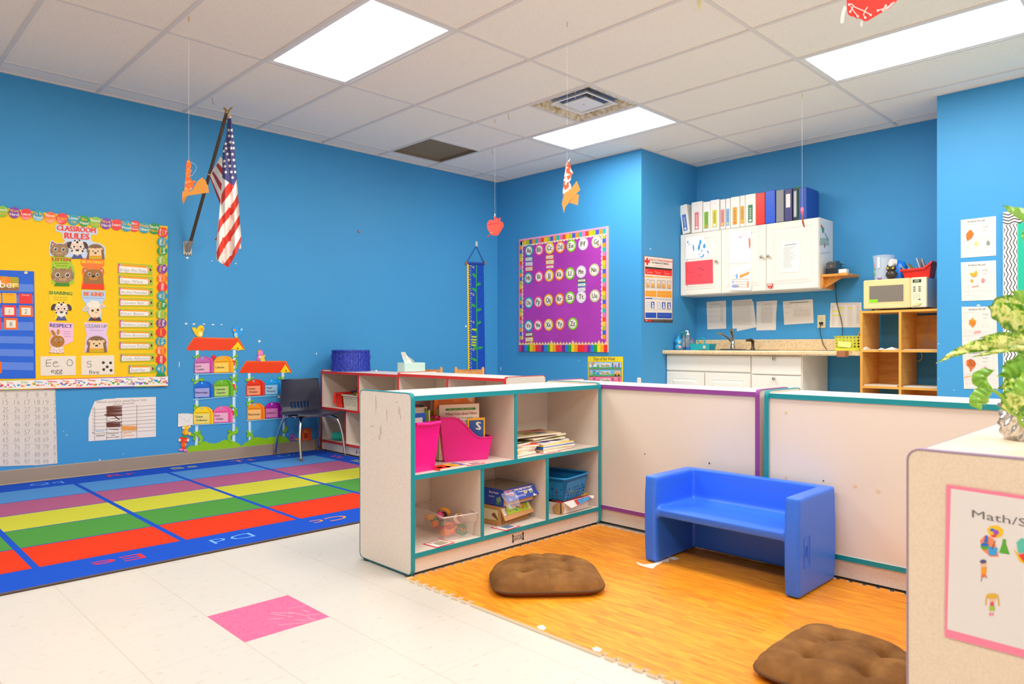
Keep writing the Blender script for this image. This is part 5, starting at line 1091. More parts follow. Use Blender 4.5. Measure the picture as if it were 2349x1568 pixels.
for x in(1572,1610,1655,1690,1732):y=722+(x-1570)*.06;a.line([(x,y),(x+27,y+1),(x+27,y+58),(x,y+56),(x,y)],2.5,GREY,3);a.ell(x+13,y+18,7,8,C('f4d8b8',.5),4);a.poly([(x+4,y+54),(x+6,y+28),(x+18,y+26),(x+24,y+54)],OG,4)
a.dashes(1574,785,1760,2,7,C('c0b8b0',.5),1.5)
a.poly([(1567,805),(1650,806),(1650,852),(1567,846)],OG,2);a.poly([(1656,806),(1765,808),(1765,858),(1656,852)],OG,2);a.dashes(1575,822,1640,2,9,C('f8d890',.5),1.5,4);a.dashes(1665,825,1755,2,9,C('f8d890',.5),1.5,4)
a.poly([(1568,858),(1620,859),(1620,867),(1568,866)],BL_,2);a.poly([(1620,862),(1765,870),(1765,876),(1620,868)],C('b8c4e0',.5),2)
for x in(1575,1610,1655,1692,1732):y=885+(x-1570)*.05;a.poly([(x,y),(x+25,y+1),(x+25,y+50),(x,y+49)],BL_ if x not in(1575,1655)else C('c8d4ea',.5),3);a.ell(x+12,y+14,6,7,WHT,4);a.poly([(x+5,y+46),(x+8,y+22),(x+18,y+22),(x+22,y+46)],C('e8ecf4',.5),4)
a.dashes(1574,945,1760,2,6,C('b8b4b0',.5),1.5)
a.poly([(1568,968),(1650,969),(1650,1010),(1568,1008)],BL_,2);a.poly([(1656,969),(1766,971),(1766,1013),(1656,1011)],BL_,2);a.dashes(1663,985,1755,2,9,C('8aa4e0',.5),1.5,4)
a.poly([(1561,1018),(1772,1020),(1772,1042),(1561,1038)],C('33201c',.5),2);a.poly([(1564,1022),(1618,1023),(1618,1036),(1564,1034)],RD,3);a.text('CPR',(1567,1033),(1583,1034),9,WHT,lv=5);a.dashes(1625,1026,1765,2,7,C('c8b8a8',.5),1.5,4)
a.build('first_aid_poster','Steps for Choking Emergencies poster with a red cross on the alcove side wall','poster')
p=at_x(1467,873,XB);m=MB();m.rbox(-.001,.012,-.022,.022,-.035,.03,C('efe6d8',.4),.006);m.tube([(-.001,0,-.02),(-.018,0,-.02),(-.022,0,.005)],.006,C('efe6d8',.4),8);m.v=[Vector((-v.x if 0 else v.x,v.y,v.z))for v in m.v]
o=m.build('wall_hook');o.location=(XB-.013,p.y,p.z);tag(o,'cream adhesive hook on the back wall corner above the purple-trimmed cabinet','hook')
M_CAB=C('f1ece2',.35,spec=.45);M_KNOB=C('c8bca8',.22,metal=1);M_KNOBD=C('4a4440',.4)
M_CTR=texmat('mottled_tan_laminate','noise',60,[(.3,'d9b98c'),(.5,'e8cda2'),(.7,'f0dab4')],.35)
def raised_door(m,y0,y1,z0,z1,x,th=.018,fr=.05,mat=M_CAB,panel=True):
 """door whose front faces -x, front plane at x"""
 m.rbox(x,x+th,y0,y1,z0,z1,mat,.005)
 if panel:
  a0,a1,b0,b1=y0+fr,y1-fr,z0+fr,z1-fr
  if a1-a0<.05 or b1-b0<.05:return
  def ring(i0,xa,i1,xb):
   A=[(x-xa,a0+i0,b0+i0),(x-xa,a1-i0,b0+i0),(x-xa,a1-i0,b1-i0),(x-xa,a0+i0,b1-i0)];B=[(x-xb,a0+i1,b0+i1),(x-xb,a1-i1,b0+i1),(x-xb,a1-i1,b1-i1),(x-xb,a0+i1,b1-i1)]
   m.add(A+B,[(j,4+j,4+(j+1)%4,(j+1)%4)for j in range(4)],mat);return B
  ring(0,.0002,.004,.004);ring(.004,.004,.010,.0006);ring(.010,.0006,.014,.0006);B=ring(.014,.0006,.034,.007);m.add(B,[(3,2,1,0)],mat)
def knob(parent,y,z,x):
 m=MB();m.lathe([(.005,0),(.005,.012),(.0135,.016),(.0155,.022),(.012,.028),(.004,.030)],M_KNOB,n=14);m.v=[Vector((x-v.z,y+v.x,z+v.y))for v in m.v]
 q=m.build('knob',parent);q.matrix_parent_inverse=Matrix.Identity(4);return q
def lroot(name,label,cat_,loc,group=None):
 r=thing(name,label,cat_,loc,0,group);return r
def lp(nm,m,root,label=None):
 L=Vector(root.location)
 for v in m.v:v-=L
 return part(nm,m,root,label)
def fixknob(k,root):k.location=-Vector(root.location)
ux0,ux1,uy0,uy1,uz0,uz1=6.2,6.515,2.505,3.882,1.448,2.066
R_=lroot('wall_cabinet','white wall cabinet with three raised-panel doors above the alcove counter','cabinet',(6.36,3.19,1.448))
m=MB();m.box(ux0+.02,ux1,uy0,uy1,uz0,uz1,M_CAB);lp('body',m,R_)
yA,yB=at_x(1654,600,ux0).y,at_x(1757,600,ux0).y
for(a0,a1,ku)in((yA+.002,uy1-.004,(1643.8,599)),(yB+.002,yA-.002,(1747.4,589)),(uy0+.003,yB-.002,(1763,587.6))):
 m=MB();raised_door(m,a0,a1,uz0+.006,uz1-.004,ux0,fr=.055);d=lp('door',m,R_);p=at_x(ku[0],ku[1],ux0-.01)
 m=MB();m.lathe([(.005,0),(.005,.012),(.0135,.016),(.0155,.022),(.012,.028),(.004,.030)],M_KNOB,n=14);m.v=[Vector((ux0-v.z,p.y+v.x,p.z+v.y))for v in m.v];lp('knob',m,R_).parent=d
bx=5.95;R_=lroot('base_cabinet','white base cabinet with drawers and doors under the alcove counter','cabinet',(6.2,3.2,0))
m=MB();m.box(bx+.02,6.5,2.545,3.882,.1,.868,M_CAB);lp('body',m,R_);m=MB();m.box(bx+.08,6.5,2.56,3.88,0,.1,C('4a4038',.6));lp('toe_kick',m,R_)
m=MB();raised_door(m,3.008,3.878,.715,.862,bx,panel=False);lp('false_front',m,R_)
for z0,z1,kv in((.702,.862,822),(.50,.693,868),(.29,.49,None),(.11,.28,None)):
 m=MB();raised_door(m,2.552,2.996,z0,z1,bx,panel=False);d=lp('drawer',m,R_)
 z=at_x(1776,kv,bx-.01).z if kv else(z0+z1)/2;y=at_x(1776,822,bx-.01).y
 m=MB();m.lathe([(.005,0),(.005,.012),(.0135,.016),(.0155,.022),(.012,.028),(.004,.030)],C('b0aca4',.2,metal=1),n=14);m.v=[Vector((bx-v.z,y+v.x,z+v.y))for v in m.v];lp('knob',m,R_).parent=d
for y0,y1 in((3.468,3.878),(3.008,3.460)):m=MB();raised_door(m,y0,y1,.12,.700,bx,fr=.055);lp('door',m,R_)
R_=lroot('countertop','mottled tan laminate countertop with backsplash in the alcove','countertop',(6.2,3.0,.87))
m=MB()
pr=[(5.892,.874),(5.886,.882),(5.886,.900),(5.892,.9085),(6.515,.9085),(6.515,.870),(5.9,.870)]
m.prism(pr,2.215,3.883,M_CTR);m.v=[Vector((v.x,v.z,v.y))for v in m.v];m.box(6.15,6.515,2.135,2.215,.870,.9085,M_CTR);lp('worktop',m,R_)
m=MB();m.rbox(6.492,6.515,2.14,3.883,.909,1.012,M_CTR,.005);lp('backsplash',m,R_)
m=MB();m.rbox(5.876,5.96,2.165,2.232,.860,.913,C('a86c48',.4),.006);lp('corner_tape',m,R_,'brown tape wrapped round the counter corner')
R_=lroot('sink','steel drop-in sink rim with chrome faucet in the alcove counter','sink',(6.18,3.35,.909))
m=MB();M_SS=C('8e8c88',.3,metal=.9)
for q in((5.96,5.99,2.96,3.54),(6.38,6.44,2.96,3.54),(5.99,6.38,2.96,2.99),(5.99,6.38,3.51,3.54)):m.rbox(q[0],q[1],q[2],q[3],.909,.914,M_SS,.001)
m.box(5.99,6.38,2.99,3.51,.9087,.9095,C('6a6864',.4,metal=.8));lp('rim',m,R_)
fy=at_x(1681,800,6.40).y;M_CH=C('cfcac2',.15,metal=1)
m=MB();m.rbox(6.36,6.44,fy-.115,fy+.115,.914,.922,M_CH,.003);m.lathe([(.026,.92),(.024,.95),(.020,.97),(.021,1.0),(.012,1.01)],M_CH,(6.40,fy,0),16)
m.tube([(6.40,fy,.99),(6.37,fy-.012,1.06),(6.33,fy-.02,1.105)],[.016,.018,.019],M_CH,10);m.tube([(6.40,fy,.985),(6.34,fy+.035,1.04),(6.25,fy+.062,1.075),(6.235,fy+.066,1.068)],[.014,.010,.012,.013],M_CH,10);lp('faucet',m,R_)
sy=at_x(1727,800,6.40).y;m=MB();M_SP=C('54422e',.3,metal=.6)
m.lathe([(.022,.914),(.020,.925),(.014,.93),(.013,.985),(.018,1.0)],M_SP,(6.40,sy,0),12);m.tube([(6.40,sy,.99),(6.385,sy+.01,1.008),(6.35,sy+.035,1.005),(6.345,sy+.038,.995)],[.016,.016,.012,.011],M_SP,10);lp('sprayer',m,R_,'dark side sprayer')
def bottle(name,label,cat_,u,v,x,prof,mat,extra=None,n=16):
 p=at_y(u,v,x);R=thing(name,label,cat_,(p.x,p.y,.9092));m=MB();m.lathe(prof,mat,n=n);part('body',m,R)
 if extra:extra(R)
 return R
SB=C('28a8e4',.3);CLR=C('dfe8ee',.08,trans=.85,alpha=1)
def pump(col,z,d=(-.03,.02)):
 def f(R):m=MB();m.lathe([(.016,z),(.016,z+.012),(.006,z+.016),(.006,z+.04)],col,n=12);m.tube([(0,0,z+.038),(d[0],d[1],z+.040),(d[0]*1.1,d[1]*1.1,z+.033)],[.008,.006,.004],col,8);part('pump',m,R)
 return f
def pandaface(R):
 pump(SB,.118,(-.02,-.025))(R);m=MB();m.ball((-.028,-.026,.075),.014,WHT,10);m.ball((-.036,-.034,.076),.006,INK,8);part('eye',m,R);m=MB();m.ball((-.026,-.028,.03),.016,C('f0b0b0',.4),10);part('belly_patch',m,R)
bottle('soap_dispenser','sky blue double-ball soap pump bottle at the counter left end','soap',1557,800,3.835,[(.026,0),(.036,.01),(.040,.03),(.036,.048),(.024,.056),(.034,.066),(.040,.084),(.034,.104),(.016,.116)],SB,pandaface,20)
def lab_(R):pump(C('2aa088',.4),.135)(R);m=MB();m.lathe([(.0245,.03),(.0245,.085)],C('c8d4dc',.4),n=16);part('label',m,R)
bottle('sanitizer_bottle','slim clear bottle with green pump behind the double-ball soap bottle','bottle',1569.5,799,3.848,[(.024,0),(.024,.1),(.014,.125),(.014,.135)],CLR,lab_)
def lab2(R):pump(C('f4efe8',.4),.150,(-.01,.018))(R);m=MB();m.lathe([(.0305,.0),(.0305,.03)],C('2c6cc8',.3),n=16);part('liquid',m,R)
bottle('sanitizer_bottle','clear sanitizer bottle with tall white pump between blue bottles and caddy','bottle',1578,800,3.79,[(.030,0),(.030,.1),(.026,.125),(.014,.145),(.014,.15)],CLR,lab2)
def lab3(R):m=MB();m.lathe([(.018,.10),(.018,.118)],C('8a7ac0',.4),n=12);part('cap',m,R);m=MB();m.rbox(-.030,-.026,-.016,.016,.01,.055,C('f03c30',.4),.001);part('label',m,R)
bottle('cleaner_bottle','small clear bottle with red label beside the turquoise caddy','bottle',1587,800,3.79,[(.026,0),(.026,.07),(.016,.095),(.016,.1)],C('b8d8f0',.1,trans=.7),lab3)
TQ=C('1ab4c8',.35);p=at_x(1611,800,6.25);R=thing('supply_caddy','turquoise plastic caddy with handle on the alcove counter','caddy',(6.25,p.y,.9092))
def tray(m,x0,x1,y0,y1,h,mat,fl=.012,t=.003):
 q=[(x0,y0),(x1,y0),(x1,y1),(x0,y1)];cx,cy=(x0+x1)/2,(y0+y1)/2;o=[(x+fl*(1 if x>cx else-1),y+fl*(1 if y>cy else-1))for x,y in q]
 iq=[(x-t*(1 if x>cx else-1),y-t*(1 if y>cy else-1))for x,y in q];io=[(x-t*(1 if x>cx else-1),y-t*(1 if y>cy else-1))for x,y in o]
 V=[(x,y,0)for x,y in q]+[(x,y,h)for x,y in o]+[(x,y,h)for x,y in io]+[(x,y,t)for x,y in iq]
 F=[(3,2,1,0),(12,13,14,15)]
 for j in range(4):k=(j+1)%4;F+=[(j,k,4+k,4+j),(4+j,4+k,8+k,8+j),(8+j,8+k,12+k,12+j)]
 m.add(V,F,mat)
m=MB();tray(m,-.055,.055,-.105,.105,.062,TQ);part('tray',m,R)
m=MB();m.tube(catmull([(0,.045,.004),(0,.045,.085),(0,.04,.112),(0,.02,.118),(0,-.0,.118),(0,-.02,.112),(0,-.025,.085),(0,-.025,.004)],4),.006,TQ,8);part('handle',m,R)
m=MB();m.rbox(-.0665,-.0645,-.075,-.045,.015,.045,C('d8c8b0',.5),.0005);part('label',m,R)
p2=at_x(1597,786,6.25);m=MB();m.rbox(-.01,.01,-.045,.035,-.007,.007,C('f0b020',.5),.003);o=m.build('sponge');o.location=(6.25,p2.y-.02,.9092+.058);o.rotation_euler=(-.5,0,0);tag(o,'yellow sponge sticking out of the turquoise caddy','sponge')
LM=C('d4d83c',.45);R=thing('plastic_basket','lime yellow perforated plastic basket at the counter right end','basket',(6.30,2.262,.9092))
def perf(m,P0,U,V,nu,nv,mat,N,t=.0025,hr=.34,rounded=True,skip=None):
 """perforated panel: grid of cells each with an octagonal hole"""
 P0,U,V,N=Vector(P0),Vector(U),Vector(V),Vector(N).normalized()*t
 for j in range(nv):
  for i in range(nu):
   c=P0+U*((i+.5)/nu)+V*((j+.5)/nv);du,dv=U/nu/2,V/nv/2;h=hr if not skip else skip(i,j)
   if h<=0:m.add([c-du-dv,c+du-dv,c+du+dv,c-du+dv],[(0,1,2,3)],mat);continue
   out=[c+du*a+dv*b for a,b in((1,0),(1,1),(0,1),(-1,1),(-1,0),(-1,-1),(0,-1),(1,-1))]
   L=min(du.length,dv.length);inn=[c+du.normalized()*L*2*h*math.cos(k*PI/4)+dv.normalized()*L*2*h*math.sin(k*PI/4)for k in range(8)]
   m.add(out+inn+[q+N for q in inn],[(k,(k+1)%8,8+(k+1)%8,8+k)for k in range(8)]+[(8+k,8+(k+1)%8,16+(k+1)%8,16+k)for k in range(8)],mat)
m=MB();x0,x1,y0,y1,h=-.11,.11,-.105,.10,.122
perf(m,(x0,y1,0),(0,y0-y1,0),(-.008,0,h),7,5,LM,(1,0,0));perf(m,(x1,y0,0),(0,y1-y0,0),(.008,0,h),7,5,LM,(-1,0,0));perf(m,(x0,y0,0),(x1-x0,0,0),(0,-.004,h),8,5,LM,(0,1,0));perf(m,(x1,y1,0),(x0-x1,0,0),(0,.004,h),8,5,LM,(0,-1,0));m.box(x0,x1,y0,y1,0,.006,LM)
m.tube([(x0-.008,y0-.004,h),(x1+.008,y0-.004,h),(x1+.008,y1+.004,h),(x0-.008,y1+.004,h),(x0-.008,y0-.004,h)],.004,LM,6);m.rbox(x0-.016,x0-.006,y0,y1,0,.022,LM,.002);part('body',m,R)
m=MB();m.M=Matrix.Rotation(.12,4,'X');m.rbox(x0-.018,x0-.015,-.03,.075,.028,.075,C('f8ee8c',.5),.001);part('note',m,R)
for i,(dy,dz,cc)in enumerate(((-.06,.09,'a05a48'),(-.075,.105,'7c4c50'),(-.05,.08,'d8b890'))):
 m=MB();m.rbox(-.07,.07,-.004,.004,0,.15,C(cc,.6),.001);o=m.build('folder');o.location=(6.31+i*.012,2.262-.035+i*.012,.93);o.rotation_euler=(.42,0,0)
 tag(o,['reddish folder leaning in the lime basket against the cubby','dark folder leaning farthest back in the lime basket','tan folder leaning behind the reddish one in the lime basket'][i],'folder','folders in the lime basket')
m=MB();m.M=Matrix.Scale(1,4);m.rbox(-.07,.1,-.075,.05,0,.004,C('b8b4ac',.3,metal=.7),.002);o=m.build('metal_tray');o.location=(6.1,2.42,.9092);tag(o,'flat grey metal tray on the counter below the outlet','tray')
A_=lambda u,v,h=.002:(lambda P:Vector((XA-h,-P[0],P[1])))(Art(AW,(0,0,1),h).P(u,v))
p=A_(1884.5,752);R=thing('wall_outlet','cream wall outlet with black plug above the alcove counter','outlet',(XA,p.y,p.z))
m=MB();m.rbox(-.007,0,-.036,.036,0,.118,C('eee2b8',.4),.003);part('cover_plate',m,R)
for z in(.032,.083):m=MB();m.rbox(-.009,-.006,-.016,.016,z-.014,z+.014,C('e0d2a4',.4),.002);part('socket',m,R)
q0=A_(1883,741,.03);m=MB();m.rbox(q0.x-.012,XA-.008,q0.y-.013,q0.y+.013,q0.z-.012,q0.z+.012,INK,.003)
pts=[q0,A_(1881,755,.03),A_(1884,773,.025),A_(1889,790,.06)];pts.append(Vector((6.36,at_x(1896,799,6.36).y,.918)))
m.tube(catmull(pts,6),.0035,INK,6);c0=Vector(q0);
for v in m.v:v-=c0
o=m.build('black_cable');o.location=c0;tag(o,'short black cord hanging from the outlet to the counter','cable','black cables in the alcove')
WB=texmat('orange_pine','noise',5,[(.3,'d88a30'),(.6,'eca448'),(.8,'c87820')],.45,vscale=(1,8,8))
R=lroot('bracket_shelf','small orange wood bracket shelf fixed to the wall cabinet end','shelf',(6.36,2.4,1.55))
m=MB();m.rbox(6.235,6.50,2.275,2.503,1.548,1.570,WB,.003);lp('board',m,R);m=MB();m.rbox(6.24,6.50,2.484,2.503,1.455,1.548,WB,.002);lp('cleat',m,R)
m=MB();m.prism([(2.484,1.46),(2.484,1.548),(2.33,1.548)],6.30,6.32,WB);m.v=[Vector((v.z,v.x,v.y))for v in m.v];lp('bracket',m,R)
BK=C('2e2c2c',.25,coat=.5);R=thing('pencil_sharpener','black electric pencil sharpener on the small bracket shelf','pencil sharpener',(6.34,2.425,1.5702))
m=MB();pr=[(-.055,0),(.05,0),(.055,.05),(.03,.1),(-.01,.118),(-.045,.10),(-.058,.05)];m.prism([(a,b)for a,b in pr],-.042,.042,BK);m.v=[Vector((v.x*1.4,v.z,v.y))for v in m.v];part('housing',m,R)
m=MB();m.lathe([(.016,0),(.016,.004),(.006,.005)],C('6a6864',.3,metal=.6),n=14);m.v=[Vector((-.074-v.z,v.x,.066+v.y))for v in m.v];part('pencil_hole',m,R);m=MB();m.rbox(.0,.14,-.05,.02,.096,.099,C('8ab4d8',.3),.001);part('lid_flap',m,R,'blue-grey lid flap')
m=MB();m.rbox(-.03,.03,-.033,.033,0,.036,C('f0ece8',.4),.004);o=m.build('power_adapter');o.location=(6.28,2.325,1.5702);tag(o,'small white power adapter beside the pencil sharpener','power adapter')
pts=[Vector((6.42,at_x(1917,640,6.42).y,1.546)),A_(1917,665,.06),A_(1919,690,.012),A_(1925,715,.01),A_(1930,735,.012),A_(1933,757,.02),A_(1932,770,.03)];c0=pts[0].copy()
m=MB();m.tube([p-c0 for p in catmull(pts,5)],.0032,INK,6);o=m.build('black_cable');o.location=c0;tag(o,'long black cord running from the bracket shelf down to the counter','cable','black cables in the alcove')
ZK=(1540,420,.22963)
BIN=[(82,200,215,505,'f4f0ea','4a78c8',-.12,'white binder with a blue label, leaning at the left end'),(198,308,185,495,'f2ede6','ec7880',0,'white binder with a pink label next to the leaning one'),(312,385,185,480,'f6f2ec','7cb820',0,'white binder with a green label'),(385,478,165,468,'f4f0ec','d8cc18',0,'white binder with a yellow-green label'),(485,537,160,458,'f2ece6','f08488',0,'slim white binder with a pink label'),(540,586,152,452,'f4f0ea','7cb4d8',0,'slim white binder with a pale blue label'),(588,680,135,442,'f4f0e8','f0a82c',0,'white binder with an orange label'),(682,735,122,438,'f2ece4','e8a81c',0,'slim white binder with an amber label'),(736,842,108,428,'f4f0ea','3c8458',0,'wide white binder with a dark green label'),(842,934,95,415,'e42c22',None,0,'red binder'),(934,1036,70,403,'1c58d8',None,0,'royal blue binder'),(1042,1122,66,388,'8c8c92',None,0,'grey binder'),(1126,1206,55,375,'3c3c7c','f0ece4w',0,'dark violet binder with a white label'),(1210,1262,46,360,'2a2e40','c0c4c8t',0,'slim black binder'),(1268,1350,40,345,'2450b0',None,0,'large navy blue binder at the right end')]
for k,(l,r,t,b,hc,lb_,lean,desc)in enumerate(BIN):
 p0,p1=at_x(1540+l*ZK[2],500,ux0+.01),at_x(1540+r*ZK[2],500,ux0+.01);zt=at_x(1540+(l+r)/2*ZK[2],420+t*ZK[2],ux0+.01).z;W=abs(p0.y-p1.y)-.003;H=min(zt-uz1-.001,.305);yc=(p0.y+p1.y)/2
 if lean:W*=.62
 dp=.27;R=thing('ring_binder',desc+(' on the wall cabinet' if len(desc)<40 else ''),'binder',(ux0+.012,yc-(.006 if lean else 0),uz1+.0012),0,'ring binders on the wall cabinet')
 m=MB();mc=C(hc,.35,spec=.45);m.rbox(0,dp,-W/2,W/2,0,H,mc,.004);part('cover',m,R)
 m=MB();m.box(.01,dp+.002,-W/2+.006,W/2-.006,.008,H+.0005-.006,C('f4f2ec',.7));part('pages',m,R)
 if lb_ and lb_[-1]not in 'wt':
  m=MB();m.M=Matrix(((0,0,-1,-.0005),(-1,0,0,0),(0,1,0,0),(0,0,0,1)));hw=min(W*.36,.022);m.prism(rrect(-hw,hw,H*.10,H*.66,.004,3),0,.0008,C(lb_,.5))
  nm={0:'Themes',1:'Reading',2:'Science',3:'Social',4:'Math',5:'Music',6:'Art',7:'Writing',8:'Health'}.get(k,'');
  random.seed(k)
  for j in range(6):m.line=None;m.flat([(-hw*.4+random.uniform(-.002,.002),H*(.26+j*.055)),(hw*.45,H*(.26+j*.055)),(hw*.45,H*(.28+j*.055)),(-hw*.4,H*(.28+j*.055))],.0012,C('f4ecd8' if k in(0,1,8)else '8a7c58',.6))
  m.flat([(hw*.6*math.cos(q*PI/5),H*.17+hw*.6*math.sin(q*PI/5))for q in range(10)],.0013,C(('f4f0e8','f8f4f0','e8984c','f4f8fc','f8e040','f8d820','f07820','f8c040','f4f0e8')[k],.5));m.M=None;part('spine_label',m,R)
 elif lb_:
  m=MB();wdt=W*.28;m.rbox(-.0012,0,-wdt,wdt,H*(.42 if lb_[-1]=='w' else .1),H*(.84 if lb_[-1]=='w' else .9),C(lb_[:-1],.4),.0004);part('spine_label',m,R)
 for zz in((.04,H-.03)if k not in(2,4,9)else(H-.03,)):
  m=MB();m.lathe([(.003,0),(.003,.001)],C('8a7a50',.3,metal=.8),n=8);m.v=[Vector((-.0006-v.z,v.x,zz+v.y))for v in m.v];part('rivet',m,R)
 if lean:R.rotation_euler=(-.13,0,0);R.location.z+=.006
for nm,c1,u,h,lab_t,dx in(('thin_folder','6cc030',1829,.30,'thin green folder standing beside the large navy binder',0),('thin_folder','f4f0e8',1728,.315,'white folder rising behind the red binder',.04)):
 p=at_x(u,480,ux0+.01);m=MB();m.rbox(0,.22,-.0018,.0018,0,h,C(c1,.5),.0005);o=m.build(nm);o.location=(ux0+.016+dx+(.25 if c1=='f4f0e8' else 0),p.y+.0,uz1+.0012);o.rotation_euler=(0,0,0);tag(o,lab_t,'folder')
 if c1=='f4f0e8':o.location=(ux0+.288,p.y-.03,uz1+.0012);o.rotation_euler=(0,0,-PI/2);o.scale=(.35,1,1)
def sheet(fr,zm,h,pts,base,name,label,cat_,fn=None,group=None):
 a=Art(fr,zm,h,.0009);a.base(pts,C(base,.6));
 if fn:fn(a)
 return a.build(name,label,cat_,group)
CB=frame((ux0-.009,0,0),(0,-1,0));GD='papers taped to the wall cabinet'
def f(a):
 B1=C('3ca0dc',.6)
 for x,y,rx,ry,an in((222,645,7,32,-.1),(290,590,11,26,.1),(277,640,11,32,.15),(330,628,12,24,.1),(318,725,7,20,.5),(366,685,7,16,-.5),(305,675,5,14,.4),(280,712,5,7,0),(165,588,6,12,.2),(178,610,5,6,0),(296,735,12,5,0)):a.ell(x,y,rx,ry,B1,ang=an)
 a.line([(362,722),(380,700)],3,C('f06050',.6))
sheet(CB,ZK,0,[(142,540),(322,522),(398,738),(145,762)],'f8f5f2','child_drawing','white drawing with blue paint marks above the red paper','drawing',f,GD)
def f(a):
 D1=C('b02c40',.6);a.line([(p.x,p.y)for p in catmull([Vector((*q,0))for q in((165,830),(162,875),(190,895),(225,880))],4)],2,D1);a.line([(p.x,p.y)for p in catmull([Vector((*q,0))for q in((250,918),(290,928),(320,900))],4)],2,D1)
 for x,y in((275,855),(296,845),(303,862),(317,866)):a.ell(x,y,4,6,C('5a2c60',.6))
 a.poly([(145,1016),(415,1000),(415,996),(143,1011)],C('f08890',.6),1)
sheet(CB,ZK,0,[(140,788),(413,760),(416,998),(143,1017)],'f04c5c','construction_paper','red construction paper with pen squiggles on the left cabinet door','paper',f,GD)
def f(a):
 a.ell(783,600,9,55,C('f07c68',.6));a.ell(776,568,5,22,C('f4947c',.6));a.dashes(675,505,770,2,22,C('f4b8b8',.6),4);a.ell(690,540,14,9,C('d8b0e0',.6))
sheet(CB,ZK,0,[(578,472),(797,465),(800,790),(582,803)],'f8f6f4','child_drawing','blank-looking white sheet with a red smear on the middle door','drawing',f,GD)
def f(a):
 a.poly([(680,920),(780,880),(778,905),(690,950)],C('f4a050',.6));a.ell(655,930,12,28,C('8cb8e8',.6));a.ell(640,1030,40,14,C('7aa4dc',.6));a.dashes(620,960,780,4,25,C('f0a878',.6),6);a.ell(765,1010,10,35,C('f4a484',.6));a.ell(615,985,8,26,C('a8c4ec',.6))
sheet(CB,ZK,0,[(600,925),(800,850),(800,1058),(780,1070),(575,1072)],'f6f0ea','child_drawing','folded drawing with orange and blue crayon on the middle door','drawing',f,GD)
sheet(CB,ZK,.003,[(575,852),(800,798),(806,848),(592,930)],'faf8f4','folded_flap','white folded paper flap above the orange crayon drawing','paper',lambda a:a.ell(640,860,16,10,C('e8ecf4',.6)),GD)
def f(a):
 a.line([(1135,620),(1250,606)],5,C('6a6a6a',.6))
 for i in range(16):y=640+i*13;L=random.uniform(60,135);a.line([(1120,y+6),(1120+L,y+6-L*.1)],2.6,C('a09c98',.6))
sheet(CB,ZK,0,[(1103,590),(1283,566),(1285,800),(1275,882),(1088,895)],'f6f2ec','printed_list','printed list sheet taped to the right cabinet door','paper',f,GD)
a=Art(CB,ZK,0,.004);a.base([(962,1000),(975,1004),(1000,1002),(1012,996),(1014,1020),(1008,1044),(988,1050),(968,1044),(960,1020)],C('d82c24',.4));a.ell(976,1016,10,10,WHT);a.ell(998,1014,10,10,WHT);a.ell(977,1016,4,4,INK,2);a.ell(997,1014,4,4,INK,2);a.ell(987,1040,9,7,C('f09090',.4),2);a.build('owl_magnet','small red owl magnet low on the right cabinet door','magnet')
SD=frame((0,uy0-.001,0),(1,0,0))
def f(a):
 a.poly([(1488,415),(1505,420),(1525,460),(1510,490)],C('d06830',.6));a.poly([(1508,440),(1528,450),(1515,510),(1503,480)],C('2ca088',.6));G1=C('7aa890',.6)
 a.line([(1515,470),(1560,545),(1562,570),(1530,500)],4,C('8a9098',.6))
 for i in range(7):a.line([(1488+i*13,545),(1484+i*14,620)],4,G1);a.line([(1486,548+i*11),(1572,556+i*11)],3,G1)
 a.ell(1530,625,5,22,C('c06030',.6),3);a.line([(1490,700),(1580,690)],2,GREY)
sheet(SD,ZK,0,[(1482,390),(1600,390),(1575,700),(1486,712)],'e4e6ea','child_drawing','crayon pot drawing on the end of the wall cabinet','drawing',f,GD)
GW='printed notices on the alcove wall'
def lines(cols,y0,y1,dy,col='8c8884',w=2.2,sl=-.05):
 def f(a):
  for(x0,x1)in cols:
   y=y0
   while y<y1:a.dashes(x0,y,x1,1,1,C(col,.6),w);y+=dy
 return f
def combo(*fs):
 def f(a):
  for q in fs:q(a)
 return f
sheet(AW,ZK,.001,[(352,1186),(546,1170),(548,1452),(360,1460)],'efe6de','printed_notice','leftmost printed notice on the alcove wall, narrow table','paper',combo(lines([(385,500)],1208,1216,9,w=4),lines([(490,520)],1225,1390,11),lines([(382,410),(425,440),(455,475)],1240,1260,50),lines([(382,410),(425,440),(455,475)],1285,1390,48)),GW)
sheet(AW,ZK,.0005,[(655,1200),(820,1180),(850,1438),(655,1478)],'ece2da','printed_notice','tilted notice peeking out from under the dense one','paper',None,GW)
sheet(AW,ZK,.0018,[(606,1172),(806,1157),(848,1438),(740,1448),(612,1452)],'efe7df','printed_notice','second notice from the left, dense lines, on top of a tilted one','paper',lines([(622,800)],1182,1420,12),GW)
sheet(AW,ZK,.001,[(852,1182),(1058,1170),(1048,1300),(1045,1466),(850,1470)],'efe8e0','printed_notice','third large notice, curled, left of the landscape one','paper',combo(lines([(920,1000)],1208,1214,9,w=3),lines([(898,1010)],1222,1400,10)),GW)
sheet(AW,ZK,.001,[(1115,1180),(1413,1158),(1422,1395),(1128,1414)],'efe6dc','printed_notice','landscape printed notice left of the outlet','paper',combo(lambda a:a.line([(1180,1196),(1370,1184)],6,C('7a7672',.6)),lines([(1130,1200),(1235,1275)],1216,1220,9),lines([(1130,1215),(1235,1330)],1240,1246,10),lines([(1220,1390)],1256,1340,14),lines([(1130,1180)],1294,1297,9)),GW)
YH=C('f8f040',.6)
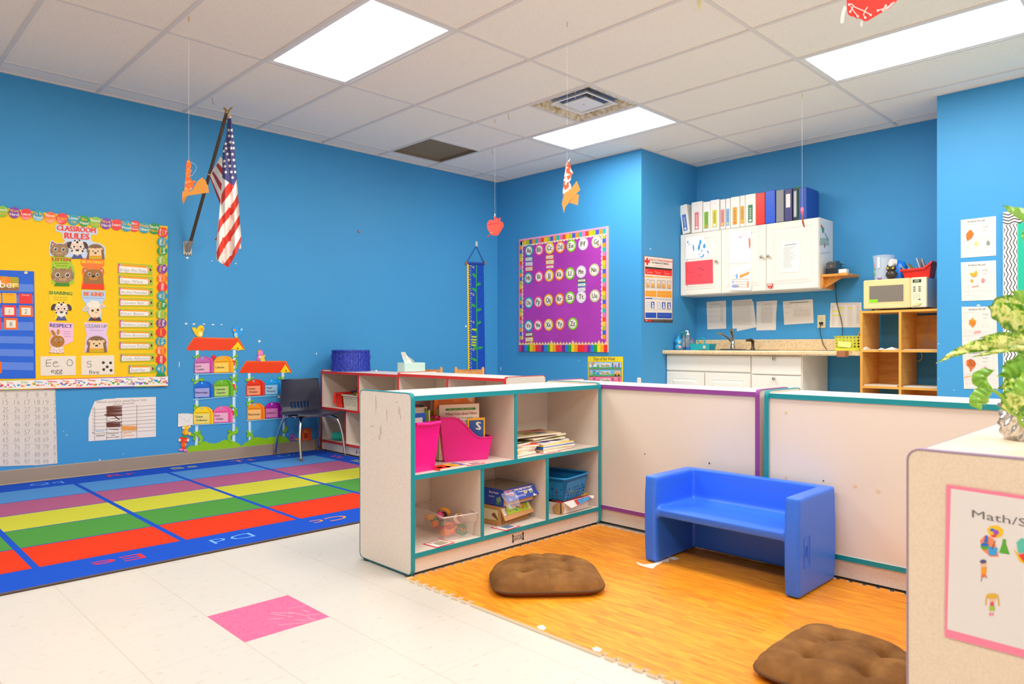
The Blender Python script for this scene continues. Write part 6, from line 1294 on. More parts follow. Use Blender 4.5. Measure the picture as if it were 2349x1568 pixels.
sheet(AW,ZK,.001,[(1592,1195),(1900,1190),(1905,1440),(1582,1440)],'efe6dc','printed_notice','notice with yellow highlighter marks behind the black cord','paper',combo(lambda a:(a.rect(1668,1243,1716,1256,YH),a.rect(1765,1243,1812,1256,YH),a.rect(1608,1272,1700,1284,YH),a.rect(1610,1314,1700,1326,YH)),lines([(1640,1880)],1205,1208,9,w=4),lines([(1600,1632),(1670,1730),(1760,1810)],1225,1430,15),lines([(1850,1885)],1225,1400,10)),GW)
M_CUBE=texmat('beech_veneer','noise',4,[(.3,'e2a850'),(.5,'ecb862'),(.75,'d89c4a')],.45,vscale=(1,1,9));M_CUBB=texmat('beech_back','noise',3,[(.3,'e0a850'),(.55,'d2983e'),(.8,'e4b058')],.5,vscale=(1,1.5,10));M_CUE=C('f0ac48',.45)
cx0,cx1,cy0,cy1,cz=6.10,6.50,1.535,2.128,1.236
R=lroot('cube_shelf','tall beech cube shelf under the microwave in the alcove','shelf unit',(6.3,1.83,0))
def bd_(nm,x0,x1,y0,y1,z0,z1):m=MB();m.box(x0+.002,x1,y0,y1,z0,z1,M_CUBE);m.box(x0,x0+.002,y0,y1,z0,z1,M_CUE);return lp(nm,m,R)
bd_('side_panel',cx0,cx1,cy1-.018,cy1,0,cz-.018);bd_('side_panel',cx0,cx1,cy0,cy0+.018,0,cz-.018);bd_('top',cx0,cx1,cy0,cy1,cz-.018,cz);ym=at_x(2064.5,800,cx0).y
bd_('divider',cx0,cx1,ym-.009,ym+.009,0,cz-.018)
zs=[.018,.33,.625,.918]
for j,z in enumerate(zs):
 bd_('shelf',cx0,cx1,cy0+.018,ym-.009,z-.017,z);bd_('shelf',cx0,cx1,ym+.009,cy1-.018,z-.017,z)
zt=zs[1:]+[cz-.018]
for j in range(4):
 right=(j%2==1);y0,y1=(cy0+.018,ym-.009)if right else(ym+.009,cy1-.018)
 m=MB();m.box(cx1-.008,cx1-.002,y0,y1,zs[j],zt[j]-.017,M_CUBB);lp('back_panel',m,R)
m=MB();PT=C('c4a078',.8);xx=cx1-.0085
Pt=lambda u,v:(lambda p:(xx,p.y,p.z))(at_x(u,v,xx))
m.add([Pt(*q)for q in((2108,798),(2112,787),(2122,770),(2127,745),(2131,727),(2134,735),(2131,757),(2128,775),(2133,770),(2133,785),(2140,778),(2150,785),(2150,798))],[tuple(range(13))],PT);lp('peeled_veneer',m,R,'peeled veneer patch')
PWH=C('f2f0ee',.7)
for i,(u0,u1,zh,x,yc_,dz)in enumerate(((1983,1990,.03,6.16,0,3),(1992,2016,.006,6.2,0,3),(2018,2026,.018,6.14,0,3),(2030,2062,.024,6.16,0,3))):
 y0,y1=at_x(u1,800,x).y,at_x(u0,800,x).y;m=MB();c=((y0+y1)/2);L=(y1-y0)/2
 m.add([(-.06,-L,0),(.08,-L,0),(.08,L,.001),(-.06,L,.001),(-.05,-L*.8,.001),(.0,0,zh),(.07,-L*.7,zh*.3),(.06,L*.6,zh*.6),(-.055,L*.9,.002)],[(0,3,2,1),(0,1,6,4),(4,6,5),(5,6,7),(4,5,8),(5,7,8),(0,4,8,3),(3,8,7,2),(1,2,7,6)],PWH)
 o=m.build('crumpled_paper');o.location=(x,c,.9185);tag(o,['small crumpled white scrap at the left of the upper left cube','flat white paper scrap in the upper left cube','tiny folded white scrap in the middle of the upper left cube','folded white paper at the right of the upper left cube'][i],'paper','paper scraps in the cube shelf')
def stk(y0,y1,z,h,label,nm='paper_stack',col='e8e0d4',x0=cx0+.01):
 m=MB();random.seed(len(label));W=y1-y0
 for k in range(4):d=random.uniform(-.008,.008);m.box(-.13,.13+d,-W/2+.01+d*.5,W/2-.01+d*.5,k*h/4+.0002,(k+1)*h/4,C(col,.7))
 o=m.build(nm);o.location=(6.24,(y0+y1)/2,z+.0006);return tag(o,label,'paper',None)
stk(cy0+.02,ym-.012,.918,.006,'thin paper stack in the upper right cube')
stk(ym+.012,cy1-.02,.625,.011,'paper stack in the middle left cube',col='e4dac8');stk(cy0+.02,ym-.012,.625,.010,'paper stack in the middle right cube',col='dcdcd8')
m=MB();pts=[at_x(*q,6.49)for q in((2112,806),(2115,815),(2113,824),(2106,828),(2098,825),(2094,818))];c0=pts[0].copy();m.tube([p-c0 for p in catmull(pts,5)],.004,C('e0d4b8',.5),6);o=m.build('cable_loop');o.location=c0;tag(o,'cream cable loop hanging in the open middle right cube','cord')
MW=lroot('microwave','cream microwave oven on top of the beech cube shelf','microwave',(6.27,1.86,1.2375));x0,x1=6.085,6.44;y0,y1=at_x(2122,680,x0).y-.012,at_x(1980,680,x0).y;z0,z1=1.252,1.482
M_MW,M_MWP,M_MWS=C('eed89c',.35),C('efe4c4',.35),C('d4d6dc',.35)
m=MB();m.box(x0+.03,x1,y0+.004,y1-.004,z0,z1-.003,M_MWS);lp('case',m,MW,'grey case')
yd=at_x(2088,680,x0).y
m=MB();m.rbox(x0,x0+.03,yd,y1,z0-.004,z1,M_MW,.008);d=lp('door',m,MW)
w0,w1,wz0,wz1=at_x(2072.5,680,x0).y,at_x(1994.5,680,x0).y,at_x(2030,692,x0).z,at_x(2030,654.5,x0).z
m=MB();m.rbox(x0-.001,x0+.004,w0-.012,w1+.012,wz0-.010,wz1+.010,C('e6cf92',.3),.003);m.box(x0-.0018,x0,w0,w1,wz0,wz1,C('837a70',.15,spec=.8));lp('window',m,MW).parent=d
m=MB();m.rbox(x0,x0+.03,y0,yd-.002,z0-.004,z1,M_MWP,.006);cp=lp('control_panel',m,MW)
g_=lambda u,v:at_x(u,v,x0)
m=MB();p,q=g_(2094,641),g_(2113,647);m.box(x0-.0015,x0,q.y,p.y,q.z,p.z,C('2a2c2c',.2));m.box(x0-.002,x0,q.y+.012,p.y-.010,q.z+.004,p.z-.003,C('8c9a80',.3));lp('display',m,MW)
for r_ in range(3):
 for u in(2097.5,2109.5):p=g_(u,658+r_*4.7-(.5 if u>2100 else 0));m=MB();m.lathe([(.009,0),(.008,.002)],C('4a5464',.3),n=12);m.v=[Vector((x0-v.z,p.y+v.x*1.2,p.z+v.y*.45))for v in m.v];lp('button',m,MW)
p=g_(2109,686.5);m=MB();m.lathe([(.009,0),(.008,.002)],C('4a5464',.3),n=12);m.v=[Vector((x0-v.z,p.y+v.x*1.2,p.z+v.y*.45))for v in m.v];lp('button',m,MW)
m=MB()
for r_ in range(4):
 for u in(2097,2103,2109):p=g_(u,673.5+r_*3.5);m.box(x0-.0006,x0,p.y-.0025,p.y+.0025,p.z-.003,p.z+.003,C('b0a898',.4))
lp('keypad_print',m,MW)
p=g_(2103.5,698);m=MB();m.lathe([(.034,0),(.032,.004),(.02,.006)],M_MW,n=24);m.v=[Vector((x0-v.z,p.y+v.x*1.0,p.z+v.y*.42))for v in m.v];m.v=[Vector((v.x,p.y+(v.y-p.y),v.z+(-(v.y-p.y))*.22))for v in m.v];lp('door_release',m,MW)
p,q=g_(1994.5,687),g_(2013.5,693.5);m=MB();m.box(x0-.003,x0-.0019,q.y,p.y,q.z,p.z,C('8ce41c',.5));lp('sticky_note',m,MW,'lime green sticky note')
for(xx_,yy_)in((x0+.05,y0+.04),(x0+.05,y1-.06),(x1-.05,y0+.04),(x1-.05,y1-.06)):m=MB();m.lathe([(.012,1.2365),(.012,z0)],C('3a3430',.6),(xx_,yy_,0),10);lp('foot',m,MW)
m=MB();m.M=Matrix(((0,0,-1,x0-.0006),(-1,0,0,0),(0,1,0,0),(0,0,0,1)));p=g_(1988,648);m.text('SHARP',-p.y,p.z-.002,.0002,.006,C('c8b070',.4),width=.035,align='l');m.text('Carousel',-p.y+.045,p.z-.001,.0002,.005,C('d0bc84',.4),width=.03,align='l');m.M=None;lp('printed_name',m,MW)
zt=1.4822
FROST=C('eef4fa',.3,alpha=.40)
p=at_x(2027,640,6.30);R=thing('plastic_pitcher','frosted clear plastic pitcher on the microwave','pitcher',(6.30,p.y,zt+.0004));m=MB();m.lathe([(.068,.0),(.078,.19),(.082,.20),(.081,.212)],FROST,n=28);m.lathe([(.064,.004),(.075,.19)],FROST,n=28);part('body',m,R)
m=MB();m.rbox(-.083,-.076,.004,.022,.105,.195,C('f4f8fc',.4),.002);part('measure_strip',m,R);m=MB()
for z,c in((.13,'e8708c'),(.10,'3ca858'),(.06,'6cb848')):m.ball((-.053,.050,z),.009,C(c,.5),8,(.6,.6,1.5))
part('printed_decal',m,R)
p=at_x(2066,634,6.26);BJ=C('1880e8',.3);R=thing('detergent_jug','bright blue jug with white cap between pitcher and red bin','jug',(6.27,p.y+.008,zt+.0004));m=MB();m.lathe([(.052,0),(.055,.02),(.055,.10),(.045,.135),(.036,.145)],BJ,n=20);part('body',m,R)
m=MB();m.tube([(-.0,.0,.125),(-.035,.03,.135)],[.034,.030],BJ,14);m.M=None;part('spout',m,R);m=MB();m.tube([(-.035,.03,.135),(-.058,.05,.141)],[.036,.034],C('f0ece8',.4),18);part('cap',m,R)
OWL=C('3c342c',.35,bump=.6,nscale=60);p=at_x(2045,636,6.15);R=thing('owl_figurine','dark brown owl figurine with yellow eyes on the microwave','figurine',(6.15,p.y,zt+.0004));R.scale=(1.18,1.18,1.14)
m=MB();m.ball((0,0,.034),.036,OWL,16,(.8,1,.95));part('body',m,R);m=MB();m.ball((-.002,0,.074),.026,OWL,14,(.8,1.25,.75));m.tube([(-.004,-.02,.085),(-.004,-.026,.108)],[.009,.001],OWL,6);m.tube([(-.004,.02,.085),(-.004,.026,.104)],[.009,.001],OWL,6);part('head',m,R)
for s in(-1,1):m=MB();m.ball((-.018,s*.0165,.076),.013,OWL,10,(.5,1,1));m.ball((-.025,s*.0165,.077),.0075,C('d8b410',.4),10,(.5,1,1));part('eye',m,R)
p=at_x(2018,637,6.12);R=thing('toy_bug','tiny purple toy bug with orange antennae on the microwave edge','toy',(6.12,p.y,zt+.0004));m=MB();m.ball((0,0,.009),.009,C('8a6cb8',.4),10,(1,2.2,.9));part('body',m,R)
for s in(-1,1):m=MB();m.tube([(0,s*.006,.014),(0,s*.018,.026)],.0025,C('e09020',.4),6);part('antenna',m,R)
for i,(u,z_,c)in enumerate(((2037,.10,'b0d020'),(2036,.075,'e040a0'))):m=MB();p=at_x(u,600,6.19);m.tube(catmull([(0,0,0),(0,.008,.008),(0,-.002,.016),(0,.006,.026)],4),.003,C(c,.4),6);o=m.build('curly_toy');o.location=(6.20,p.y,zt+z_-.0);tag(o,['green curly toy stuck to the pitcher side, above the pink one','pink curly toy stuck to the pitcher side behind the owl'][i],'toy')
RD2=C('f02c1c',.35);p=at_x(2106,634,6.22);R=thing('magazine_bin','red plastic magazine bin full of papers on the microwave','bin',(6.25,p.y-.012,zt+.0004))
m=MB();V0=[(-.09,.115,.072),(-.09,-.04,.078),(-.085,-.095,.125),(.085,-.095,.125),(.09,-.04,.078),(.09,.115,.072)];nv_=6
base_=[(x*.82,y*.82,0)for x,y,h in V0];rim=[(x,y,h)for x,y,h in V0];rimi=[(x*.97,y*.98,h)for x,y,h in V0];bi=[(x*.80,y*.80,.004)for x,y,h in V0];rimo=[(x*1.10,y*1.09,h+.002)for x,y,h in V0];ro2=[(x,y,z-.016)for x,y,z in rimo]
def band(o0,o1,n=6):return[(o0+k,o0+(k+1)%n,o1+(k+1)%n,o1+k)for k in range(n)]
m.add(base_+rim+rimi+bi,[tuple(range(6)),tuple(range(23,17,-1))]+[q[::-1]for q in band(0,6)]+[q[::-1]for q in band(12,18)],RD2)
m.add(rimi+rimo+ro2,[q[::-1]for q in band(0,6)]+[q[::-1]for q in band(6,12)],RD2);part('body',m,R)
for k in range(3):m=MB();x=-.05+k*.05;m.add([(x*.82-.007,-.0795,0),(x*.82+.007,-.0795,0),(x+.009,-.0985,.112),(x-.009,-.0985,.112)],[(0,1,2,3)],C('ff7a60',.4));part('rib',m,R)
for i,(x,y,rx,h,c,lb_)in enumerate(((.02,-.02,.30,.15,'c8c8cc','folded grey newspaper sticking out of the red bin'),(-.0,.02,.6,.13,'9a8a4c','patterned magazine leaning in the red bin'),(-.02,.05,.8,.12,'b8a89c','pale magazine leaning lowest in the red bin'),(.05,-.04,.25,.14,'b8b4b0','light newspaper at the back of the red bin'))):
 m=MB();m.rbox(-.05,.05,-.004,.004,0,h,C(c,.6,noise=.4,nscale=30),.001);o=m.build('magazine');o.location=(6.26+x*.4,p.y-.012+y,zt+.02);o.rotation_euler=(-rx,0,.05*i);tag(o,lb_,'magazine','papers in the red bin')
m=MB();m.lathe([(.013,0),(.013,.02)],C('f0b020',.4),n=14);m.lathe([(.008,.02),(.008,.03)],WHT,n=12);o=m.build('spinning_top');o.location=(6.20,p.y+.055,zt+.062);o.rotation_euler=(0,-1.1,0);tag(o,'small yellow toy disc in the red bin front','toy')
ZT=(2140,470,.27428)
LF=[([(233,125),(528,92),(528,422),(235,443)],0,'d8701c','top leaf worksheet on the right wall, orange leaf',[(315,205),(325,215),(342,240),(325,275),(300,290),(288,300),(280,275),(280,240),(300,218)]),([(234,480),(528,462),(531,793),(241,803)],375,'e8a020','second leaf worksheet down, curled yellow leaf',[(308,565),(340,570),(365,546),(370,565),(365,590),(345,600),(320,592)]),([(240,850),(530,848),(540,1218),(246,1225)],745,'d8a018','third leaf worksheet down, yellow maple leaf, behind the plant tip',[(330,938),(340,955),(360,965),(358,990),(335,1022),(318,1005),(303,992),(305,960),(325,955)]),([(247,1215),(542,1205),(552,1535),(260,1537)],1118,'9a4c20','lowest leaf worksheet with a brown leaf, partly behind plant leaves',[(318,1285),(345,1300),(360,1325),(350,1350),(325,1370),(315,1395),(308,1360),(282,1335),(282,1300)])]
for k,(q,dy,lc,lb_,leaf)in enumerate(LF):
 a=Art(W3,ZT,.001+.0006*k,.001);a.base(q,C('e3ddd7',.6));PL_=C('c8c4c0',.6);T_=C('54504c',.6)
 y0=140+dy if k!=1 else 510;y0=[148,512,882,1246][k]
 a.text('All About My Leaf',(290+k*4,y0),(435+k*4,y0-14 if k==0 else y0-8),15,T_)
 a.line([(262,y0+18),(380,y0+14),(382,y0+160),(262,y0+166),(262,y0+18)],1.6,PL_);a.text('large',(415,y0+38),(462,y0+35),13,C('a8a4a0',.6));a.text('medium',(415,y0+68),(460,y0+66),10,C('b8b4b0',.6));a.dashes(430,y0+92,455,1,1,PL_,2)
 for x in(418,460):a.line([(x+13*math.cos(j*PI/5),y0+125+14*math.sin(j*PI/5))for j in range(11)],1.6,PL_)
 for x in(262,340,420):a.line([(x,y0+180),(x+62,y0+176),(x+62,y0+205),(x,y0+208),(x,y0+180)],1.4,PL_)
 a.dashes(250,y0+215,340,1,1,PL_,2);a.line([(270,y0+245),(425,y0+242)],1.3,PL_);a.dashes(340,y0+268,400,1,1,PL_,1.5);a.line([(505,y0-5),(510,y0+268)],1.2,PL_)
 for xc,yc_,c,n_ in(((362,323,'f0dc60',1),(462,318,'6c8c7c',2)),((418,632,'f06c74',1),(355,682,'f08080',0)),((372,1058,'f48890',0),(372,1070,'f48890',0)),((437,1372,'e85c94',1),(290,1437,'f0a040',0)))[k]:
  cc=C(c,.6)
  if n_:
   for j in range(6):a.line([(xc-14+j*5,yc_+24-abs(j-3)*4),(xc-8+j*5,yc_-24+abs(j-2)*5)],3.4,cc,2)
  else:a.line([(xc-28,yc_+4),(xc+28,yc_-6)],7,cc,2)
 a.build('leaf_worksheet',lb_,'worksheet','leaf worksheets on the right wall')
 a=Art(W3,ZT,.0035+.0006*k,.004);a.base(leaf,texmat('dried_leaf','noise',40,[(.3,lc),(.7,'e87018' if k!=1 else 'f0b830')],.6),C(lc,.7))
 if k==1:a.base([(313,632),(325,618),(338,630),(328,648)],C('e8a020',.6))
 a.build('dried_leaf',['orange','curled yellow','yellow maple','reddish brown'][k]+' dried leaf glued to a leaf worksheet','leaf','dried leaves on the worksheets')
root=artroot(W3,'bulletin_board','teal board with black and white chevron border at the right edge','bulletin board')
a=Art(W3,None,.0012,.011);S0=-1.118;a.base([(S0,.55),(.9,.55),(.9,1.885),(S0,1.885)],C('14b898',.6),C('8a7a6a',.6));a.build('backing_paper',parent=root)
a=Art(W3,None,.0125,.0008);W_,K_=C('f4f0ea',.6),C('2a2028',.6);bw=.085
a.base([(S0,.55),(S0+bw,.55),(S0+bw,1.885),(S0,1.885)],W_);a.base([(S0+bw,1.885-bw),(.9,1.885-bw),(.9,1.885),(S0+bw,1.885)],W_)
for i in range(5):
 xs=S0-.006+i*.0205;y=.55;k=0
 while y<1.80:
  y2=min(y+.031,1.80);d0,d1=(0,.014)if k%2==0 else(.014,0)
  P4=[(xs+d0,y),(xs+d0+.0058,y),(xs+d1+.0058,y2),(xs+d1,y2)];P4=[(min(max(px_,S0),S0+bw),py_)for px_,py_ in P4]
  if max(q[0]for q in P4)-min(q[0]for q in P4)>.002:a.poly(P4,K_)
  y=y2;k+=1
for r_ in range(4):
 for k in range(60):
  xa=S0+k*.032;yy=1.878-r_*.0205;d0,d1=(0,-.013)if k%2==0 else(-.013,0);a.poly([(xa,yy+d0),(min(xa+.032,.9),yy+d1),(min(xa+.032,.9),yy+d1-.0075),(xa,yy+d0-.0075)],K_)
a.build('chevron_border',parent=root)
FT=5.127;ZFL=(390,230,.24882)
def fpt(a,b,dt=0):return at_t(ZFL[0]+a*ZFL[2],ZFL[1]+b*ZFL[2],FT+dt)
def interp(T,v):
 for(v0,x0),(v1,x1)in zip(T,T[1:]):
  if v<=v1:return x0+(x1-x0)*max(0,(v-v0))/(v1-v0)
 return T[-1][1]
def inpoly(x,y,P):
 c=False;j=len(P)-1
 for i in range(len(P)):
  (xi,yi),(xj,yj)=P[i],P[j]
  if(yi>y)!=(yj>y)and x<(xj-xi)*(y-yi)/(yj-yi)+xi:c=not c
  j=i
 return c
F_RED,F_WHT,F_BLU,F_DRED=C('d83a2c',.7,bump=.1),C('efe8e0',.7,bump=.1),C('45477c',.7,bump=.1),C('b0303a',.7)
M_BRASS=C('a8884c',.3,metal=.8);M_POLE=C('5c4a3a',.4,metal=.3)
root=thing('american_flag','American flag drooping from a brown pole on a wall bracket','flag',(2.131,YL,1.66));rl_=Vector(root.location)
def fp(nm,m,label=None):
 for v in m.v:v-=rl_
 return part(nm,m,root,label)
m=MB();B0,B1=Vector((2.131,YL-.035,1.735)),Vector((2.131,5.097,2.632));m.tube([B0,B1],.0125,M_POLE,12);fp('pole',m)
m=MB();m.rbox(2.131-.034,2.131+.034,YL-.008,YL-.0005,1.672,1.785,C('c8c2b8',.35,metal=.5),.004);m.tube([Vector((2.131,YL-.012,1.71)),Vector((2.131,YL-.075,1.785))],.02,C('b8b0a4',.35,metal=.5),12)
for x in(-.02,0,.02):m.ball((2.131+x,YL-.009,1.682),.005,C('5a4a38',.4,metal=.6),8)
fp('bracket',m)
m=MB();m.ball(B1+Vector((0,-.004,.006)),.014,M_BRASS,12);m.ball(fpt(535,105),.009,M_BRASS,10,(1,1,1.4))
for wing in([(530,112),(505,92),(486,72),(500,65),(518,75),(532,95)],[(540,115),(543,85),(556,66),(583,58),(570,75),(553,95)]):
 A_1=[fpt(*q,-.006)for q in wing];A_2=[fpt(*q,.006)for q in wing];n=len(wing);m.add(A_1+A_2,[tuple(range(n)),tuple(reversed(range(n,2*n)))]+[(k,n+k,n+(k+1)%n,(k+1)%n)for k in range(n)],M_BRASS)
fp('eagle_finial',m)
m=MB();m.tube([fpt(540,140,-.01),fpt(556,155,-.02),fpt(550,168,-.02)],.012,C('c8a890',.5),8);m.tube([fpt(352,682,.20),fpt(362,684,.18)],.006,C('c8a878',.5),8);fp('tie',m)
Ltab=[(165,528),(250,527),(330,519),(385,503),(450,485),(540,484),(720,482),(905,468),(960,462),(1100,448),(1290,430),(1450,427),(1475,433),(1515,496),(1540,534)]
Rtab=[(165,564),(250,575),(350,590),(500,605),(620,610),(700,613),(860,626),(1000,637),(1150,647),(1250,655),(1290,655),(1400,620),(1540,537)]
REDS=[[(546,757),(592,792),(545,870),(470,965),(474,872),(505,805)],[(627,858),(634,945),(590,1030),(480,1150),(440,1230),(452,1105),(520,1020),(590,930)],[(641,1052),(648,1135),(600,1215),(520,1330),(435,1478),(428,1400),(470,1300),(560,1190)],[(655,1250),(655,1335),(620,1402),(536,1542),(494,1514),(570,1410)]]
def mcol(a,b):
 lim=715+(a-485)*.71 if a<590 else 790-(a-590)*2.6
 if b<lim:return F_BLU
 return F_RED if any(inpoly(a,b,P)for P in REDS)else F_WHT
def mfold(a,b):return .022*math.sin((a-480)*.042+b*.0042)+.012*math.sin((a-430)*.09-b*.003)-.01
def mpt(u,v):
 b=165+v*(1538-165);a=interp(Ltab,b)*(1-u)+interp(Rtab,b)*u;return a,b
m=MB();m.grid(lambda u,v:fpt(*mpt(u,v),mfold(*mpt(u,v))),120,380,F_WHT,matfn=lambda u,v:mcol(*mpt(u,v)))
m.grid(lambda u,v:fpt(*mpt(1-u,v),mfold(*mpt(1-u,v))+.003),10,40,F_WHT,matfn=lambda u,v:mcol(*mpt(1-u,v)))
random.seed(1)
for a,b in((540,275),(570,275),(545,328),(576,332),(555,385),(585,390),(514,400),(518,443),(565,440),(590,440),(530,495),(576,497),(542,550),(588,550),(500,560),(505,608),(552,605),(597,607),(513,662),(565,660),(602,660),(577,712),(495,468)):
 t0=random.uniform(-.3,.3);P=[]
 for k in range(10):
  r=19 if k%2==0 else 8;aa=a+r*math.sin(k*PI/5+t0)*.95;bb=b-r*math.cos(k*PI/5+t0);bb_=min(max(bb,170),1530);aa=min(max(aa,interp(Ltab,bb_)+2),interp(Rtab,bb_)-2);P.append(fpt(aa,bb,mfold(aa,bb)-.005))
 c=fpt(a,b,mfold(a,b)-.005);m.add([c]+P,[(0,(k+1)%10+1,k+1)for k in range(10)],F_WHT)
fp('cloth',m)
FL=[(463,520),(490,545),(487,720),(470,900),(463,958),(415,840),(366,708),(374,678)]
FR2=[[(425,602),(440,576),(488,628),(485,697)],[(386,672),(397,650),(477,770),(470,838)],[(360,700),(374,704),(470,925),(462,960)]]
def fdt(a,b):return .20*max(0,(485-a))/120+.02*math.sin(a*.08)
def fl_pt(u,v):
 b=520+v*438;l=interp([(520,462),(678,374),(708,367),(840,415),(958,462)],b);r=interp([(520,466),(545,489),(720,487),(900,470),(958,464)],b);return l*(1-u)+r*u,b
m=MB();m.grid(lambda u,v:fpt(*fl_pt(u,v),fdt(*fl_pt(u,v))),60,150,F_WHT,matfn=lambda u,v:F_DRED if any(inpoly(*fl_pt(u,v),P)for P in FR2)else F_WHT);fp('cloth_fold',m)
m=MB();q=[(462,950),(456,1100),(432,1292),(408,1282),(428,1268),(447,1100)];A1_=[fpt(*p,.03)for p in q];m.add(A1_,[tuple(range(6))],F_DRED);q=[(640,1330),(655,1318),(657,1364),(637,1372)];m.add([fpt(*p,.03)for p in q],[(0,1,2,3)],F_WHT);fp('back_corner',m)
def hang(name,label,cat_,u,vc,v_top,zm,build,t=None,turn=0,rest=None,tag_col=None):
 """cutout hung by a thread from the ceiling at pixel column u; vc: row where the thread meets the ceiling"""
 if t is None:P=at_z(u,vc,CEIL);t=(P-CAM).dot(FW)
 else:P=at_t(u,0,t);P.z=CEIL
 R=thing(name,label,cat_,(P.x,P.y,at_t(u,v_top,t).z),0,'cutouts hanging on threads from the ceiling')
 r=(RT*math.cos(turn)+FW*math.sin(turn));fr=frame((P.x,P.y,0),r);Mi=Matrix.Translation(-Vector(R.location))
 a=Art(fr,zm,0,.0012);
 for nm,fn in build:
  a=Art(fr,zm,0,.0012);fn(a);o=a.mb.build(nm,R);M=a.matrix();o.matrix_basis=Mi@M
 m=MB();m.tube([(0,0,0),(0,0,CEIL-R.location.z-.001)],.0005,C('f0f2f4',.4),5);part('thread',m,R)
 m=MB();m.tube([(0,0,CEIL-R.location.z-.03),(0,0,CEIL-R.location.z-.001)],.0022,C(tag_col or 'd8b868',.5),6);part('ceiling_clip',m,R)
 return R
ZO=(390,230,.24882)
CARD_,CARD2=C('e09438',.7),C('c87c28',.7)
M_FIRE=texmat('marbled_paint','noise',30,[(.3,'fff4e8'),(.42,'fc8c28'),(.52,'f8501c'),(.6,'fca82c'),(.72,'e82848')],.6)
def fire(a):a.base([(172,545),(180,548),(184,575),(198,568),(192,620),(182,640),(200,640),(202,652),(186,665),(192,690),(182,700),(200,740),(240,742),(225,765),(215,800),(180,838),(150,835),(132,838),(145,700),(150,600),(155,560)],M_FIRE)
def hat(a):a.base([(115,842),(150,832),(185,842),(215,815),(250,750),(295,710),(332,745),(340,775),(350,778),(360,852),(300,858),(160,880),(155,890),(122,962),(112,905)],CARD_,CARD2);a.poly([(118,905),(155,882),(158,890),(123,960)],CARD2)
def loop(a):
 P=[(p.x,p.y)for p in catmull([Vector((*q,0))for q in((198,570),(235,595),(245,630),(215,680),(198,700))],5)];a.line(P,2,C('dcd8d0',.5))
hang('hanging_ornament','orange cardboard and flame-painted cutout hanging left of the flag','ornament',433,38,366,ZO,[('painted_paper',fire),('cardboard',hat),('string_loop',loop)],turn=.2,tag_col='f0a828')
ZP_=(1270,350,.16736)
M_FIRE2=texmat('marbled_paint_2','noise',34,[(.3,'fffaf4'),(.46,'f8f0ea'),(.52,'f83c20'),(.58,'f8743c'),(.7,'e01c14')],.6)
def f1(a):a.base([(180,125),(200,110),(230,75),(215,120),(200,155),(215,158),(235,185),(235,220),(272,280),(245,310),(235,370),(215,400),(240,450),(240,490),(205,530),(160,545),(130,610),(125,540),(140,360),(165,200),(170,150)],M_FIRE2)
def f2(a):a.base([(318,388),(366,512),(305,565),(215,680),(160,745),(140,828),(113,695),(130,620),(165,540),(240,490)],C('f0a04c',.7),CARD2)
def f3(a):a.base([(305,565),(348,575),(333,720),(205,683)],C('eca050',.7),CARD2);a.line([(215,680),(318,572)],4,C('c07830',.6))
hang('hanging_ornament','red-splashed paper and tan cardboard cutout hanging before the corner wall','ornament',1301,50,368,ZP_,[('painted_paper',f1),('cardboard',f2),('cardboard',f3)],turn=-.2)
ZAP=(1100,480,.078125)
APR,APD,DOT=C('ff5a4a',.6),C('f41c1c',.6),C('d878b0',.6)
def ap(a):
 a.base([(405,215),(440,203),(470,210),(480,240),(500,265),(490,300),(520,265),(560,268),(600,245),(628,240),(600,330),(570,348),(630,350),(690,390),(710,450),(695,520),(560,740),(520,770),(420,765),(345,750),(305,700),(230,560),(215,460),(240,370),(290,315),(350,302),(425,325),(435,260)],APR)
 a.line([(222,460),(575,382)],18,APD)
 for q in(((645,405),(668,450)),((650,515),(612,585)),((590,630),(545,700)),((510,735),(465,752)),((440,740),(390,705))):a.line(list(q),16,APD)
 a.line([(455,235),(580,290)],16,APD)
 for x,y in((350,342),(287,366),(398,365),(440,380),(487,355),(255,427),(258,497),(268,550),(288,604)):a.ell(x,y,13,13,DOT,2)
 a.line([(320,670),(385,700)],14,C('f8d8b0',.5),3)
def ap2(a):a.base([(325,705),(240,790),(225,812),(250,815),(335,722)],APD)
def ap3(a):a.base([(440,120),(462,118),(468,205),(432,205)],C('e8f0f0',.5))
hang('hanging_ornament','red paper apple cutout with stitching hanging in front of the room corner','ornament',1135.2,273,489,ZAP,[('apple_shape',ap),('yarn_end',ap2),('tape_tab',ap3)])
ZN=(1749,0,.25543);WYN=C('fbe8e4',.6)
def ba(a):
 pts=[(755,0),(757,60),(760,100),(770,130),(790,145),(820,150),(845,165),(885,168),(915,192),(945,188),(1060,120),(1140,75),(1215,0),(1290,-120),(1310,-230),(1250,-330),(1150,-350),(1060,-330),(1060,-400),(1020,-410),(990,-330),(900,-360),(800,-340),(740,-260),(725,-150)]
 a.base(pts,C('f83428',.6))
 for x,y in((785,108),(853,150),(920,162),(968,138),(1032,98),(1104,54),(775,45)):a.ell(x,y,11,11,WYN,2)
 for q in(((775,45),(800,42),(830,70),(900,100),(968,138)),((785,108),(812,62)),((853,150),(812,100),(790,60)),((920,162),(905,140),(915,105),(940,65)),((1032,98),(1120,68),(1160,30)),((1104,54),(1070,105),(1130,70),(1180,20))):a.line([(p.x,p.y)for p in catmull([Vector((*w_,0))for w_ in q],4)],9,WYN,3)
def yarn(a):a.base([(735,50),(755,70),(735,130),(730,190),(720,212),(700,208),(702,160),(715,100)],C('fbf6f6',.7))
def yarn2(a):a.base([(885,190),(898,195),(892,240),(880,238)],C('fbeae6',.7))
hang('hanging_ornament','large red paper apple with white lacing, cut by the top edge','ornament',1995,0,-104,ZN,[('apple_shape',ba),('yarn_end',yarn),('yarn_end',yarn2)],t=1.9)
ZNB=(1540,420,.22963)
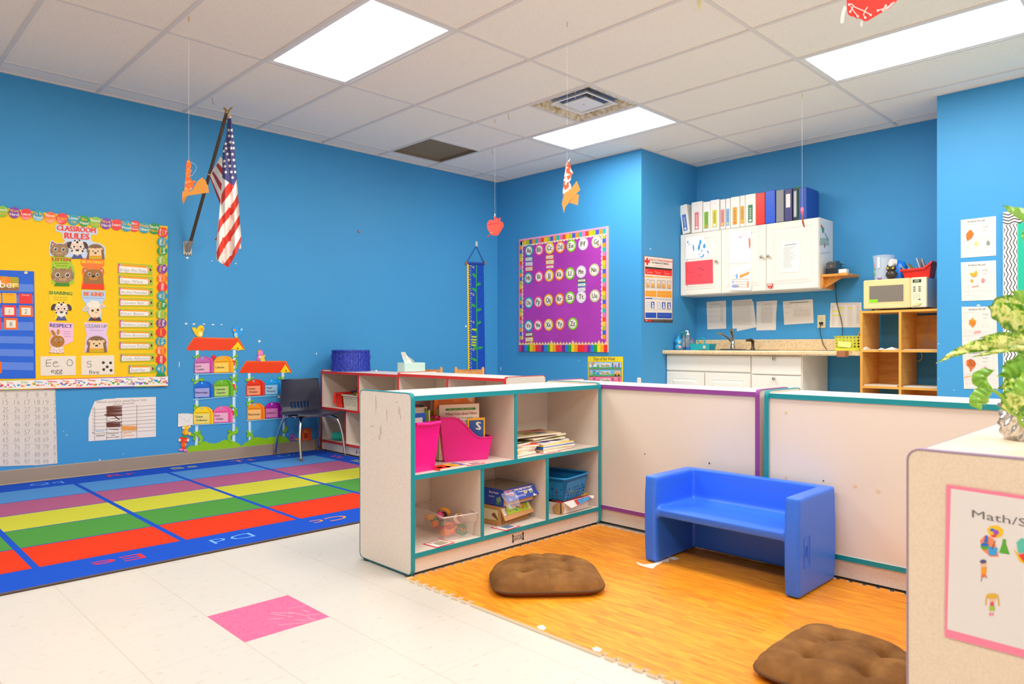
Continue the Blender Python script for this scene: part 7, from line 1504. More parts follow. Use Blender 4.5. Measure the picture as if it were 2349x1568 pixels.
def st(a):a.base([(1295,240),(1318,236),(1322,262),(1312,330),(1335,440),(1322,440),(1306,400),(1302,320),(1288,270)],C('c84a48',.6));a.poly([(1306,300),(1322,380),(1332,436),(1322,436),(1308,398)],C('7a3c1c',.6));a.ell(1305,262,14,20,C('f06c8c',.6),2)
hang('hanging_ornament','thin pinkish-brown cutout seen nearly edge-on in front of the binders','ornament',1840,215,475,ZNB,[('paper_strip',st)],tag_col='f0d060')
SZ,BZ=.4205,.0985
MAG,MAG2=C('e4188c',.3,spec=.5),C('f01494',.3,spec=.5)
def fr3(c,ang):return Matrix.Translation(c)@Matrix.Rotation(ang,4,'Z')
def bookbin(label,c,ang,L,W,mat):
 """tall end at x=0, low end at x=L"""
 R=bpy.data.objects.new('book_bin',None);COL.objects.link(R);R.matrix_world=fr3(c,ang);tag(R,label,'book bin','pink book bins')
 def top(s):return .203 if s<.22 else(.203-(.203-.104)*(.5-.5*math.cos(PI*min(1,(s-.22)/.56))))
 m=MB();n=22;t=.0025
 def side(y,fl,flip):
  V=[]
  for k in range(n+1):s=k/n;z=top(s);g=z/.212;x=-.018*g*(1-s)*1+s*L+.022*g*s*(1);V+=[(.01+s*(L-.02),y,0),(x,y+fl*g,z)]
  F=[(2*k,2*k+2,2*k+3,2*k+1)if not flip else(2*k+1,2*k+3,2*k+2,2*k)for k in range(n)];return V,F
 for y,fl in((0,-.012),(W,.012)):
  V,F=side(y,fl,y>0);m.add(V,F,mat,True);V2,F2=side(y+(t if y==0 else-t),fl,y==0);m.add(V2,F2,mat,True)
 def endw(x0,x1,z,dx):
  m.add([(x0,0,0),(x0,W,0),(x1,W+.012*z/.212,z),(x1,-.012*z/.212,z)],[(0,3,2,1)if dx<0 else(0,1,2,3)],mat);m.add([(x0-dx*t,t,0),(x0-dx*t,W-t,0),(x1-dx*t,W+.009*z/.212,z),(x1-dx*t,-.009*z/.212,z)],[(0,1,2,3)if dx<0 else(0,3,2,1)],mat)
 endw(.01,-.018,.212,-1);endw(L-.01,L+.011,.108,1);m.box(.01,L-.01,0,W,0,.003,mat)
 part('body',m,R)
 m=MB();P=[]
 for k in range(n+1):s=k/n;z=top(s);g=z/.212;P.append((-.018*g*(1-s)+s*L+.022*g*s,-.014*g,z))
 Q=[(x,W+.014*(z/.212),z)for x,_,z in P];loop_=P+Q[::-1]+[P[0]];m.tube(loop_,.0042,mat,6);m.tube([(-.028,.0,.208),(-.034,W*.5,.204),(-.028,W,.208)],.007,mat,8);part('rim',m,R)
 return R
def book(label,R_M,x,y,w,h,th,col,z=.004,lean=0,edge='f2ead8',art=None,cat_='book',grp=None,name='picture_book',rz=0):
 m=MB();m.rbox(0,w,0,th,0,h,C(col,.45),.0012);m.box(.003,w+.0004,.0015,th-.0015,.004,h+.0004,C(edge,.7))
 o=m.build(name);o.matrix_world=R_M@Matrix.Translation((x,y,z))@Matrix.Rotation(lean,4,'X')@Matrix.Rotation(rz,4,'Y');tag(o,label,cat_,grp)
 if art:
  q=MB();q.M=Matrix(((1,0,0,0),(0,0,-1,-.0004),(0,1,0,0),(0,0,0,1)));art(q,w,h);q.M=None;c=q.build('cover_art',o)
 return o
M0=fr3((1.888,2.388,SZ),PI/2)
bookbin('pink book bin at the left, partly behind the bookcase side panel, narrow end showing',(1.896,2.385,SZ),PI/2,.27,.125,MAG2)
BG0='books in the left pink bin'
Mb0=fr3((1.802,2.402,SZ),0)
def a0(q,w,h):q.prism([(.01,h-.075),(w-.03,h-.075),(w-.03,h-.008),(.01,h-.008)],0,.0005,C('d82c20',.5));q.prism([(.03,h-.07),(w-.05,h-.07),(w-.05,h-.03),(.03,h-.03)],.0005,.001,C('e8a040',.5))
for(lb_,x,y,w,h,col,art)in(('black and red topped book at the back of the left bin',.005,.055,.082,.275,'22262c',a0),('cream book edge showing in the left bin, behind the blue one',.018,.044,.076,.262,'e8dcc0',None),('solid blue book in the left pink bin',.0,.030,.078,.240,'2460c8',None),('small white picture book leaning before the blue one',-.02,.012,.066,.222,'f0e8e4',lambda q,w,h:(q.prism([(.012,h-.07),(.05,h-.06),(.06,h-.02),(.01,h-.03)],0,.0005,C('5a5cac',.5)),q.prism([(-.0,h-.055),(.02,h-.05),(.018,h-.01),(.0,h-.015)],0,.0006,C('e84030',.5)))),('thin green-edged book at the right of the left bin',.080,.036,.008,.258,'6c9c3c',None),('pale yellow slim book at the right of the left bin',.086,.020,.006,.250,'d8dc88',None)):
 book(lb_,Mb0,x,y,w,h,.008,col,art=art,grp=BG0)
ang1=-.35;M1_=fr3((2.045,2.522,SZ),ang1)
bookbin('pink book bin with the white care book, in the upper left compartment',(2.045,2.522,SZ),ang1,.232,.135,MAG)
BG1='books in the right pink bin'
def care(q,w,h):
 G2=C('1c8c48',.5);pr=rrect(.030,w-.018,h-.028,h-.018,.005,3);q.prism(pr,0,.0006,G2);q.text('THE  WAY  I  FEEL  BOOKS',w*.53,h-.0255,.0009,.0045,C('f0e060',.5),width=w*.60)
 q.text('When I Care about Others',w*.55,h-.050,.0005,.0125,C('a03c5c',.5),width=w*.80,bold=.01);q.text('Cornelia Maude Spelman',w*.60,h-.067,.0005,.0066,C('6a7aa8',.5),width=w*.48);q.text('Kathy Parkinson',w*.60,h-.081,.0005,.0066,C('6a7aa8',.5),width=w*.34)
 q.prism([(w*.52+.022*math.cos(k*PI/6),h-.125+.014*math.sin(k*PI/6))for k in range(12)],0,.0005,C('d87830',.5));q.prism([(w*.50+.012*math.cos(k*PI/6),h-.113+.008*math.sin(k*PI/6))for k in range(12)],.0005,.0008,C('8a4a20',.5))
book('white picture book titled When I Care about Others',M1_,-.008,.028,.198,.256,.006,'f2e6d2',art=care,grp=BG1)
def orangeb(q,w,h):q.text('ELATZ',w*.72,h-.012,.0005,.008,C('e03018',.5),width=.035,ang=PI);q.text('ASHLEY WOLFF',w*.28,h-.012,.0005,.009,C('c84820',.5),width=.075,ang=PI);q.prism([(w*.80,h),(w*.96,h),(w*.93,h-.03),(w*.86,h-.02)],.0004,.0008,C('d8ccc0',.5))
book('orange picture book upside down behind the white care book',M1_,-.024,.050,.200,.288,.008,'f08c28',art=orangeb,grp=BG1)
for k,(lb_,x,y,w,h,col)in enumerate((('navy book edge behind the orange one in the pink bin',-.020,.064,.198,.291,'3a4468'),('tan book at the back of the right pink bin',-.018,.078,.202,.296,'e0cca8'),('cream book leaning at the very back of the pink bin',-.026,.092,.196,.293,'f0e4d0'),('pale green slim book between the white and orange ones',-.016,.040,.198,.236,'9cc878'))):book(lb_,M1_,x,y,w,h,.006,col,grp=BG1)
def yel(q,w,h):q.prism([(.008,.02),(w-.008,.02),(w-.008,h-.010),(.008,h-.010)],0,.0005,C('2c54a0',.5));q.text('S',w*.62,h-.055,.0008,.036,C('e8e8d8',.5),bold=.05)
book('yellow-bordered blue magazine at the front of the right pink bin',M1_,.125,.012,.088,.190,.003,'f8b80c',art=yel,grp=BG1,name='magazine',cat_='magazine')
book('yellow-green book corner poking out at the tall end of the pink bin',M1_,-.052,.085,.05,.225,.004,'b8c820',grp=BG1,rz=.0)
def flatbook(label,c,ang,w,d,h,col,name='magazine',cat_='magazine',grp=None,art=None,tilt=0,edge='eee4d4'):
 m=MB();m.rbox(-w/2,w/2,-d/2,d/2,h*.12,h,C(col,.45),.001);m.box(-w/2+.002,w/2-.001,-d/2-.0003,d/2-.002,h*.05,h*.85,C(edge,.7))
 if art:art(m,w,d,h)
 o=m.build(name);o.matrix_world=fr3(c,ang)@Matrix.Rotation(tilt,4,'Y');return tag(o,label,cat_,grp)
def blot(*sp):
 def f(m,w,d,h):
  for(x0,y0,x1,y1,c)in sp:m.flat([(-w/2+x0*w,-d/2+y0*d),(-w/2+x1*w,-d/2+y0*d),(-w/2+x1*w,-d/2+y1*d),(-w/2+x0*w,-d/2+y1*d)],h+.0004,C(c,.45))
 return f
p=at_z(1008,1071,SZ)
def rb(m,w,d,h):
 blot((.02,.05,.48,.95,'e83c1c'),(.05,.15,.25,.5,'2c2420'),(.30,.05,.50,.35,'6ca8dc'),(.50,.02,.82,.98,'f0cc30'),(.83,.02,.99,.98,'2c6cd0'))(m,w,d,h);m.text('REX',w*.16,-.01,h+.0008,.012,C('c8641c',.5),width=.03,ang=PI/2,bold=.02);m.text('ROGER',w*.22,.0,h+.0008,.009,C('c8641c',.5),width=.04,ang=PI/2);m.text('UNITED',w*.41,.0,h+.0008,.010,C('f0d0d8',.5),width=.035,ang=PI/2)
flatbook('red, yellow and blue paperback lying flat on the shelf before the pink bins',(1.972,2.402,SZ+.0003),.05,.155,.080,.008,'e83c1c','paperback_book','book',None,rb)
def lcard(label,c,ang,w,d,z,txt=None,pic='b8a890'):
 m=MB();m.box(-w/2,w/2,-d/2,d/2,0,.0006,C('e0203c',.5));m.flat([(-w/2+.007,-d/2+.007),(w/2-.007,-d/2+.007),(w/2-.007,d/2-.007),(-w/2+.007,d/2-.007)],.001,C('f4f0ec',.5))
 m.flat([(-w*.2,-d*.32),(w*.32,-d*.32),(w*.32,d*.16),(-w*.2,d*.16)],.0013,C(pic,.6,noise=.5,nscale=80))
 if txt:m.text(txt,-w*.05,d*.22,.0014,d*.11,C('3a3434',.6),width=w*.6)
 o=m.build('shelf_label_card');o.matrix_world=fr3((c[0],c[1],z),ang);return tag(o,label,'label card','red-bordered shelf label cards')
lcard('red-bordered label card before the clear tub of felt strips',(1.925,2.402),.10,.105,.092,BZ+.0002,'Felt Letters')
lcard('red-bordered label card under the brown puzzle box',(2.325,2.400),.12,.11,.095,BZ+.0002,'Puzzles','6a88a8')
lcard('pink-red label card beside the flat paperback, upper left compartment',(2.120,2.405),.0,.10,.072,SZ+.0002,None,'a88c9c')
lcard('faded label card under the magazine pile, upper right compartment',(2.62,2.392),.05,.13,.06,SZ+.0002,None,'c8b8a8')
MG1='books and magazines in the loose pile'
ML=[((2.425,2.445),.15,.17,.12,'f0e8dc','white thin book at the bottom of the left magazine stack',blot((.1,.1,.9,.9,'f0ece4'))),((2.435,2.452),.25,.16,.12,'f4c070','tan-orange magazine second from the bottom, left stack',None),((2.430,2.450),.05,.17,.12,'e8dcc8','cream paperback third from the bottom, left stack',None),((2.452,2.462),-.25,.17,.13,'e84c24','orange-red magazine with white print, left stack',blot((.15,.1,.55,.3,'f4c8b0'),(.6,.2,.9,.6,'f07850'))),((2.415,2.455),.2,.12,.12,'3c3a2c','dark-covered magazine with pale lettering on top, left stack',blot((.1,.5,.8,.75,'c8c8b0'),(.2,.15,.7,.3,'a8a48c')))]
z=SZ+.0015
for k,(c,an,w,d,col,lb_,art)in enumerate(ML):flatbook(lb_,(c[0]+.024,c[1]+.01,z),an,w,d,.0115,col,grp=MG1,art=art);z+=.0119
MR=[((2.690,2.475),.06,.24,.16,'d8b890','worn tan book at the bottom of the right stack',None,.008),((2.700,2.475),.02,.25,.16,'2468c8','blue paperback with yellow spine title, right stack',None,.010),((2.700,2.480),.04,.245,.16,'f4dc20','yellow book above the blue one, right stack',None,.007),((2.680,2.485),.10,.23,.16,'e8e4ec','white and violet spotted book, right stack',blot((.05,.0,.3,.3,'6a58a8'),(.5,.0,.7,.4,'6a58a8')),.009),((2.640,2.500),-.12,.25,.17,'b8bc70','olive magazine fanned out in the right stack',blot((.1,.1,.9,.9,'a8ac60')),.005),((2.655,2.505),.05,.26,.17,'d8c8a8','cream magazine second from the top, right stack',None,.006),((2.600,2.515),-.22,.27,.19,'c8b48c','colourful curled magazine on top of the pile',blot((.05,.05,.5,.5,'c8c090'),(.3,.2,.7,.6,'b09c50'),(.45,.55,.95,.95,'c87868'),(.2,.6,.45,.9,'8cac70'),(.55,.2,.8,.45,'6c80a0'),(.7,.7,.9,.85,'e8705c')),.005)]
z=SZ+.0015
for k,(c,an,w,d,col,lb_,art,th)in enumerate(MR):
 th*=1.35;o=flatbook(lb_,(c[0],c[1],z),an,w,d,th,col,grp=MG1,art=art,tilt=(-.03 if k>3 else 0));z+=th+.0005+(.005 if k>=3 else 0)
 if k==1:q=MB();q.M=Matrix(((1,0,0,0),(0,0,-1,-.0805),(0,1,0,0),(0,0,0,1)));q.text("I'm Like You, You're Like Me",.0,.0025,.0006,.0052,C('f4e470',.5),width=.13,bold=.02);q.M=None;q.build('spine_title',o)
CLP=C('f2ece8',.22,alpha=.24,spec=.6)
angc=-.22;Mt=fr3((1.960,2.408,BZ),angc);R=bpy.data.objects.new('clear_tub',None);COL.objects.link(R);R.matrix_world=Mt;tag(R,'clear plastic tub full of felt strips in the lower left compartment','tub')
m=MB();Wt,Lt,Ht=.155,.30,.105
def ring4(x0,x1,y0,y1,z):return[(x0,y0,z),(x1,y0,z),(x1,y1,z),(x0,y1,z)]
r0=ring4(.01,Wt-.01,.01,Lt-.01,.002);r1=ring4(.003,Wt-.003,.003,Lt-.003,Ht*.62);r1b=ring4(-.003,Wt+.003,-.003,Lt+.003,Ht*.66);r2=ring4(-.007,Wt+.007,-.007,Lt+.007,Ht)
V=r0+r1+r1b+r2;F=[(3,2,1,0)]
for a_ in range(3):
 for j in range(4):k=(j+1)%4;F.append((a_*4+j,a_*4+k,a_*4+4+k,a_*4+4+j))
m.add(V,F,CLP);part('body',m,R);m=MB();m.tube(r2+[r2[0]],.0035,C('f4eeea',.25,alpha=.6),6);part('rim',m,R)
FC=['f07830','e8302c','2c8850','f08c28','f03c34','f8a030','3c9464','e86c2c','f85c9c','f07c2c','e84030','348c54','f0a848','ec4a38','f4e4c0','fc58a4','f0a020','6a3c20']
FN=['orange','scarlet','dark green','amber','bright red','golden orange','sea green','burnt orange','pink','light orange','brick red','forest green','tan orange','coral','cream looped','hot pink looped','yellow-orange','brown']
random.seed(21)
for k in range(18):
 m=MB();top_=k>=14;cx_,cy_=(.03+(k%3)*.046+random.uniform(-.01,.01),.03+(k//3)*.048+random.uniform(-.012,.012))if not top_ else((.105,.06),(.045,.12),(.075,.16),(.06,.13))[k-14];zc=random.uniform(.014,.055)if not top_ else(.075,.078,.082,.07)[k-14]
 cx_,cy_=(cx_,cy_);a0_,tilt,r=random.uniform(0,6.28),random.uniform(-.7,.7),random.uniform(.019,.027)if not top_ else .024
 Mx=Matrix.Rotation(a0_ if not top_ else(.3,.9,2.2,.5)[k-14],4,'Z')@Matrix.Rotation(1.2 if top_ else tilt,4,'X');wd=.009;ext=random.uniform(3.2,5.2)
 if not top_:wd=.012
 m.grid(lambda u,v:Mx@Vector((r*math.cos(u*ext)*(1+.35*u),r*math.sin(u*ext),(v-.5)*2*wd+.008*u)),18,1,C(FC[k],.9));m.grid(lambda u,v:Mx@Vector(((r-.0015)*math.cos((1-u)*ext)*(1+.35*(1-u)),(r-.0015)*math.sin((1-u)*ext),(v-.5)*2*wd+.008*(1-u))),18,1,C(FC[k],.9))
 o=m.build('felt_strip');zmin=min(v.z for v in m.v);zc=max(zc,.004-zmin);xs_=[v.x for v in m.v];ys_=[v.y for v in m.v];cx_=min(max(cx_,.016-min(xs_)),Wt-.016-max(xs_));cy_=min(max(cy_,.016-min(ys_)),Lt-.016-max(ys_))
 o.matrix_world=Mt@Matrix.Translation((cx_,cy_,zc));tag(o,FN[k]+' curled felt strip '+('on top in the clear tub' if top_ else 'in the clear tub'),'felt strip','felt strips in the clear tub')
KR,KRD=C('c8945c',.7),C('b07c44',.7)
def pbox(name,label,M,L,W,H,slope,body,under,art,side_art):
 R=bpy.data.objects.new(name,None);COL.objects.link(R);R.matrix_world=M;tag(R,label,'puzzle box','puzzle boxes in the lower middle compartment')
 m=MB();m.box(0,L,.0,W,0,H,body);m.box(.004,L-.004,-.0006,0,.004,H-.004,under);part('box',m,R)
 m=MB();m.add([(0,.004,H),(L,.004,H),(L+.012,-slope,H*.38),(.004,-slope,H*.30),(0,.006,H-.003),(L,.006,H-.003),(L+.012,-slope+.003,H*.36),(.004,-slope+.003,H*.28)],[(0,3,2,1),(4,5,6,7),(0,1,5,4),(1,2,6,5),(2,3,7,6),(3,0,4,7)],body);fl_=part('flap',m,R)
 d=Vector((0,-slope-.004,-H*.66));Ld=d.length;d.normalize();n_=Vector((0,-1,0)).cross(Vector((1,0,0)));n_=Vector((1,0,0)).cross(-d)
 q=MB();q.M=Matrix(((1,0,0,0),(0,-d.y,n_.y,.004),(0,-d.z,n_.z,H),(0,0,0,1)));art(q,L,Ld);q.M=None;part('cover_print',q,R)
 q=MB();q.M=Matrix(((0,0,-1,-.0006),(-1,0,0,W),(0,1,0,0),(0,0,0,1)));side_art(q,W,H);q.M=None;part('side_print',q,R);return R
def art_g(q,L,D):
 G3=C('a4c428',.5);q.prism([(.035,-.004),(L-.002,-.003),(L-.002,-D+.022),(.035,-D+.022)],.0006,.0012,G3);q.prism([(.006,-.006),(.030,-.006),(.030,-D+.02),(.006,-D+.02)],.0006,.0011,C('ece0c8',.5));q.text('TENT',.018,-D*.5,.0014,.012,C('4c7cb4',.5),width=D*.45,ang=-PI/2)
 q.tube([(p.x,p.y,.003)for p in catmull([Vector(w)for w in((.10,-D*.28,0),(.085,-D*.16,0),(.12,-D*.13,0),(.155,-D*.2,0),(.165,-D*.4,0),(.15,-D*.5,0))],4)],.004,C('f08830',.5),6);q.tube([(.10,-D*.2,.002),(.14,-D*.3,.002)],.006,C('8a5c78',.5),6);q.tube([(.09,-D*.35,.002),(.11,-D*.52,.002)],.004,C('5ca8a8',.5),6)
 q.text('FLOOR PUZZLE',L-.018,-D*.40,.0014,.013,C('f0f0c0',.5),width=D*.62,ang=-PI/2,bold=.02);q.text('24 PIECES',L-.038,-D*.36,.0014,.008,C('6c8418',.5),width=D*.4,ang=-PI/2);q.text('LIZARD',.055,-D*.36,.0014,.007,C('6c8418',.5),width=D*.35,ang=-PI/2)
def side_g(q,W,H):q.prism([(W-.11,.018),(W-.012,.022),(W-.012,H-.014),(W-.11,H-.012)],0,.0008,C('b0bc38',.5));q.prism([(W-.107,.021),(W-.015,.025),(W-.015,H-.017),(W-.107,H-.015)],.0008,.0012,C('ecdcb4',.5));q.prism([(W-.052,.050),(W-.040,.058),(W-.028,.055),(W-.012,.028),(W-.016,.024),(W-.034,.034),(W-.050,.042)],.0012,.0016,C('8a5a34',.5))
pbox('puzzle_box','brown kraft puzzle box with green lizard lid, at the bottom',fr3((2.315,2.425,BZ+.0014),.10),.215,.22,.088,.028,KR,KRD,art_g,side_g)
BLU=C('2c4cb8',.4)
def art_b(q,L,D):
 q.prism([(.002,-.002),(L+.004,-.002),(L+.008,-D+.002),(.002,-D+.002)],.0004,.001,BLU);W5=C('f4f4fa',.4);q.text('Extra Large Floor Puzzle',L*.62,-D*.24,.0013,.0095,W5,width=L*.55,bold=.02);q.text('2 Puzzles Inside!',L*.60,-D*.44,.0013,.007,W5,width=L*.36,bold=.02);q.text('Giant USA',L*.13,-D*.22,.0013,.011,C('f06040',.4),width=L*.22,bold=.03);q.text('Learning',L*.16,-D*.42,.0013,.011,C('f4d8d0',.4),width=L*.24,bold=.03);q.text('Puzzles',L*.2,-D*.58,.0013,.009,C('f06848',.4),width=L*.16,bold=.03);q.text('Melissa & Doug',L*.48,-D*.78,.0013,.010,W5,width=L*.3)
 q.prism([(L*.66+.014*math.cos(k*PI/5),-D*.5+.010*math.sin(k*PI/5))for k in range(10)],.001,.0014,C('c8c0a0',.4));q.prism([(L*.78,-D*.35),(L*.9,-D*.3),(L*.9,-D*.65),(L*.8,-D*.7)],.001,.0014,C('f0f0ea',.4));q.prism([(L*.8,-D*.5),(L*.88,-D*.5),(L*.88,-D*.66),(L*.81,-D*.68)],.0014,.0018,C('5ca84c',.4));q.prism([(L*.9,-D*.75),(L*1.0,-D*.98),(L*.86,-D*.98)],.001,.0014,C('f0e4d8',.4))
def side_b(q,W,H):q.prism([(W-.2,.002),(W-.002,.002),(W-.002,H-.002),(W-.2,H-.002)],0,.0006,BLU);q.text('Floor Puzzle',W-.06,H*.74,.001,.009,C('f4f4fa',.4),width=.06,bold=.02);q.text('inside!',W-.075,H*.5,.001,.008,C('f4f4fa',.4),width=.035);q.prism([(W-.045,H*.45),(W-.02,H*.62),(W-.012,H*.3),(W-.04,H*.25)],.0006,.001,C('7cac6c',.4));q.prism([(W-.05,H*.12),(W-.025,H*.35),(W-.018,H*.1)],.0006,.001,C('4c8c3c',.4))
R=pbox('puzzle_box','blue Extra Large Floor Puzzle box on top of the brown one',fr3((2.322,2.412,BZ+.0014+.0895),.06),.222,.235,.078,.024,BLU,C('d8b080',.7),art_b,side_b)
m=MB();m.box(.008,.215,.01,.225,.0782,.0790,C('7a7468',.12,spec=.8));part('film_window',m,R,'shiny grey film window');m=MB();random.seed(9)
PLS=C('e8ecf0',.12,alpha=.22,spec=.9);V=[]
for j in range(5):
 for i in range(6):V.append((-.035+i*.018,-.018-.012*j+random.uniform(-.008,.008),.072-.016*j+random.uniform(-.006,.006)))
m.add(V,[(j*6+i,j*6+i+1,(j+1)*6+i+1,(j+1)*6+i)for j in range(4)for i in range(5)],PLS);part('torn_wrap',m,R,'torn clear plastic wrap')
R=bpy.data.objects.new('cardboard_box',None);COL.objects.link(R);R.matrix_world=fr3((2.685,2.372,BZ+.0006),.03);tag(R,'flat white open game box under the blue basket','box')
m=MB();WB_=C('ece6e2',.5);m.box(0,.225,0,.002,0,.058,WB_);m.box(-.002,0,0,.26,0,.058,WB_);m.box(.225,.227,0,.26,0,.056,WB_);m.box(0,.225,.258,.26,0,.058,WB_);m.box(0,.225,0,.26,0,.002,C('c8a070',.7));m.box(.002,.223,.004,.256,.050,.052,C('4a2c24',.7));part('box',m,R)
m=MB();V=[(.02,-.0,.060),(.235,-.004,.064),(.262,-.012,.060),(.236,-.075*.35,.052),(.05,-.085*.35,.030)];m.add(V+[(x,y+.002,z-.002)for x,y,z in V],[(0,4,3,2,1),(5,6,7,8,9)],WB_);m.add([(.10,-.0285*.9-.0016,.0365),(.228,-.0285*.9-.0013,.0515),(.225,-.006,.0632),(.10,-.006,.0612)],[(0,1,2,3)],C('d83c3c',.4));m.add([(.12,-.0285*.9-.0020,.040),(.218,-.0285*.9-.0017,.0525),(.215,-.010,.0625),(.12,-.010,.0600)],[(0,1,2,3)],C('4c9cd8',.4,noise=.6,nscale=120));part('lid_flap',m,R)
m=MB();m.add([(-.0005-.0025,.0,.0),(-.003,.045,.0),(-.003,.055,.03),(-.003,.03,.055),(-.003,.0,.058)],[(0,4,3,2,1)],C('c89c60',.7));m.add([(.0,-.001,.0),(.02,-.001,.0),(.03,-.001,.03),(.012,-.001,.058),(.0,-.001,.058)],[(0,1,2,3,4)],C('c89c60',.7));m.add([(-.004,-.0018,.005),(.006,-.0018,.005),(.003,-.0018,.058),(-.004,-.0018,.058)],[(0,1,2,3)],C('2c2420',.7));part('torn_patch',m,R,'torn brown corner')
m=MB();m.add([(.0,0,0),(.27,.02,.002),(.275,.085,.002),(.02,.08,.0),(.0,0,.0012),(.27,.02,.0032),(.275,.085,.0032),(.02,.08,.0012)],[(3,2,1,0),(4,5,6,7),(0,1,5,4)],C('d8402c',.45,noise=.4,nscale=50));m.add([(.20,.018,.0032),(.272,.022,.0038),(.276,.084,.0038),(.22,.08,.0034)],[(0,1,2,3)],C('f0b020',.45));o=m.build('game_board');o.matrix_world=fr3((2.680,2.368,BZ+.0600),.05);tag(o,'red and yellow game board sheet lying under the blue basket','game board')
BB_=C('1888d0',.35);R=bpy.data.objects.new('plastic_basket',None);COL.objects.link(R);R.matrix_world=fr3((2.713,2.374,BZ+.0650),.19);tag(R,'sky blue plastic basket with round holes in the lower right compartment','basket')
m=MB();w_,l_,h_,f_=.205,.225,.115,.020
random.seed(4)
def hsz(i,j):return random.choice((.26,.38,.44,.18))if j<4 else 0
perf(m,(0,0,0),(w_,0,0),(0,-f_,h_*.86),9,6,BB_,(0,1,0),skip=hsz);perf(m,(0,l_,0),(0,-l_,0),(-f_,0,h_*.86),9,6,BB_,(1,0,0),skip=hsz);perf(m,(w_,l_,0),(-w_,0,0),(0,f_,h_*.86),9,6,BB_,(0,-1,0),skip=hsz);perf(m,(w_,0,0),(0,l_,0),(f_,0,h_*.86),9,6,BB_,(-1,0,0),skip=hsz)
for(a_,b_)in(((0,0),(0,0)),((w_,0),(1,0)),((w_,l_),(1,1)),((0,l_),(0,1))):
 sx,sy=(1 if b_[0]else-1),(1 if b_[1]else-1);m.add([(a_[0],a_[1],0),(a_[0]+sx*f_,a_[1],h_*.86),(a_[0]+sx*f_*.7,a_[1]+sy*f_*.7,h_*.86),(a_[0],a_[1]+sy*f_,h_*.86)],[(0,1,2),(0,2,3),(2,1,0),(3,2,0)],BB_)
m.box(0,w_,0,l_,0,.003,BB_);part('body',m,R)
m=MB();e=f_+.004;rp=[(x,y,h_)for x,y in rrect(-e,w_+e,-e,l_+e,.03,5)];m.tube(rp+[rp[0]],.0055,BB_,8);k=len(rp)
ip=[(x,y,h_*.84)for x,y in rrect(-f_,w_+f_,-f_,l_+f_,.02,5)];V=rp+ip;m.add(V,[(j,(j+1)%k,k+(j+1)%k,k+j)for j in range(k)]+[(k+j,k+(j+1)%k,(j+1)%k,j)for j in range(k)],BB_);part('rim',m,R)
random.seed(12);TN=[('f0d020','yellow'),('e83048','red'),('f4d828','light yellow'),('d82c44','dark red'),('28a0d8','blue'),('f03850','crimson'),('20b0e0','turquoise'),('e8c81c','golden')]
for k,(c,nm)in enumerate(TN):
 m=MB();m.rbox(-.018,.018,-.018,.018,0,.026,C(c,.4),.003);m.ball((0,0,.028),.008,C(c,.4),8);o=m.build('toy_block');o.matrix_world=R.matrix_world@Matrix.Translation((.028+(k%4)*.049,.03+(k//4)*.06,.004))@Matrix.Rotation(random.uniform(-.1,.1),4,'Z');tag(o,nm+' toy block glimpsed through the holes of the sky blue basket','toy block','toy blocks in the sky blue basket')
def wb(u,v,z):return .006*math.sin(u)*0
zt_=.7245;WCK=texmat('blue_wicker','noise',60,[(.3,'1e2878'),(.5,'2c40b4'),(.7,'4458d4')],.45);p=at_x(806,853,3.475)
R=thing('wicker_basket','round dark blue wicker basket on the red-trimmed bookcase','basket',(3.475,5.602,zt_));rad,hgt=.168,.185
m=MB();n=132;rows_=17
def wf(u,v):k=int(round(u*n));r=rad*(1-.04*v)+.0026*math.sin(PI*k/2+PI*int(v*rows_+.001));t=u*2*PI;return(r*math.cos(t),r*math.sin(t),v*hgt)
m.grid(wf,n,rows_*2,WCK);m.grid(lambda u,v:(rad*.95*math.cos(-u*2*PI),rad*.95*math.sin(-u*2*PI),v*hgt),40,1,WCK);m.lathe([(.01,.002),(rad*.95,.002)],WCK,n=40);part('woven_wall',m,R)
for k in range(44):
 t=k*2*PI/44;m=MB()if k==0 else m;m.tube([((rad+.003)*math.cos(t),(rad+.003)*math.sin(t),.0),((rad*.96+.003)*math.cos(t),(rad*.96+.003)*math.sin(t),hgt)],.0028,WCK,5,False)
part('stakes',m,R)['kind']='stuff'
m=MB()
for z,rr in((.004,rad+.004),(hgt-.006,rad*.965+.004),(hgt,rad*.96)):m.tube([(rr*math.cos(k*2*PI/72),rr*math.sin(k*2*PI/72),z+.0025*math.sin(k*PI/2*1.0))for k in range(73)],.005,WCK,6,False)
part('braided_rim',m,R)
for s in(-1,1):m=MB();d=Vector((-.707*s,.707*s*1,0));d=Vector((-.71,.70,0))*s;m.tube(catmull([d*(rad+.002)+Vector((0,0,.15)),d*(rad+.012)+Vector((0,0,.135)),d*(rad+.010)+Vector((0,0,.115)),d*(rad+.002)+Vector((0,0,.105))],4),.003,WCK,6);part('handle',m,R)
q0=at_z(928,856.5,.7245);xt=3.42;c0=at_x(928,856.5,xt)
M_TIS=C('bfe4e0',.5)
R=bpy.data.objects.new('tissue_box',None);COL.objects.link(R);R.matrix_world=fr3((3.420,at_x(928,855,3.42).y,.7245),-.10);tag(R,'pale turquoise patterned tissue box on the red-trimmed bookcase','tissue box')
m=MB();m.rbox(0,.195,0,.115,0,.088,M_TIS,.001)
PT_=C('e4ddc4',.5)
for i in range(13):
 for j in range(5):
  x,z=.008+i*.0150+(.0075 if j%2 else 0),.010+j*.0165
  if x>.19:continue
  m.M=Matrix(((1,0,0,x),(0,0,-1,-.0003),(0,1,0,z),(0,0,0,1)));m.prism([(.0032*math.sin(k*PI/3),(.0062 if k==0 else .0048)*math.cos(k*PI/3))for k in range(6)],0,.0003,PT_);m.M=None
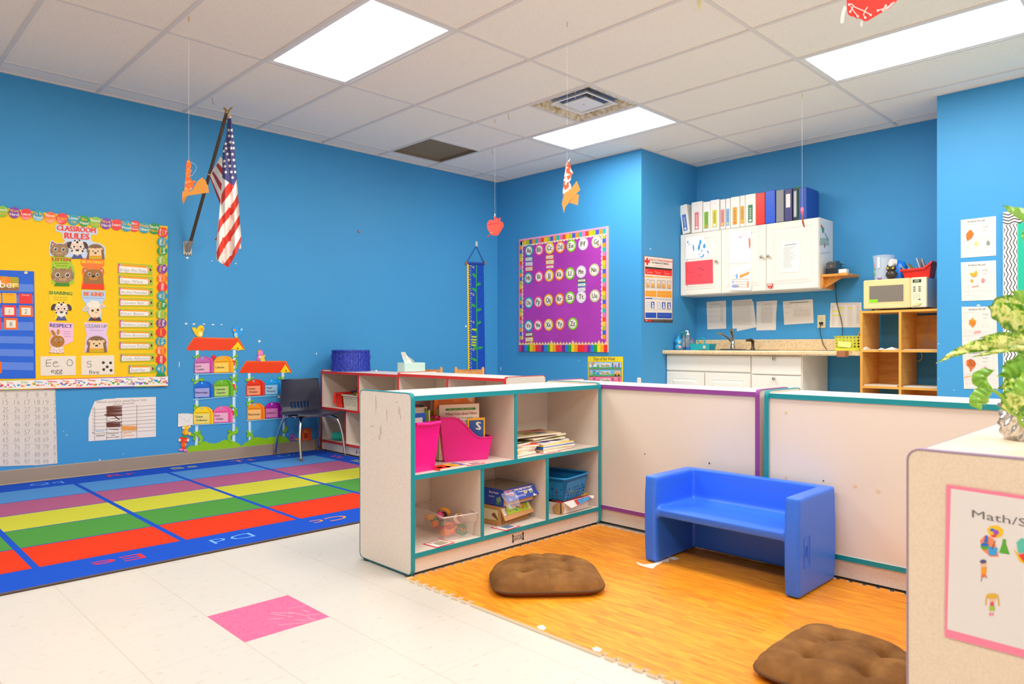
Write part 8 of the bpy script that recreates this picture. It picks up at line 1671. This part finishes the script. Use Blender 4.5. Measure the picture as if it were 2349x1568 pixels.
for i in range(7):
 for j in range(5):
  y,z=.108-i*.0155-(.0075 if j%2 else 0),.010+j*.0165
  if y<.006:continue
  m.M=Matrix(((0,0,-1,-.0003),(-1,0,0,y),(0,1,0,z),(0,0,0,1)));m.prism([(.0032*math.sin(k*PI/3),(.0062 if k==0 else .0048)*math.cos(k*PI/3))for k in range(6)],0,.0003,PT_);m.M=None
part('box',m,R);m=MB();TS_=C('f4f0ea',.8)
def tf(u,v):
 a_=(u-.5)*2;z=.088+.088*v*(1-.35*max(0,a_+.35)*1.2);x=.085+a_*.05*(1-.25*v)+.012*v*(-1)-.03*v;y=.057+.018*math.sin(u*9+v*2)*(1-.5*v)+.008*math.sin(u*17);return(x,y,z)
m.grid(tf,24,12,TS_);m.grid(lambda u,v:(tf(1-u,v)[0],tf(1-u,v)[1]+.002,tf(1-u,v)[2]),24,12,TS_);part('tissue',m,R,'white tissue sticking out')
def smallbasket(label,c,ang,w,d,h,mat,lipside=True):
 R=bpy.data.objects.new('plastic_basket',None);COL.objects.link(R);R.matrix_world=fr3(c,ang);tag(R,label,'basket','small plastic baskets on the red shelf')
 m=MB();f_=.014
 def sz(i,j):return 0 if(j in(0,5)or i in(0,8))else .27
 perf(m,(0,0,0),(w,0,0),(0,-f_,h),9,6,mat,(0,1,0),skip=sz);perf(m,(0,d,0),(0,-d,0),(-f_,0,h),9,6,mat,(1,0,0),skip=sz);perf(m,(w,d,0),(-w,0,0),(0,f_,h),9,6,mat,(0,-1,0),skip=sz);perf(m,(w,0,0),(0,d,0),(f_,0,h),9,6,mat,(-1,0,0),skip=sz);m.box(0,w,0,d,0,.003,mat);part('body',m,R)
 m=MB();rp=[(x,y,h)for x,y in rrect(-f_-.006,w+f_+.006,-f_-.006,d+f_+.006,.015,4)];m.tube(rp+[rp[0]],.005,mat,6);part('rim',m,R);return R
WHB,RDB=C('ddd6c0',.4),C('f0301c',.35)
smallbasket('cream perforated basket with purple flowers on the red shelf',(3.345,5.500,.4012),-PI/2,.225,.15,.115,WHB)
R=smallbasket('bright red perforated basket behind the cream one',(3.365,5.665,.4012),-PI/2,.105,.19,.125,RDB)
m=MB();m.tube([(.02,-.022,.12),(.018,-.034,.10),(.018,-.032,.03)],.009,RDB,8);part('handle',m,R)
random.seed(31);VI=[C('7a3ca8',.7),C('a06cc0',.7),C('c898c8',.7)]
for k,(y,z,x)in enumerate(((5.44,.545,3.41),(5.40,.565,3.43),(5.35,.575,3.42),(5.30,.56,3.47),(5.475,.53,3.42))):
 R=thing('artificial_flower',['purple flower at the left middle of the cream basket','violet flower second from left in the cream basket','pale mauve flower, highest in the cream basket','mauve flower at the right of the cream basket','dark purple flower leftmost over the red basket'][k],'flower',(x,y,z-.10),0,'artificial flowers in the cream basket')
 m=MB()
 for j in range(9):
  t=j*2*PI/9+random.uniform(-.2,.2);e=random.uniform(.2,.9);c=Vector((0,0,.10));d=Vector((math.cos(t)*math.cos(e),math.sin(t)*math.cos(e),math.sin(e)));s_=d.cross(Vector((0,0,1))).normalized();L=random.uniform(.03,.045)
  m.add([c,c+d*L*.6+s_*.013,c+d*L,c+d*L*.6-s_*.013],[(0,1,2,3),(3,2,1,0)],VI[(k+j)%3])
 part('petals',m,R);m=MB();m.tube([(0,0,0),(0,0,.10)],.002,C('5c8c2c',.6),5);m.add([(0,0,.06),(-.03,.02,.075),(-.05,.01,.07),(-.03,-.01,.068)],[(0,1,2,3),(3,2,1,0)],C('90b82c',.6));part('stem',m,R)
m=MB();m.ball((0,0,.012),.012,C('f0c818',.5),8);o=m.build('toy_ball');o.location=(3.36,5.31,.515);tag(o,'small yellow ball at the right of the cream basket','toy')
for k,(u,v,c,lb_,r,x)in enumerate(((757,1006,'3c84c0','blue-lined cardboard tube at the left on the lower red shelf',.030,3.43),(765,1006,'2cb8a0','turquoise paper-wrapped tube lying in front on the lower red shelf',.036,3.33),(781,1008,'30b0a0','turquoise tube end at the right on the lower red shelf',.028,3.47))):
 p=at_x(u,v,x);R=bpy.data.objects.new('paper_tube',None);COL.objects.link(R);R.matrix_world=Matrix.Translation((x,min(p.y,5.70)-(.03 if k==2 else 0),.1062+r))@Matrix.Rotation(-1.0 if k!=2 else-1.2,4,'Z')@Matrix.Rotation(PI/2,4,'Y');tag(R,lb_,'tube','cardboard tubes on the lower red shelf')
 m=MB();n=20;L=.12 if k==1 else .08;rr=[(r,0),(r,L)];m.grid(lambda a_,b_:(r*math.cos(a_*2*PI),r*math.sin(a_*2*PI),L*b_),n,1,C(c,.6));part('outer_paper',m,R)
 m=MB();m.grid(lambda a_,b_:((r-.005)*math.cos(-a_*2*PI),(r-.005)*math.sin(-a_*2*PI),L*b_),n,1,C('c8a068',.8));m.grid(lambda a_,b_:((r-.005*b_)*math.cos(-a_*2*PI),(r-.005*b_)*math.sin(-a_*2*PI),0),n,1,C('d8b880',.8));part('cardboard_core',m,R)
p=at_x(896,895,3.42);m=MB();m.lathe([(.026,0),(.020,.02),(.018,.11),(.02,.115)],C('3cb828',.45),n=16);o=m.build('plastic_cup');o.location=(3.42,p.y,.4012);tag(o,'green plastic cup seen over the teal bookcase edge','cup')
p=at_x(822,1018,3.36);m=MB();m.rbox(-.02,.02,-.02,.02,0,.008,C('e8d040',.5),.001);o=m.build('yellow_block');o.location=(3.34,5.20,.1062);tag(o,'tiny yellow scrap at the front of the lower red shelf','toy')
m=MB();m.ball((0,0,.008),.008,WHT,8);o=m.build('paper_ball');o.location=(3.52,at_x(863,852,3.52).y,.7246);tag(o,'tiny white paper ball on the red-trimmed bookcase right of the wicker basket','paper')
PB=at_z(2356,1008,.7335);pr_=PB.copy();FOIL=texmat('crinkled_foil','noise',45,[(.3,'b8b0a8'),(.5,'e8e4de'),(.7,'9c948c')],.22,bump=1.0)
FOIL.node_tree.nodes['Principled BSDF'].inputs['Metallic'].default_value=.8
R=thing('potted_plant','variegated green potted plant in a foil-wrapped pot, right foreground','potted plant',(PB.x,PB.y,.7337));random.seed(17)
m=MB()
def pf(u,v):
 t=u*2*PI;z=-.0+.085*v;r=.040+.012*math.sin(v*PI)+.004*math.sin(t*7+v*9)+.004*math.sin(t*13-v*15)+(.008 if v>.85 else 0);return(r*math.cos(t),r*math.sin(t),z)
m.grid(pf,60,18,FOIL);m.lathe([(.001,.075),(.040,.075)],C('4a3626',.9),n=24);part('foil_pot',m,R)
LEAF=texmat('variegated_leaf','noise',95,[(.36,'3e8c1c'),(.46,'8cb82c'),(.54,'e6ea86'),(.66,'c8d850')],.35,coat=.2,detail=3,dist=.6);LG2=texmat('pale_green_leaf','noise',25,[(.35,'6aa82c'),(.6,'8cc040'),(.75,'b8d870')],.35,coat=.2)
STM=C('8ab83c',.45)
LEAFC=texmat('leaf_centre','noise',85,[(.34,'6ca424'),(.45,'d2dc6c'),(.6,'eff0a4'),(.7,'dfe47c')],.35,coat=.2,detail=3,dist=.5);LEAFE=texmat('leaf_margin','noise',85,[(.36,'3c7c18'),(.5,'6aa022'),(.62,'c6d44c'),(.72,'8ab42c')],.35,coat=.2,detail=3,dist=.5)
def leaf(path,widths,t0,t1,mat,curl=.10,lbl=None,dedge=0):
 """path: midrib in picture rows, base first; t0..t1 distance of base and tip; widths in the same units"""
 P=catmull([at_t(u,v,t0+(t1-t0)*k/(len(path)-1))for k,(u,v)in enumerate(path)],8);n=len(P)-1;m=MB()
 def W(s):
  k=s*(len(widths)-1);i=min(int(k),len(widths)-2);f=k-i;f=f*f*(3-2*f);return(widths[i]*(1-f)+widths[i+1]*f)
 def fn(u,v,o=0):
  k=v*n;i=min(int(k),n-1);p=P[i].lerp(P[i+1],k-i);d=(P[i+1]-P[i]).normalized();s_=d.cross(FW).normalized();nn=s_.cross(d).normalized();x=(u-.5)*2;w=W(v)*t0/FPX/2
  return p+s_*x*w+nn*(abs(x)**1.5*w*curl*2+.0015*math.sin(v*30+x*3)+o)-R.location
 mf=(lambda u,v:LEAFE if abs(u-.5)>.30+.10*math.sin(v*37+u*11)or v>.93 else LEAFC)if mat is LEAF else None
 m.grid(lambda u,v:fn(u,v),24,4*n,mat,matfn=mf);m.grid(lambda u,v:fn(1-u,v,.0006),12,n,LEAFE if mf else mat);o=part('leaf',m,R)
 if lbl:o['label']=lbl
 return P
def stem(pts,r=.0035):
 m=MB();m.tube([p-R.location for p in catmull([at_t(*q)for q in pts],6)],r,STM,7);part('stem',m,R)
leaf([(2420,800),(2349,787),(2300,785),(2250,792),(2210,802),(2178,816),(2148,833)],[20,44,44,28,20,12,1],1.60,1.55,LEAF,.05,'long yellow-green leaf pointing left')
leaf([(2430,780),(2349,772),(2300,768),(2270,771),(2246,775)],[20,20,14,8,1],1.66,1.64,LEAF)
leaf([(2430,790),(2370,795),(2300,803),(2262,811),(2230,819)],[16,18,12,8,1],1.58,1.56,LEAF)
leaf([(2440,760),(2390,742),(2330,728),(2290,712),(2266,702)],[30,74,64,42,1],1.62,1.56,LEAF,.08)
leaf([(2420,728),(2370,712),(2320,700),(2288,692),(2284,684)],[30,62,48,24,4],1.66,1.62,LEAF,.08)
leaf([(2430,720),(2380,695),(2345,678),(2316,667)],[10,40,24,1],1.58,1.55,LG2,.08)
leaf([(2440,560),(2390,515),(2349,490),(2322,480),(2299,470)],[10,44,30,18,1],1.60,1.66,LG2,.1,'dark green leaf tip pointing up-left')
leaf([(2420,600),(2370,570),(2352,545),(2346,528)],[10,20,12,1],1.60,1.62,LG2,.1)
leaf([(2400,850),(2349,852),(2320,852),(2286,864)],[20,50,34,1],1.58,1.56,LG2,.1)
leaf([(2420,850),(2370,862),(2325,878),(2286,893)],[20,60,36,1],1.66,1.62,LEAF,.1)
leaf([(2400,830),(2349,835),(2320,838),(2298,842)],[20,40,26,4],1.70,1.68,LG2,.1)
leaf([(2420,870),(2372,885),(2340,908),(2315,925),(2294,938)],[24,78,76,50,2],1.54,1.52,LEAF,.12)
leaf([(2420,850),(2380,870),(2349,888),(2318,900)],[20,62,44,4],1.50,1.50,LG2,.12)
leaf([(2276,893),(2258,878),(2252,868),(2262,856),(2283,848)],[6,30,36,24,1],1.52,1.52,LG2,.25,'small rounded leaf on a trailing vine')
leaf([(2274,897),(2258,908),(2246,922),(2250,942)],[10,44,38,1],1.50,1.50,LG2,.2,'lowest rounded leaf on a trailing vine')
leaf([(2440,905),(2395,930),(2360,950),(2340,955)],[20,44,30,1],1.60,1.58,LG2,.1)
leaf([(2340,800),(2349,815),(2330,830),(2320,826)],[10,26,18,2],1.70,1.70,LG2,.1)
stem([(2272,893,1.51),(2290,902,1.51),(2305,920,1.52),(2315,940,1.53),(2330,952,1.55),(2356,960,1.575)]);stem([(2349,925,1.55),(2340,945,1.55),(2338,960,1.56),(2345,975,1.575),(2358,978,1.58)],.0045)
stem([(2420,818,1.60),(2400,870,1.60),(2370,930,1.585),(2358,975,1.58)],.005);stem([(2440,760,1.62),(2420,840,1.60),(2375,930,1.585),(2360,975,1.58)],.005);stem([(2440,560,1.60),(2430,700,1.60),(2390,880,1.59),(2362,975,1.58)],.005)
